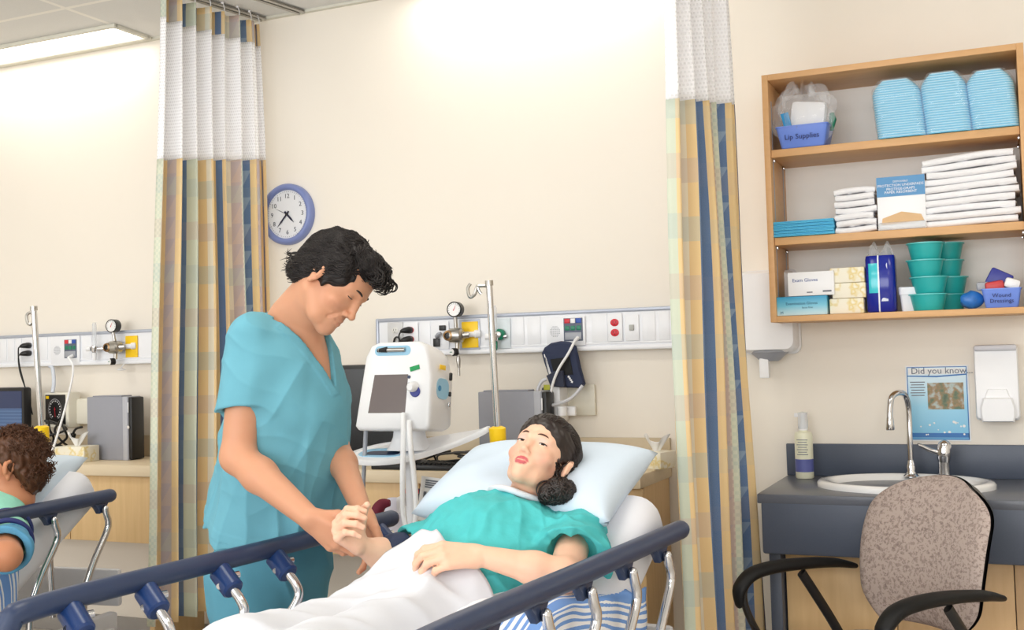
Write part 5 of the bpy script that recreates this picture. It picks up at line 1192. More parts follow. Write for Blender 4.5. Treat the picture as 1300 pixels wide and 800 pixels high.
        for _ in range(newton):
            d = s(Vv); e = h*.4; g = np.stack([s(Vv+np.eye(3)[i]*e)-s(Vv-np.eye(3)[i]*e) for i in range(3)], 1)/(2*e)
            gl = (g*g).sum(1)+1e-6; st = (d/np.maximum(gl, .25))[:, None]*g
            L = np.sqrt((st*st).sum(1))[:, None]; st *= np.minimum(1, h*.6/np.maximum(L, 1e-9)); Vv = Vv-st
        return Vv, F_
def sdf_object(name, S, h, m, parent=None, colfn=None, clip=None, origin=None, keep=None):
    Vv, F_ = S.mesh(h, clip)
    if keep is not None:
        ok = keep(Vv)[F_].all(1); F_ = F_[ok]
    o0 = np.array(parent.matrix_basis.translation) if parent is not None else np.zeros(3)
    me = bpy.data.meshes.new(name); me.vertices.add(len(Vv)); me.vertices.foreach_set('co', (Vv-o0).astype(np.float32).ravel())
    me.loops.add(F_.size); me.loops.foreach_set('vertex_index', F_.astype(np.int32).ravel())
    me.polygons.add(len(F_)); me.polygons.foreach_set('loop_start', np.arange(0, F_.size, 4, dtype=np.int32))
    me.polygons.foreach_set('use_smooth', np.ones(len(F_), dtype=bool)); me.update(calc_edges=True); me.validate()
    if colfn is not None:
        at = me.color_attributes.new('tone', 'FLOAT_COLOR', 'POINT'); c = np.ones((len(Vv), 4), dtype=np.float32); c[:, :3] = colfn(Vv); at.data.foreach_set('color', c.ravel())
    return link_mesh(name, me, m, parent)
def wob(P, seed, amps, freqs):
    """cheap smooth pseudo-noise: sums of warped sines"""
    rg = np.random.default_rng(seed); out = np.zeros(len(P))
    for a, f in zip(amps, freqs):
        for _ in range(3):
            d = rg.normal(size=3); d /= np.linalg.norm(d); d2 = rg.normal(size=3); d2 /= np.linalg.norm(d2)
            out += a/3*np.sin(P@d*f*2*PI+rg.uniform(0, 6.28)+1.3*np.sin(P@d2*f*PI+rg.uniform(0, 6.28)))
    return out
def skin_mat(name, base):
    N = new_mat(name); at = N.n.new('ShaderNodeAttribute'); at.attribute_name = 'tone'
    mott = N.noise(55, 3); c = N.mix(N.math('MULTIPLY', mott, .16), at.outputs['Color'], lin((196, 120, 98)))
    N.link(c, N.b.inputs['Base Color']); N.b.inputs['Roughness'].default_value = .48; N.b.inputs['Specular IOR Level'].default_value = .35
    N.b.inputs['Subsurface Weight'].default_value = .12; N.b.inputs['Subsurface Radius'].default_value = (.012, .005, .003); N.b.inputs['Subsurface Scale'].default_value = .6
    N.bump(N.noise(420, 2), .06, .002); return N.m
def hand(S, wrist, f, n, side, scale=1., curls=((20, 30, 20),)*5, spread=1., thumb=((.55, .75, -.35), (.8, .55, -.3), (.9, .35, -.3)), wr=(.029, .022), nails=None):
    """five fingers and a thumb; f wrist->knuckles, n back of hand, side +1 right, -1 left"""
    f = V(f).normalized(); n = V(n); n = (n-f*n.dot(f)).normalized(); s = n.cross(f)*side
    w = V(wrist); k = scale
    kn = [(.090, .029), (.094, .0095), (.089, -.0105), (.080, -.029)]
    lens = [(.043, .026, .019), (.048, .030, .020), (.044, .028, .020), (.034, .021, .018)]
    tips = []
    for i, ((a, b), L) in enumerate(zip(kn, lens)):
        p0 = w+f*.012*k+s*b*.55*k; p1 = w+(f*a+s*b*1.0)*k+n*(.003 if i in (1, 2) else -.001)*k
        S.cone(p0, p1, .0145*k, .0112*k, .012*k)
        ang = 0; p = p1; sp = (b*3.2)*spread
        r = (.0102, .0092, .0086, .0076) if i < 3 else (.0090, .0081, .0074, .0066)
        for j in range(3):
            ang += math.radians(curls[i][j]); d = f*math.cos(ang)-n*math.sin(ang)+s*sp*max(0, math.cos(ang)); d.normalize()
            q = p+d*L[j]*k; S.cone(p, q, r[j]*k, r[j+1]*k, .0060*k if j == 0 else .0035*k); 
            if j < 2: S.ell(q+n*.0*k, (r[j+1]*1.06*k,)*3, .003*k)
            p = q
        tips.append((p, d))
    S.cone(w+f*.02*k-s*.012*k-n*.006*k, w+f*.07*k-n*.007*k, .014*k, .011*k, .014*k)       # palm pad
    S.cone(w+f*.02*k+s*.014*k-n*.006*k, w+f*.055*k+s*.022*k-n*.006*k, .014*k, .010*k, .012*k)
    p = w+f*.018*k+s*.018*k-n*.004*k; rr = (.0145, .0118, .0108, .0085)
    for j, (c, L) in enumerate(zip(thumb, (.044, .034, .026))):
        d = (f*c[0]+s*c[1]+n*c[2]).normalized(); q = p+d*L*k; S.cone(p, q, rr[j]*k, rr[j+1]*k, .008*k if j == 0 else .004*k); p = q
    tips.append((p, d))
    return w, f, n, s, tips
def head(S, M, female=False, lid=.5, smile=0., asian=False):
    """adds a head in frame M (x right, y forward, z up); returns colour regions"""
    A = lambda *a, **k: S.ell(*a, M=M, **k)
    fw = .94 if female else 1.
    A((0, -.012, .045), (.074, .094, .084), k=.02)
    A((0, .040, .055), (.060*fw, .046, .052), k=.03)
    A((0, .028, -.012 if not female else -.008), (.062*fw, .064, .084 if not female else .078), k=.03)
    jx, jr = (.041, .012) if female else (.053, .018)
    cz = -.077 if female else -.085; mz = .006 if female else .001
    S.chain([(-jx, .002, -.040), (-jx*.66, .045, cz+.011), (0, .070, cz), (jx*.66, .045, cz+.011), (jx, .002, -.040)], [jr, jr*.92, .0175 if not female else .0135, jr*.92, jr], .026, M=M)
    A((0, .076, cz), (.017 if not female else .010, .014, .012), k=.02)
    for x in (-1, 1):
        A((x*.044*fw, .060, -.014), (.021, .020, .016), k=.022)
        S.cone((x*.012, .091, .034), (x*.044*fw, .071, .034), .0075 if not female else .0055, .006, .016, M=M)
        A((x*.031, .098, .016), (.0155, .011, .0095), k=.012, kind='sub')
        A((x*.0315, .0745, .0165), (.0145, .0125, .0125), k=.002)
    nz = .85 if female else 1.
    S.chain([(0, .088, .028), (0, .096, .006), (0, .106 if female else .108, -.018)], [.0068*nz, .0072*nz, .0088*nz], .012, M=M)
    A((0, .106 if female else .108, -.0200), (.0105*nz, .0098*nz, .0088*nz), k=.006)
    for x in (-1, 1):
        A((x*.0115*nz, .098, -.0232), (.0072*nz, .0085, .0066*nz), k=.006)
        A((x*.006, .104, -.0305), (.0036, .005, .0028), k=.003, kind='sub')
    A((0, .078, -.052+mz), (.027, .016, .020), k=.018)
    zc = -.0515+mz
    up = [(-.024, .080, zc-.002+smile*.004), (-.012, .0925, zc+.0035), (-.003, .0965, zc+.0042), (.003, .0965, zc+.0042), (.012, .0925, zc+.0035), (.024, .080, zc-.002+smile*.004)]
    lo = [(-.021, .081, zc-.005+smile*.004), (-.010, .0935, zc-.0085), (0, .0965, zc-.0095), (.010, .0935, zc-.0085), (.021, .081, zc-.005+smile*.004)]
    if not female: up = [(a, b_-.0020, c_) for a, b_, c_ in up]; lo = [(a, b_-.0020, c_) for a, b_, c_ in lo]
    if female: up = [(a*.92, b_+.0010, c_-.0002) for a, b_, c_ in up]; lo = [(a*.90, b_+.0010, c_+.0002) for a, b_, c_ in lo]
    lk = .78 if female else 1.
    S.chain(up, [r_*lk for r_ in (.0018, .0034, .0036, .0036, .0034, .0018)], .004, M=M)
    S.chain(lo, [r_*lk for r_ in (.0018, .0040, .0046, .0040, .0018)], .004, M=M)
    S.chain([(-.024, .085, zc-.003+smile*.004), (-.011, .0995, zc-.0022), (0, .1035, zc-.0018), (.011, .0995, zc-.0022), (.024, .085, zc-.003+smile*.004)], [.0010, .0016, .0016, .0016, .0010], .002, 'sub', M)
    if smile > .4:
        for x in (-1, 1): S.chain([(x*.019, .094, -.024), (x*.030, .084, -.042), (x*.034, .074, -.058)], [.0022, .0030, .0020], .006, 'sub', M)
    for x in (-1, 1):   # ears
        E_ = TX((x*.077, -.010, .004)) @ RZ(x*(-38 if female else -22)) @ RX(-12)
        E2 = M @ E_; 
        S.ell((0, 0, .004), (.0075, .0185, .030), .006, M=E2)
        S.ell((x*.009, .003, .004), (.005, .010, .017), .005, 'sub', M=E2)
        S.chain([(x*.006, .012, -.004), (x*.008, .010, .022), (x*.009, -.004, .031), (x*.009, -.015, .018), (x*.007, -.014, -.002)], [.0034, .0036, .0038, .0036, .0034], .006, M=E2)
        S.ell((x*.004, .004, -.024), (.006, .008, .010), .005, M=E2)
    return up, lo, zc
def local(M, P):
    I = np.array(M.inverted()); return P@I[:3, :3].T+I[:3, 3]
def chain_dist(P, pts):
    d = np.full(len(P), 9.)
    for a, b in zip(pts[:-1], pts[1:]):
        a = np.array(a); b = np.array(b); ba = b-a; h = np.clip((P-a)@ba/(ba@ba), 0, 1); q = P-a-h[:, None]*ba; d = np.minimum(d, np.sqrt((q*q).sum(1)))
    return d
def sstep(a, b, x): t = np.clip((x-a)/(b-a), 0, 1); return t*t*(3-2*t)
def face_tone(P, M, up, lo, base, lip, blush=0., beard=0., lidc=None):
    q = local(M, P); c = np.tile(np.array(lin(base)[:3]), (len(P), 1))
    def over(w_, col): 
        nonlocal c; c = c*(1-w_[:, None])+np.array(lin(col)[:3])*w_[:, None]
    infront = (np.abs(q[:, 0]) < .09) & (q[:, 1] > -.03) & (q[:, 2] > -.14) & (q[:, 2] < .15)
    if beard: over(beard*infront*sstep(.03, -.005, np.abs(q[:, 2]+.067)-.02)*sstep(.045, .02, np.abs(q[:, 0])), (150, 120, 110))
    if blush:
        for x in (-1, 1): over(blush*infront*np.exp(-(((q[:, 0]-x*.044)/.020)**2+((q[:, 2]+.018)/.018)**2)), (222, 130, 118))
    if lidc:
        for x in (-1, 1): over(.55*infront*np.exp(-(((q[:, 0]-x*.032)/.016)**2+((q[:, 2]-.026)/.008)**2)), lidc)
    dl = np.minimum(chain_dist(q, up)-.0030, chain_dist(q, lo)-.0037)
    over(sstep(.0021, .0010, dl)*(q[:, 1] > .075)*infront, lip)
    return c
def eyes(M, parent, skin, iris, closed, lash=(30, 22, 20), brow=(35, 28, 24), bthick=.0032, liner=.0012):
    """eyelids, lash lines and brows as small parts lying on the face; eyeballs behind them"""
    o0 = parent.matrix_basis.translation
    W = TX(-o0) @ M
    r = .0152
    for x in (-1, 1):
        c = V((x*.0315, .0745, .0165))
        def pt(az, el, rr=r): 
            a = math.radians(az); e = math.radians(el); return c+V((rr*1.0*math.sin(a)*math.cos(e)*.98, rr*.86*math.cos(a)*math.cos(e), rr*.86*math.sin(e)))
        top = 26*(1-closed)-8; bot = -16
        def rim(sg, az): t_ = 1-(az/58)**2; return (bot*.2+ (top-bot*.2)*t_) if sg > 0 else (-3+(bot+3)*t_)
        # visible eye opening: white, iris, drawn as thin shells on the eye surface
        if closed < .9:
            b = MB(); b.grid(lambda a, k: pt(-54+108*a, rim(-1, -54+108*a)*(1-k)+rim(1, -54+108*a)*k, r*1.012), 18, 6, M=W); eb = b.build('eyeball', mat('eye_white', (226, 218, 214), .15, var=0), parent, 180)
            gz = -4*x*0+eye_gaze[0]
            b = MB()
            def irp(a, k):
                th = 2*PI*a; az = gz+21*k*math.cos(th); el = eye_gaze[1]+24*k*math.sin(th)
                el = min(max(el, rim(-1, az)), rim(1, az)); return pt(az, el, r*1.025)
            b.grid(irp, 24, 4, M=W); b.build('iris', mat('iris_'+'_'.join(map(str, iris)), iris, .12, var=.1, nscale=900), eb, 180)
            b = MB()
            def pup(a, k):
                th = 2*PI*a; az = gz+9*k*math.cos(th); el = min(max(eye_gaze[1]+10*k*math.sin(th), rim(-1, az)), rim(1, az)); return pt(az, el, r*1.035)
            b.grid(pup, 16, 2, M=W); b.build('pupil', mat('pupil_black', (6, 6, 6), .1, var=0), eb, 180)
        b = MB(); b.tube([pt(-60*1+120*i/12, rim(1, -56+112*i/12), r*1.03) for i in range(13)], [.0004]+[liner]*11+[.0005], 6, M=W); b.tube([pt(x*52, rim(1, 50)+1, r*1.03), pt(x*62, rim(1, 50)+4, r*1.06)], [liner, .0004], 6, M=W)
        b.build('eyelashes', mat('lash_'+'_'.join(map(str, lash)), lash, .6, var=0), parent, 180)
        b = MB(); b.tube([(x*.013, .0955, .036), (x*.022, .0935, .0405), (x*.034, .0865, .0415), (x*.046, .0745, .037)], [bthick*.8, bthick, bthick*.9, bthick*.3], 8, 5, M=W @ TX((0, .0012, 0)), flat=.8); b.build('eyebrow', mat('brow_'+'_'.join(map(str, brow)), brow, .8, var=.1, nscale=300), parent, 180)
eye_gaze = (0, 0)

def strands(name, S, M, roots, dirs, L, r, m, parent, seg=6, wave=.0, wfreq=5., lift=.001, seed=1, grav=None, tipout=0.):
    """fine locks lying on the hair solid S; roots and dirs are Nx3 in frame M"""
    rg = np.random.default_rng(seed); A = np.array(M.to_3x3()); o = npv(M.translation); n = len(roots)
    P = np.array(roots)@A.T+o; D = np.array(dirs)@A.T; D /= np.linalg.norm(D, axis=1)[:, None]; L = np.broadcast_to(L, (n,)); ph = rg.uniform(0, 6.28, n)
    def grad(P):
        e = .002; g_ = np.stack([S(P+np.eye(3)[i]*e)-S(P-np.eye(3)[i]*e) for i in range(3)], 1); return g_/(np.linalg.norm(g_, axis=1)[:, None]+1e-9)
    def proj_(P, h):
        for _ in range(3): P = P-np.clip(S(P)-h, -.02, .02)[:, None]*grad(P)
        return P
    for _ in range(2): P = proj_(P, lift)
    pts = [P]; nrm = [grad(P)]
    for i in range(1, seg+1):
        N_ = nrm[-1]; T = D-(D*N_).sum(1)[:, None]*N_; T /= np.linalg.norm(T, axis=1)[:, None]+1e-9; B = np.cross(N_, T)
        st = T+B*(wave*np.cos(ph+wfreq*i/seg*2))[:, None]
        Q = proj_(pts[-1]+st*(L/seg)[:, None], lift+tipout*(i/seg)**2+.0012*np.sin(ph*3+i*1.7)); pts.append(Q); nrm.append(grad(Q))
        if grav is not None: D = D+np.array(grav)*.12
    prof = [.35]+[1.]*(seg-2)+[.7, .12]; k = 4; V_ = np.zeros((n, seg+1, k, 3))
    for i in range(seg+1):
        t_ = pts[min(i+1, seg)]-pts[max(i-1, 0)]; t_ /= np.linalg.norm(t_, axis=1)[:, None]+1e-9; b_ = np.cross(nrm[i], t_)
        for j in range(k): a = 2*PI*j/k; V_[:, i, j] = pts[i]+(b_*math.cos(a)*1.5+nrm[i]*math.sin(a)*.8)*r*prof[i]
    base = np.arange(n)[:, None, None]*(seg+1)*k; ii = np.arange(seg)[None, :, None]*k; jj = np.arange(k)[None, None, :]; j2 = (jj+1) % k
    F_ = np.stack([base+ii+jj, base+ii+j2, base+ii+k+j2, base+ii+k+jj], -1).reshape(-1, 4)
    me = bpy.data.meshes.new(name); vv = V_.reshape(-1, 3)-npv(parent.location)
    me.vertices.add(len(vv)); me.vertices.foreach_set('co', vv.astype(np.float32).ravel()); me.loops.add(F_.size); me.loops.foreach_set('vertex_index', F_.astype(np.int32).ravel())
    me.polygons.add(len(F_)); me.polygons.foreach_set('loop_start', np.arange(0, F_.size, 4, dtype=np.int32)); me.polygons.foreach_set('use_smooth', np.ones(len(F_), dtype=bool)); me.update(calc_edges=True)
    return link_mesh(name, me, m, parent)
# ---------------------------------------------------------------- people
def person(label, origin): 
    return dict(label=label, origin=V(origin))
def body_object(S, h, m, colfn, label, origin, clip=None):
    o = sdf_object('person', S, h, m, None, colfn, clip); me = o.data
    o0 = np.array(origin); n = len(me.vertices); c = np.empty(n*3, dtype=np.float32); me.vertices.foreach_get('co', c)
    me.vertices.foreach_set('co', (c.reshape(-1, 3)-o0).astype(np.float32).ravel()); me.update(); o.location = origin
    setp(o, label, 'person'); return o
def plane_cut(S, p, d, rad, L=.25, k=.003):
    """cuts away what lies beyond p in direction d, inside radius rad"""
    p = npv(p); d = npv(V(d).normalized())
    def fn(P):
        q = P-p; t_ = q@d; r_ = np.sqrt(np.maximum((q*q).sum(1)-t_*t_, 0)); return np.maximum(np.maximum(-t_, t_-L), r_-rad)
    e = p+d*L*.5; S.func(fn, e-L*.5-rad, e+L*.5+rad, k)
def sleeve(S, parts, p, d, rad, inner, k=.045):
    """open ended sleeve solid joined into the garment S"""
    L = SDF()
    for a, b, ra, rb in parts: L.cone(a, b, ra, rb, .03)
    plane_cut(L, p, d, rad); d = V(d).normalized()
    T_ = SDF(); T_.cone(V(p)+d*.005, V(p)+d*.06, inner*.9, inner*.95, .001); L.func(T_, npv(p)-.14, npv(p)+.14, .003)
    lo, hi = L.bounds(); S.func(L, lo, hi, k, 'add')
def inflate(S, B, lo, hi, gap=.011): S.func(lambda P: B(P)-gap, lo, hi, .02, 'add')
def hollow(S, B, lo, hi, gap=.004):
    S.func(lambda P: B(P)-gap, lo, hi, .003)
m_skin = skin_mat('skin', (0, 0, 0))
def strand(mb, pts, r, n=5, sm=4): mb.tube(pts, [r*.5, r, r, r*.8, r*.25][:len(pts)] if len(pts) <= 5 else [r*.5]+[r]*(len(pts)-2)+[r*.2], n, sm)
# ================================================================= the doctor
nb = atT(371, 404, 3.06); pel = atT(347, 690, 3.20); Rs = atT(320, 428, 2.97); Ls = atT(398, 440, 3.27)
up_ = (nb-pel).normalized(); Xs = (Rs-Ls); fT = up_.cross(Xs).normalized()
DT = frame(pel, fT, up_); TL = (nb-pel).length
DH = frame(atT(420, 362, 2.98), cv(.66, -.66, .36), cv(.72, .69, -.03), 1.02)
S = SDF()
hup, hlo, hz_ = head(S, DH, smile=.6)
S.cone(DH @ V((0, -.025, -.035)), nb, .056, .064, .03); S.cone(DH @ V((0, -.002, -.06)), DT @ V((0, .040, TL-.03)), .036, .042, .025)
S.loft(DT, [(-.12, 0, 0, .15, .11), (-.02, 0, 0, .165, .12), (.14, 0, 0, .148, .115), (TL-.20, 0, .0, .168, .128), (TL-.08, 0, -.005, .165, .105), (TL-.03, 0, -.01, .11, .08), (TL+.0, 0, -.01, .07, .06)], .03)
S.cone(DT @ V((0, .105, TL-.16)), DT @ V((0, .055, TL-.045)), .03, .03, .04)
torso_d = SDF(); torso_d.ops = S.ops[-2:]
Re = atT(302, 580, 2.93); Rw = atT(392, 657, 2.745); Le = atT(424, 562, 3.18); Lw = atT(461, 652, 2.88)
for s_, e_, w_ in ((Rs, Re, Rw), (Ls, Le, Lw)):
    q_ = 1 if s_ is Rs else .86; S.cone(s_, e_, .055*q_, .044*q_, .03); m_ = e_.lerp(w_, .32); S.chain([e_, m_, w_], [.0445*q_, .0445*q_, .0285*q_], .02)
for sx_ in (1, -1):
    hp = DT @ V((sx_*.09, 0, -.05)); kn = V((hp.x-.01, hp.y+.02, .48)); an = V((hp.x-.03, hp.y+.02, .09)); S.chain([hp, kn, an], [.095, .062, .045], .04); S.cone(an, an+fT*.12+V((0, 0, -.05)), .04, .03, .03)
hand(S, Rw, cv(.76, -.60, .10), cv(-.34, -.24, .9), 1, 1.06, ((18, 22, 15), (20, 25, 15), (22, 28, 18), (26, 30, 20)), .6, ((.7, .5, -.35), (.9, .3, -.2), (.95, .1, -.2)))
hand(S, Lw, cv(.30, -.92, .12), cv(.55, .12, -.80), -1, 1.04, ((15, 22, 15), (15, 22, 18), (15, 25, 20), (20, 30, 20)), .5, ((.6, .6, -.4), (.8, .4, -.4), (.9, .2, -.4)))
DBASE = (204, 150, 118)
body_d = S
doc = body_object(S, .0032, m_skin, lambda P: face_tone(P, DH, hup, hlo, DBASE, (196, 128, 112), .12, .16), 'man in teal scrubs standing by the bed, head bowed, holding the patient hand', (pel.x, pel.y, 0))
eyes(DH, doc, None, (40, 26, 20), .93, bthick=.0036, brow=(40, 30, 26))
m_scrub = mat('scrub_cotton', (102, 166, 184), .85, var=.05, nscale=24, bump=.10, bscale=500)
m_scrub2 = mat('scrub_trouser_cotton', (86, 150, 172), .85, var=.05, nscale=24, bump=.10, bscale=500)
S = SDF(); hem = .075
S.loft(DT, [(hem-.06, .0, .0, .222, .192), (.10, 0, .004, .212, .188), (.22, 0, .012, .200, .178), (TL-.22, 0, .016, .192, .160), (TL-.12, 0, -.002, .182, .125), (TL-.05, 0, -.012, .142, .100), (TL+.012, 0, -.014, .088, .078)], .03)
Rse = Rs.lerp(Re, .60); Lse = Ls.lerp(Le, .60)
inflate(S, torso_d, npv(pel)-.3, npv(nb)+.2)
sleeve(S, [(Rs, Rse+(Re-Rs)*.12, .068, .073)], Rse, (Re-Rs).normalized()+cv(.18, 0, 0), .13, .062)
sleeve(S, [(Ls, Lse+(Le-Ls)*.12, .060, .062)], Lse, Le-Ls, .13, .054)
plane_cut(S, DT @ V((0, 0, hem)), -up_+cv(.10, 0, 0), .40)
I_ = np.array(DT.inverted()); zV = TL-.165
def vcut(P):
    q = P@I_[:3, :3].T+I_[:3, 3]; w_ = np.clip((q[:, 2]-zV)/.165, -.3, 1.4)*.082
    v = np.maximum(np.maximum((np.abs(q[:, 0]-.0)-w_)*.85, -(q[:, 1]+.0)), zV-q[:, 2])
    c = np.maximum(np.sqrt((q[:, 0]/.080)**2+((q[:, 1]+.012)/.078)**2)-1, 0)*.07-.001; c = np.maximum((np.sqrt((q[:, 0]/.080)**2+((q[:, 1]+.012)/.078)**2)-1)*.07, (TL-.03)-q[:, 2])
    return np.minimum(v, c)
S.func(vcut, npv(nb)-.24, npv(nb)+.24, .003)
def inner(P):     # hollow inside at the hem and sleeve ends so they read as cloth openings
    q = P@I_[:3, :3].T+I_[:3, 3]; return np.maximum(np.sqrt((q[:, 0]/.185)**2+((q[:, 1]-.004)/.155)**2)*.17-.17, np.abs(q[:, 2]-hem)-.02)
S.func(inner, npv(pel)-.3, npv(pel)+.3, .004)
def scrubmod(P, d):
    m = np.abs(d) < .045
    if not m.any(): return d
    Q = P[m]; q = Q@I_[:3, :3].T+I_[:3, 3]; w_ = np.clip((q[:, 2]-zV)/.165, -.3, 1.4)*.082
    z = q[:, 2]; ang = np.arctan2(q[:, 0], q[:, 1]); low = np.clip((.44-z)/.3, 0, 1); cr = lambda x, p: (1-np.abs(np.sin(x)))**p-.35
    n1 = wob(q*[1, 1, .5], 5, (1.,), (3.5,)); n2 = wob(q*[1, 1, .5], 6, (1.,), (5.,))
    f = .018*low*cr(ang*3.2+.9*n1+.8+1.5*z, 1.6)+.008*low*cr(ang*6.5+1.4*n2+3*z, 1.4)
    up_z = np.clip((z-.12)/.1, 0, 1)
    f += .006*up_z*cr(17*(z*.8+np.abs(q[:, 0])*.9)+1.5*n1, 2.)*np.clip(np.abs(q[:, 0])/.1-.2, 0, 1)+.003*cr(30*(z-.5*q[:, 0])+2*n2, 2.)*up_z
    f = np.maximum(f+wob(q*[1, 1, .6], 9, (.003,), (12,)), -.010)
    e = np.abs((np.abs(q[:, 0])-w_)*.85-.012); band = (e < .012)*(q[:, 1] > .02)*(q[:, 2] > zV-.02)*.0022
    hemb = .0015*(np.abs(q[:, 2]-(hem+.014)) < .013)
    d = d.copy(); d[m] = d[m]-f*1.0-band-hemb; return d
S.mod = scrubmod
sdf_object('scrub_top', S, .0042, m_scrub, doc)
S = SDF(); S.loft(DT, [(-.20, 0, 0, .17, .135), (-.06, 0, 0, .185, .145), (.06, 0, 0, .172, .135), (.16, 0, 0, .162, .125)], .03)
for sx_ in (1, -1):
    hp = DT @ V((sx_*.09, 0, -.08)); kn = V((hp.x-.005, hp.y+.015, .48)); an = V((hp.x-.03, hp.y+.02, .07)); S.chain([hp, kn, an], [.118, .098, .088], .05)
def trmod(P, d):
    m = np.abs(d) < .05; d = d.copy(); Q = P[m]; n1 = wob(Q*[1, 1, .4], 16, (1.,), (3.,)); a = Q@np.array([CR.x, CR.y, 0]); d[m] -= np.maximum(.012*((1-np.abs(np.sin(a*26+1.6*n1)))**1.6-.35)+wob(Q*[1, 1, .3], 15, (.004,), (9,)), -.008); return d
S.mod = trmod; sdf_object('scrub_trousers', S, .0062, m_scrub2, doc)
b = MB(); q = DT @ V((.125, .115, -.10))-doc.location
for sx_ in (1, -1):
    hp = DT @ V((sx_*.09, 0, -.08)); an = V((hp.x-.03, hp.y+.02, 0))-doc.location; R_f = Matrix.Rotation(math.atan2(-fT.x, fT.y), 4, 'Z')
    k = MB(); k.rings([[V((x*w_, .045+y*l_, z)) for x, y in rrect(1, 1, .42, 6)] for w_, l_, z in ((.095, .27, 0), (.10, .28, .02), (.095, .27, .04), (.08, .20, .075), (.07, .12, .10))], M=TX(an) @ R_f); k.build('shoe', mat('clog_dark', (52, 54, 60), .5), doc, 60)
m_dhair = mat('black_hair', (26, 20, 19), .5, var=.35, nscale=260, spec=.35)
S = SDF(); A = lambda *a, **k: S.ell(*a, M=DH, **k)
A((0, -.020, .052), (.084, .104, .092), k=.02); A((0, -.070, -.012), (.066, .050, .060), k=.03); A((0, .056, .108), (.058, .050, .034), k=.02)
for x in (-1, 1): A((x*.066, .010, .042), (.020, .052, .044), k=.02); A((x*.070, .016, .006), (.010, .014, .028), k=.01)
A((0, .124, -.004), (.078, .066, .098), k=.012, kind='sub'); A((0, .06, -.075), (.09, .085, .065), k=.01, kind='sub')
for x in (-1, 1): A((x*.090, .004, -.030), (.026, .026, .030), k=.008, kind='sub')
DI = np.array(DH.inverted())
def hairmod(P, d):
    m = np.abs(d) < .05; d = d.copy(); q = P[m]@DI[:3, :3].T+DI[:3, 3]; d[m] -= wob(q*[1.6, .7, 1.2], 21, (.0045, .0040), (14, 30)); return d
S.mod = hairmod; hair = sdf_object('hair', S, .0032, m_dhair, doc)
rg = np.random.default_rng(8); mb = MB(); W = TX(-doc.location) @ DH
def scalp(az, el, k=1.): a, e = math.radians(az), math.radians(el); return V((.083*k*math.sin(a)*math.cos(e), -.018+.103*k*math.cos(a)*math.cos(e), .050+.092*k*math.sin(e)))
rt = []; dr = []
while len(rt) < 4200:
    az = rg.uniform(-180, 180); el = math.degrees(math.asin(rg.uniform(-.85, 1))); fr = math.cos(math.radians(az))
    if fr > .62 and el < 26: continue
    if .30 < fr <= .62 and el < -8: continue
    if -.05 < fr <= .30 and el < -16: continue
    if el < -58: continue
    p = scalp(az, el)
    if fr > .62 or (fr > .25 and el > 34): d = (.55+rg.normal(0, .2), .55+rg.normal(0, .2), -.1)
    elif el > 52: d = (.35+rg.normal(0, .2), -.45+rg.normal(0, .2), 0)
    else: d = (rg.normal(0, .12), -.8+rg.normal(0, .12), -.45+rg.normal(0, .14))
    rt.append(tuple(p)); dr.append(d)
strands('hair_locks', S, DH, rt, dr, rg.uniform(.045, .085, len(rt)), .0013, m_dhair, doc, wave=.34, wfreq=3.6, lift=.0012, seed=3, tipout=.005)
# curls pushed forward over the brow
for k in range(64):
    o_ = V((rg.uniform(-.045, .05), .082+rg.uniform(-.012, .012), .112+rg.uniform(-.016, .012))); a0 = rg.uniform(-.3, .5); r_ = rg.uniform(.009, .016); sdx = rg.normal(0, .006)
    c_ = o_+V((0, .012+.010*(k % 3)/2, -r_)); pts = [o_+V((0, -.02, .0))]
    for i in range(7): a = 1.9-a0-.62*i; pts.append(c_+V((sdx*i*.4, r_*1.15*math.cos(a), r_*math.sin(a))))
    mb.tube(pts, [.001, .0018, .0019, .0018, .0017, .0014, .0010, .0003], 4, 3, M=W)
mb.build('hair_curls', m_dhair, doc, 180); mb = MB()
for k in range(60):
    az = 180+rg.uniform(-75, 75); o_ = scalp(az, rg.uniform(-48, -18), .98); out_ = (o_-V((0, -.018, .05))).normalized()
    pts = [o_, o_+V((0, -.010, -.016))+out_*.006, o_+V((0, -.020, -.028))+out_*.010, o_+V((rg.normal(0, .005), -.026, -.032+rg.normal(0, .005)))+out_*.009, o_+V((rg.normal(0, .007), -.033, -.034+rg.normal(0, .007)))+out_*.012]
    mb.tube(pts, [.0014, .0018, .0016, .0012, .0003], 4, 3, M=W)
mb.build('nape_hair', m_dhair, doc, 180)
# ================================================================= the patient
dT_ = -.08
def pT_(x, y, t_): return atT(x, y, t_+dT_)
nb = pT_(670, 641, 2.94); pel = BM @ V((.06, -.76, .742)); Rs = pT_(604, 668, 2.98); Ls = pT_(735, 668, 2.88)
up_ = (nb-pel).normalized(); fT = up_.cross(Rs-Ls).normalized(); PTM = frame(pel, fT, up_); TL = (nb-pel).length
PH = frame(atT(683, 590, 2.83), cv(-.27, .66, .70), cv(.46, .66, -.60), .935)
S = SDF(); pup, plo, pz_ = head(S, PH, female=True, smile=.25)
S.cone(PH @ V((0, -.022, -.045)), nb+fT*.0, .044, .050, .02); S.cone(PH @ V((0, .0, -.06)), PTM @ V((0, .022, TL-.02)), .032, .040, .025)
S.loft(PTM, [(-.14, 0, 0, .15, .085), (-.02, 0, 0, .155, .085), (.16, 0, 0, .125, .072), (TL-.18, 0, .01, .145, .105), (TL-.07, 0, -.01, .14, .08), (TL-.0, 0, -.02, .06, .05)], .03)
torso_p = SDF(); torso_p.ops = S.ops[-1:]
Re = pT_(496, 708, 2.86); Rw = atT(459, 694, 2.72); Le = atT(716, 731, 2.49); Lw = atT(611, 706, 2.495)
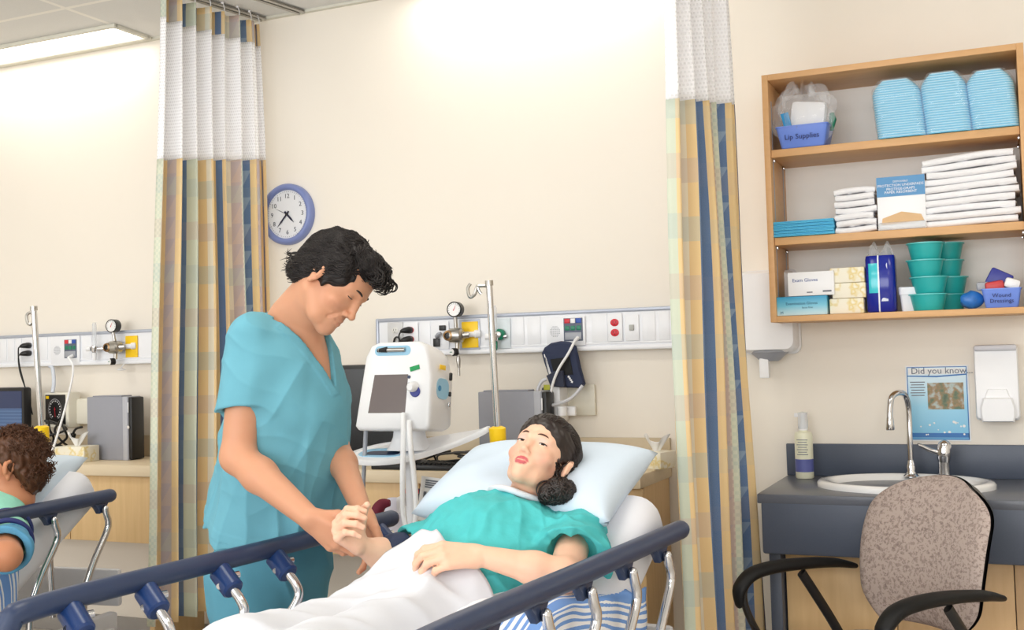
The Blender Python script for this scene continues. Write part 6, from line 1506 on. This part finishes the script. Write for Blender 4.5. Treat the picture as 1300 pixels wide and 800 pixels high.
for s_, e_, w_ in ((Rs, Re, Rw), (Ls, Le, Lw)):
    S.cone(s_, e_, .045, .036, .03); S.chain([e_, e_.lerp(w_, .35), w_], [.0365, .036, .0235], .02)
leg_p = SDF()
for u_ in (-.035, .135):
    for S_ in (S, leg_p): S_.chain([BM @ V((u_, -.76, .735)), BM @ V((u_*1.05, -1.18, .775)), BM @ V((u_*.9, -1.60, .71))], [.080, .060, .042], .04)
hand(S, Rw, cv(-.60, .66, .44), cv(-.776, -.41, -.471), 1, .95, ((70, 48, 30), (74, 50, 30), (76, 52, 32), (78, 52, 32)), .25, ((.5, .6, -.5), (.6, .2, -.7), (.4, -.1, -.8)), (.024, .018))
hand(S, Lw, cv(-.97, .10, .22), cv(.08, .78, .62), -1, .95, ((22, 38, 25), (26, 42, 25), (30, 44, 28), (34, 46, 28)), .5, ((.7, .5, -.4), (.85, .25, -.4), (.9, 0, -.4)))
PBASE = (238, 192, 164); body_p = S
pat = body_object(S, .0031, m_skin, lambda P: face_tone(P, PH, pup, plo, PBASE, (200, 96, 104), .40, 0, (232, 200, 196)), 'dark haired woman in teal gown lying in the bed, one hand held by the man', (pel.x, pel.y, .66))
eye_gaze = (-13, -6); eyes(PH, pat, None, (70, 54, 44), .40, brow=(84, 56, 44), bthick=.0030, liner=.0016); eye_gaze = (0, 0)
m_gown = mat('teal_gown_crinkle', (74, 186, 188), .8, var=.06, nscale=40, bump=.3, bscale=70)
S = SDF(); S.loft(PTM, [(-.10, 0, .0, .15, .085), (.08, 0, .002, .150, .084), (TL-.20, 0, .012, .172, .114), (TL-.10, 0, -.004, .172, .100), (TL-.035, 0, -.014, .125, .078), (TL+.012, 0, -.02, .075, .062)], .03)
Rse = Rs.lerp(Re, .80); Lse = Ls.lerp(Le, .62)
lap_p = SDF(); lap_p.ops = S.ops[:1]+leg_p.ops; inflate(S, torso_p, npv(pel)-.3, npv(nb)+.2)
sleeve(S, [(Rs, Rse+(Re-Rs)*.12, .060, .066)], Rse, Re-Rs, .15, .058)
sleeve(S, [(Ls, Lse+(Le-Ls)*.12, .064, .080), (Ls.lerp(Le, .3), Lse+cv(.045, -.02, -.02), .06, .064)], Lse, (Le-Ls).normalized()+cv(0, -.3, 0), .18, .066)
I2 = np.array(PTM.inverted())
def ncut(P):
    q = P@I2[:3, :3].T+I2[:3, 3]; return np.maximum((np.sqrt((q[:, 0]/.086)**2+((q[:, 1]-.012)/.080)**2)-1)*.07, (TL-.075)-q[:, 2]+.25*(q[:, 1]-.03))
S.func(ncut, npv(nb)-.2, npv(nb)+.2, .003)
def gownmod(P, d):
    m = np.abs(d) < .05; d = d.copy(); q = P[m]@I2[:3, :3].T+I2[:3, 3]
    n1 = wob(q, 32, (1.,), (4.,)); cr = (1-np.abs(np.sin(q[:, 0]*20+q[:, 2]*14+1.8*n1)))**1.8-.3; cr2 = (1-np.abs(np.sin(-q[:, 0]*26+q[:, 2]*30+2.2*n1)))**1.8-.3; d[m] -= np.maximum(.0075*cr+.0045*cr2+wob(q*[1, 1, .8], 31, (.004, .0022), (9, 30)), -.007); return d
S.mod = gownmod; sdf_object('hospital_gown', S, .004, m_gown, pat)
b = MB(); W = TX(-pat.location) @ PTM
b.tube([V((.087*math.cos(a)*1.0, .013+.083*math.sin(a), TL-.010-.062*max(0, math.sin(a))+.002*math.sin(5*a))) for a in [2*PI*i/28 for i in range(28)]], .0085, 8, 2, closed=True, M=W, flat=1.); b.build('collar', m_sheet, pat, 180)
m_phair = mat('dark_brown_hair', (32, 19, 15), .38, var=.35, nscale=240, spec=.6)
S = SDF(); A = lambda *a, **k: S.ell(*a, M=PH, **k)
A((0, -.026, .056), (.088, .110, .098), k=.02); A((0, -.065, -.01), (.068, .05, .06), k=.03); A((0, .036, .070), (.068, .052, .060), k=.02)
A((0, .124, -.012), (.070, .070, .094), k=.010, kind='sub'); A((0, .06, -.08), (.085, .085, .06), k=.01, kind='sub')
for x in (-1, 1): A((x*.088, .008, -.012), (.026, .030, .036), k=.006, kind='sub')
A((-.076, -.030, -.052), (.038, .036, .038), k=.02); A((-.092, .004, -.064), (.034, .032, .030), k=.012); A((-.074, .012, -.086), (.022, .022, .022), k=.01); A((-.108, -.012, -.052), (.020, .022, .024), k=.01)
PI_ = np.array(PH.inverted())
def ph(P, d):
    m = np.abs(d) < .05; d = d.copy(); q = P[m]@PI_[:3, :3].T+PI_[:3, 3]; d[m] -= wob(q*[2.0, .4, 1.5], 41, (.0013, .0010), (22, 50)); return d
S.mod = ph; sdf_object('hair', S, .003, m_phair, pat)
mb = MB(); W = TX(-pat.location) @ PH; rg = np.random.default_rng(12)
def psc(az, el, k=1.): a, e = math.radians(az), math.radians(el); return V((.079*k*math.sin(a)*math.cos(e), -.022+.099*k*math.cos(a)*math.cos(e), .050+.088*k*math.sin(e)))
rt = []; dr = []
while len(rt) < 2600:
    az = rg.uniform(-180, 180); el = math.degrees(math.asin(rg.uniform(-.7, 1))); fr = math.cos(math.radians(az))
    if fr > .25 and el < 24: continue
    p = psc(az, el, 1.1); rt.append(tuple(p)); q = V((-.085, -.01, -.06))-p; back = V((0, -.09, .0))-p*.3
    d = (back.normalized()*(1.4 if p.y > -.02 else .4)+q.normalized()*(.35 if p.y > -.02 else 1.2)); d = V((p.x*5, -1., .75)) if p.y > .035 else d
    dr.append((d.x+rg.normal(0, .06), d.y+rg.normal(0, .06), d.z+rg.normal(0, .06)))
strands('hair_strands', S, PH, rt, dr, rg.uniform(.04, .075, len(rt)), .0012, m_phair, pat, wave=.10, lift=.0008, seed=5)
rt = []; dr = []
for k in range(520):
    p = V((-.088, -.008, -.060))+V(rg.normal(size=3)).normalized()*.04; rt.append(tuple(p)); dr.append(tuple(rg.normal(size=3)))
strands('hair_bun', S, PH, rt, dr, rg.uniform(.04, .08, len(rt)), .0022, m_phair, pat, seg=9, wave=.8, wfreq=5, lift=.002, seed=6, tipout=.004)
mb.tube([V((-.078, .012, -.048)), V((-.062, .028, -.056)), V((-.050, .036, -.070)), V((-.048, .036, -.090)), V((-.058, .032, -.104)), V((-.072, .022, -.106))], [.001, .0022, .0026, .0024, .0018, .0006], 6, 5, M=W)
mb.build('hair_curls', m_phair, pat, 180)
# navy cuff on her arm
q0 = Rs.lerp(Re, .82); q1 = Re.lerp(Rw, .12); dd = (q1-q0)
b = MB(); b.tube([V((0, 0, 0)), dd*.3, dd*.7, dd*1.05], [.050, .053, .053, .048], 24, 3)
t = thing('arm_cuff', 'navy blood pressure cuff wrapped on the teal gowned patient upper arm', 'blood pressure cuff', q0)
b.build('cuff_wrap', m_cuff, t, 50)
b = MB(); dn = dd.normalized(); vx = dn.cross(cv(0, 0, 1)).normalized(); 
MW = Matrix.Identity(4); ex = -dn; ez = cv(0, .35, .94); ez = (ez-dn*ez.dot(dn)).normalized(); ey = ez.cross(ex)
for i, a in enumerate((ex, ey, ez)):
    for j in range(3): MW[j][i] = a[j]
b.text('adult', .022, TX(dd*.45+ez*.0535) @ MW); b.build('white_lettering', m_txtw, t, flat=True)
# ================================================================= patient in the left bed
nb = atT(22, 634, 3.72); pel = LM @ V((-.02, -.78, .765)); Ls = atT(50, 662, 3.60)
up_ = (nb-pel).normalized(); xg = -(Ls-nb); xg = (xg-up_*xg.dot(up_)).normalized(); fT = up_.cross(xg).normalized(); QM = frame(pel, fT, up_); TL = (nb-pel).length
Rs = QM @ V((.16, 0, TL-.06)); Ls = QM @ V((-.165, .0, TL-.06))
QH = frame(atT(5, 597, 3.72), cv(-.90, .10, .42), cv(.12, .98, -.12), 1.0)
S = SDF(); qup, qlo, qz_ = head(S, QH, female=True)
S.cone(QH @ V((0, -.02, -.045)), nb, .050, .056, .03); S.cone(QH @ V((0, .008, -.06)), QM @ V((0, .03, TL-.02)), .036, .042, .03)
S.loft(QM, [(-.14, 0, 0, .15, .10), (-.02, 0, 0, .165, .105), (.16, 0, 0, .13, .09), (TL-.18, 0, .01, .145, .105), (TL-.07, 0, -.01, .14, .08), (TL-.0, 0, -.02, .06, .05)], .03)
torso_q = SDF(); torso_q.ops = S.ops[-1:]
Le = atT(8, 706, 3.30); Lw = Le+cv(-.20, .03, .08); Re = QM @ V((.26, .03, TL-.32)); Rw = Re+cv(-.1, .03, .18)
for s_, e_, w_ in ((Rs, Re, Rw), (Ls, Le, Lw)): S.cone(s_, e_, .052, .042, .03); S.chain([e_, e_.lerp(w_, .35), w_], [.042, .040, .026], .02)
for u_ in (-.12, .08): S.chain([LM @ V((u_, -.78, .755)), LM @ V((u_, -1.20, .76)), LM @ V((u_*.9, -1.60, .72))], [.085, .06, .045], .04)
hand(S, Lw, cv(-.95, .1, .2), cv(.1, .8, .6), -1, .95); hand(S, Rw, cv(-.6, -.1, .8), cv(.1, .9, .3), 1, .95)
body_q = S
pq = body_object(S, .0042, m_skin, lambda P: face_tone(P, QH, qup, qlo, (196, 134, 98), (170, 90, 84), .2), 'curly haired person in a green gown lying in the bed at the left edge', (pel.x, pel.y, .66))
eyes(QH, pq, None, (60, 40, 30), .5)
m_gown2 = mat('pale_green_gown', (148, 212, 190), .8, var=.1, nscale=60, bump=.15, bscale=120); m_pipe = mat('navy_piping', (40, 48, 104), .7)
S = SDF(); S.loft(QM, [(-.10, 0, .0, .185, .125), (.08, 0, .005, .172, .122), (TL-.20, 0, .012, .175, .125), (TL-.10, 0, -.004, .170, .10), (TL-.035, 0, -.014, .125, .078), (TL+.012, 0, -.02, .072, .062)], .03)
Lse = Ls.lerp(Le, .52); Rse = Rs.lerp(Re, .55); inflate(S, torso_q, npv(pel)-.3, npv(nb)+.2); sleeve(S, [(Ls, Lse+(Le-Ls)*.12, .064, .072)], Lse, Le-Ls, .15, .060); sleeve(S, [(Rs, Rse+(Re-Rs)*.1, .064, .07)], Rse, Re-Rs, .15, .060)
I3 = np.array(QM.inverted())
def g2(P, d):
    m = np.abs(d) < .05; d = d.copy(); q = P[m]@I3[:3, :3].T+I3[:3, 3]; d[m] -= wob(q*[1, 1, .6], 51, (.006, .003), (7, 16)); return d
S.mod = g2; sdf_object('hospital_gown', S, .005, m_gown2, pq)
def ringo(c, ax, r, rt, m, nm):
    ax = ax.normalized(); e1 = ax.orthogonal().normalized(); e2 = ax.cross(e1); b = MB(); b.tube([c-pq.location+(e1*math.cos(2*PI*i/24)+e2*math.sin(2*PI*i/24))*r for i in range(24)], rt, 8, 2, closed=True); b.build(nm, m, pq, 180)
ringo(Lse-(Le-Ls).normalized()*.004, Le-Ls, .072, .008, m_pipe, 'sleeve_piping'); ringo(Ls+(Ls-nb)*.02, Le-Ls+ (Ls-nb)*.5, .074, .006, m_pipe, 'shoulder_piping')
S = SDF(); S.cone(Ls.lerp(Le, .45), Ls.lerp(Le, .82), .066, .074, .02); plane_cut(S, Ls.lerp(Le, .80), Le-Ls+cv(-.12, 0, 0), .16); hollow(S, body_q, npv(Le)-.4, npv(Ls)+.3, .012)
S.mod = g2; sdf_object('under_sleeve', S, .005, mat('blue_gown_sleeve', (84, 150, 186), .8, var=.06), pq)
m_qhair = mat('curly_brown_hair', (82, 50, 30), .5, var=.5, nscale=200, spec=.4)
S = SDF(); A = lambda *a, **k: S.ell(*a, M=QH, **k)
A((0, -.030, .048), (.088, .102, .090), k=.02); A((0, -.080, -.02), (.070, .052, .070), k=.03)
A((0, .118, -.006), (.090, .078, .092), k=.010, kind='sub'); A((0, .06, -.08), (.10, .085, .06), k=.01, kind='sub')
for x in (-1, 1): A((x*.095, .012, -.012), (.034, .034, .040), k=.006, kind='sub')
QI = np.array(QH.inverted())
def qh(P, d):
    m = np.abs(d) < .06; d = d.copy(); q = P[m]@QI[:3, :3].T+QI[:3, 3]; d[m] -= wob(q, 61, (.006, .005), (18, 42)); return d
S.mod = qh; sdf_object('hair', S, .004, m_qhair, pq)
mb = MB(); W = TX(-pq.location) @ QH; rg = np.random.default_rng(22); n_ = 0
while n_ < 1050:
    az = rg.uniform(-180, 180); el = rg.uniform(-50, 88); fr = math.cos(math.radians(az))
    if fr > .25 and el < 46: continue
    if abs(fr) <= .25 and el < 8: continue
    a, e = math.radians(az), math.radians(el); nrm = V((math.sin(a)*math.cos(e), math.cos(a)*math.cos(e), math.sin(e)))
    p = V((.088*nrm.x, -.032+.104*nrm.y, .046+.090*nrm.z)); 
    if fr < -.2 and el < 0: p += V((0, -.01, -.02))
    t1 = nrm.orthogonal().normalized(); t1 = Matrix.Rotation(rg.uniform(0, 6.28), 3, nrm) @ t1; t2 = nrm.cross(t1); r_ = rg.uniform(.004, .008); a0 = rg.uniform(0, 6.28); L = rg.uniform(.012, .03)
    mb.tube([p+nrm*(L*i/7-.006)+(t1*math.cos(a0+i*1.1)+t2*math.sin(a0+i*1.1))*r_+t1*.006*i/7 for i in range(8)], [.0006]+[.0014]*6+[.0004], 4, 2, M=W); n_ += 1
mb.build('hair_curls', m_qhair, pq, 180)
# ================================================================= bedding
N = new_mat('white_blanket_blue_stripes'); uvn = N.coord('UV'); sp = N.n.new('ShaderNodeSeparateXYZ'); N.link(uvn, sp.inputs[0]); U_ = sp.outputs[0]
def inband(a, b_): return N.math('MULTIPLY', N.math('GREATER_THAN', U_, a), N.math('LESS_THAN', U_, b_))
thin = N.math('MULTIPLY', inband(.02, .20), N.math('GREATER_THAN', N.math('FRACT', N.math('DIVIDE', U_, .017)), .55)); wide = inband(.09, .122)
f = N.math('MAXIMUM', thin, wide); N.link(N.mix(f, lin((240, 241, 246)), lin((116, 158, 222))), N.b.inputs['Base Color']); N.b.inputs['Roughness'].default_value = .85; m_stripe = N.m
def cover(name, label, M, hf, u0, u1, vf, nu, nv, m, edgeL, edgeR, drop, seed, uvfn=None, amp=.006):
    """cloth lying over the bed: hf(u,v) height; sides fall over the mattress edges"""
    b = MB()
    def fn(a, c):
        s = u0+(u1-u0)*a; va, vb = vf(s); v = va+(vb-va)*c
        u = min(max(s, edgeL), edgeR); z = hf(u, v)
        over = (s-edgeR) if s > edgeR else (edgeL-s if s < edgeL else 0)
        if over > 0:
            sg = 1 if s > edgeR else -1; r = .03; k = min(over, r*1.57); z -= r*(1-math.cos(k/r)); u += sg*r*math.sin(k/r); z -= max(0, over-k); u += sg*(.010*math.sin(18*v+3*over)+.01)*min(1, over/.08)
        return V((u, v, z))
    pts = [fn(i/nu, j/nv) for j in range(nv+1) for i in range(nu+1)]
    P = np.array([tuple(p) for p in pts]); w_ = wob(P*[1, .7, 1], seed, (amp, amp*.5), (4.2, 10))
    for p, q in zip(pts, w_): p.z += q
    b.v = [tuple(p) for p in pts]; b.f = [[j*(nu+1)+i, j*(nu+1)+i+1, (j+1)*(nu+1)+i+1, (j+1)*(nu+1)+i] for j in range(nv) for i in range(nu)]; b.m = [0]*len(b.f)
    if uvfn: b.uv = {j*(nu+1)+i: uvfn(u0+(u1-u0)*i/nu, vf(u0+(u1-u0)*i/nu)[0]+(vf(u0+(u1-u0)*i/nu)[1]-vf(u0+(u1-u0)*i/nu)[0])*j/nv) for j in range(nv+1) for i in range(nu+1)}
    me_o = b.build(name, m, None, 180); loc, rot = (M.translation, M.to_euler()); me_o.location = loc; me_o.rotation_euler = rot
    md = me_o.modifiers.new('thick', 'SOLIDIFY'); md.thickness = .006; md.offset = 1; setp(me_o, label, 'blanket'); return me_o
def sstep1(a, b, x): t = min(1, max(0, (x-a)/(b-a))); return t*t*(3-2*t)
def g(x, c, w_, p=2): return math.exp(-(abs((x-c)/w_))**p)
def surf(v): return MT+max(0, (v-HINGE))*math.tan(ANG)
DU, DV = np.linspace(-.34, .46, 81), np.linspace(-1.70, -.36, 135)
uu, vv_ = np.meshgrid(DU, DV, indexing='ij'); DZm = np.full(uu.shape, MT+.012); bA = np.array(BM.to_3x3()); bO = npv(BM.translation)
for z_ in np.arange(.60, 1.02, .005):
    d_ = lap_p(np.stack([uu.ravel(), vv_.ravel(), np.full(uu.size, z_)], 1)@bA.T+bO).reshape(uu.shape); DZm = np.where(d_ < .016, np.maximum(DZm, z_+.004), DZm)
for _ in range(5):
    Q_ = np.pad(DZm, 1, mode='edge'); DZm = np.maximum(DZm*.75+.25*DZm, (Q_[2:, 1:-1]+Q_[:-2, 1:-1]+Q_[1:-1, 2:]+Q_[1:-1, :-2])/4)
for _ in range(4):
    Q_ = np.pad(DZm, 1, mode='edge'); DZm = (DZm*2+Q_[2:, 1:-1]+Q_[:-2, 1:-1]+Q_[1:-1, 2:]+Q_[1:-1, :-2])/6
DZm += .006
def hf1(u, v):
    i = min(max((u-DU[0])/(DU[1]-DU[0]), 0), 79.99); j = min(max((v-DV[0])/(DV[1]-DV[0]), 0), 133.99); a, b_ = int(i), int(j); i -= a; j -= b_
    z = (DZm[a, b_]*(1-i)+DZm[a+1, b_]*i)*(1-j)+(DZm[a, b_+1]*(1-i)+DZm[a+1, b_+1]*i)*j
    z += .15*g(u, -.27, .10)*g(v, -1.22, .12)
    def cr_(x, p=1.7): return (1-abs(math.sin(x)))**p-.35
    w0 = .5*math.sin(5*u+3*v)+.4*math.sin(9*v-4*u); th = math.atan2(v+.50, u-.06)
    z += .026*cr_(th*4.2+w0)*min(1, math.hypot(v+.5, u-.06)/.15)*g(v, -.75, .45)+.018*cr_(13*(u+.5*v)+2*w0)*g(v, -1.05, .4)+.010*cr_(24*(v-.6*u)+1.5*w0)
    return z
cover('blanket', 'white blanket over the lap and legs of the teal gowned patient', BM, hf1, -.46, .30, lambda s: (-1.66, -.665+.045*g(s, .03, .07)-.05*sstep1(-.13, -.26, s)), 110, 130, m_sheet, -.30, .40, .2, 71)
def side_blanket():
    b = MB(); nu, nv = 70, 46; V0, V1 = -1.25, -.27
    def fn(a, c):
        v = V0+(V1-V0)*a; ui = .13+(.448-.13)*sstep1(-.56, -.36, v); zt_ = .785+.02*math.sin(7*v)-.06*sstep1(-.7, -1.0, v); ze = zt_+.012
        wd = .448-ui; tot = wd+.36; s_ = c*tot
        if s_ < wd: u, z = ui+s_, zt_+(ze-zt_)*s_/max(wd, 1e-4)+.012*math.sin(PI*s_/max(wd, .01))
        else: u, z = .448+.006*math.sin(14*v+6*s_), ze-(s_-wd)
        return V((u, v, z)), (s_-wd+.115+.025*math.sin(6*v), v)
    for j in range(nv+1):
        for i in range(nu+1):
            p, uv = fn(i/nu, j/nv); b.v.append(p); b.uv[j*(nu+1)+i] = uv
    P = np.array([tuple(p) for p in b.v]); w1 = wob(P*[1, .8, 1.3], 83, (.007, .004), (6, 13)); w2 = wob(P*[1, .8, 1.3], 84, (.006,), (8,))
    b.v = [(p.x+min(0, w2[i]), p.y, p.z+w1[i]) for i, p in enumerate(b.v)]
    b.f = [[j*(nu+1)+i, j*(nu+1)+i+1, (j+1)*(nu+1)+i+1, (j+1)*(nu+1)+i] for j in range(nv) for i in range(nu)]; b.m = [0]*len(b.f)
    o = b.build('striped_blanket', m_stripe, None, 180); o.location = BM.translation; o.rotation_euler = BM.to_euler(); md = o.modifiers.new('thick', 'SOLIDIFY'); md.thickness = .005; md.offset = 0
    setp(o, 'white flannel blanket with blue stripes bunched at the near side of the middle bed', 'blanket')
side_blanket()
def hf3(u, v):
    z = MT+.012+max(0, v-HINGE)*math.tan(ANG)*.5; z += .21*g(u, -.03, .26, 4)*min(1, max(.5, (v+1.3)/.5)); return z
cover('striped_blanket', 'white blanket with blue striped border over the patient at the left edge', LM, hf3, -.46, .56, lambda s: (-1.64, -.46-.10*s), 90, 110, m_stripe, -.30, .405, .2, 91, lambda s, v: (-(v+.48)*.9+.05*s, s), .008)
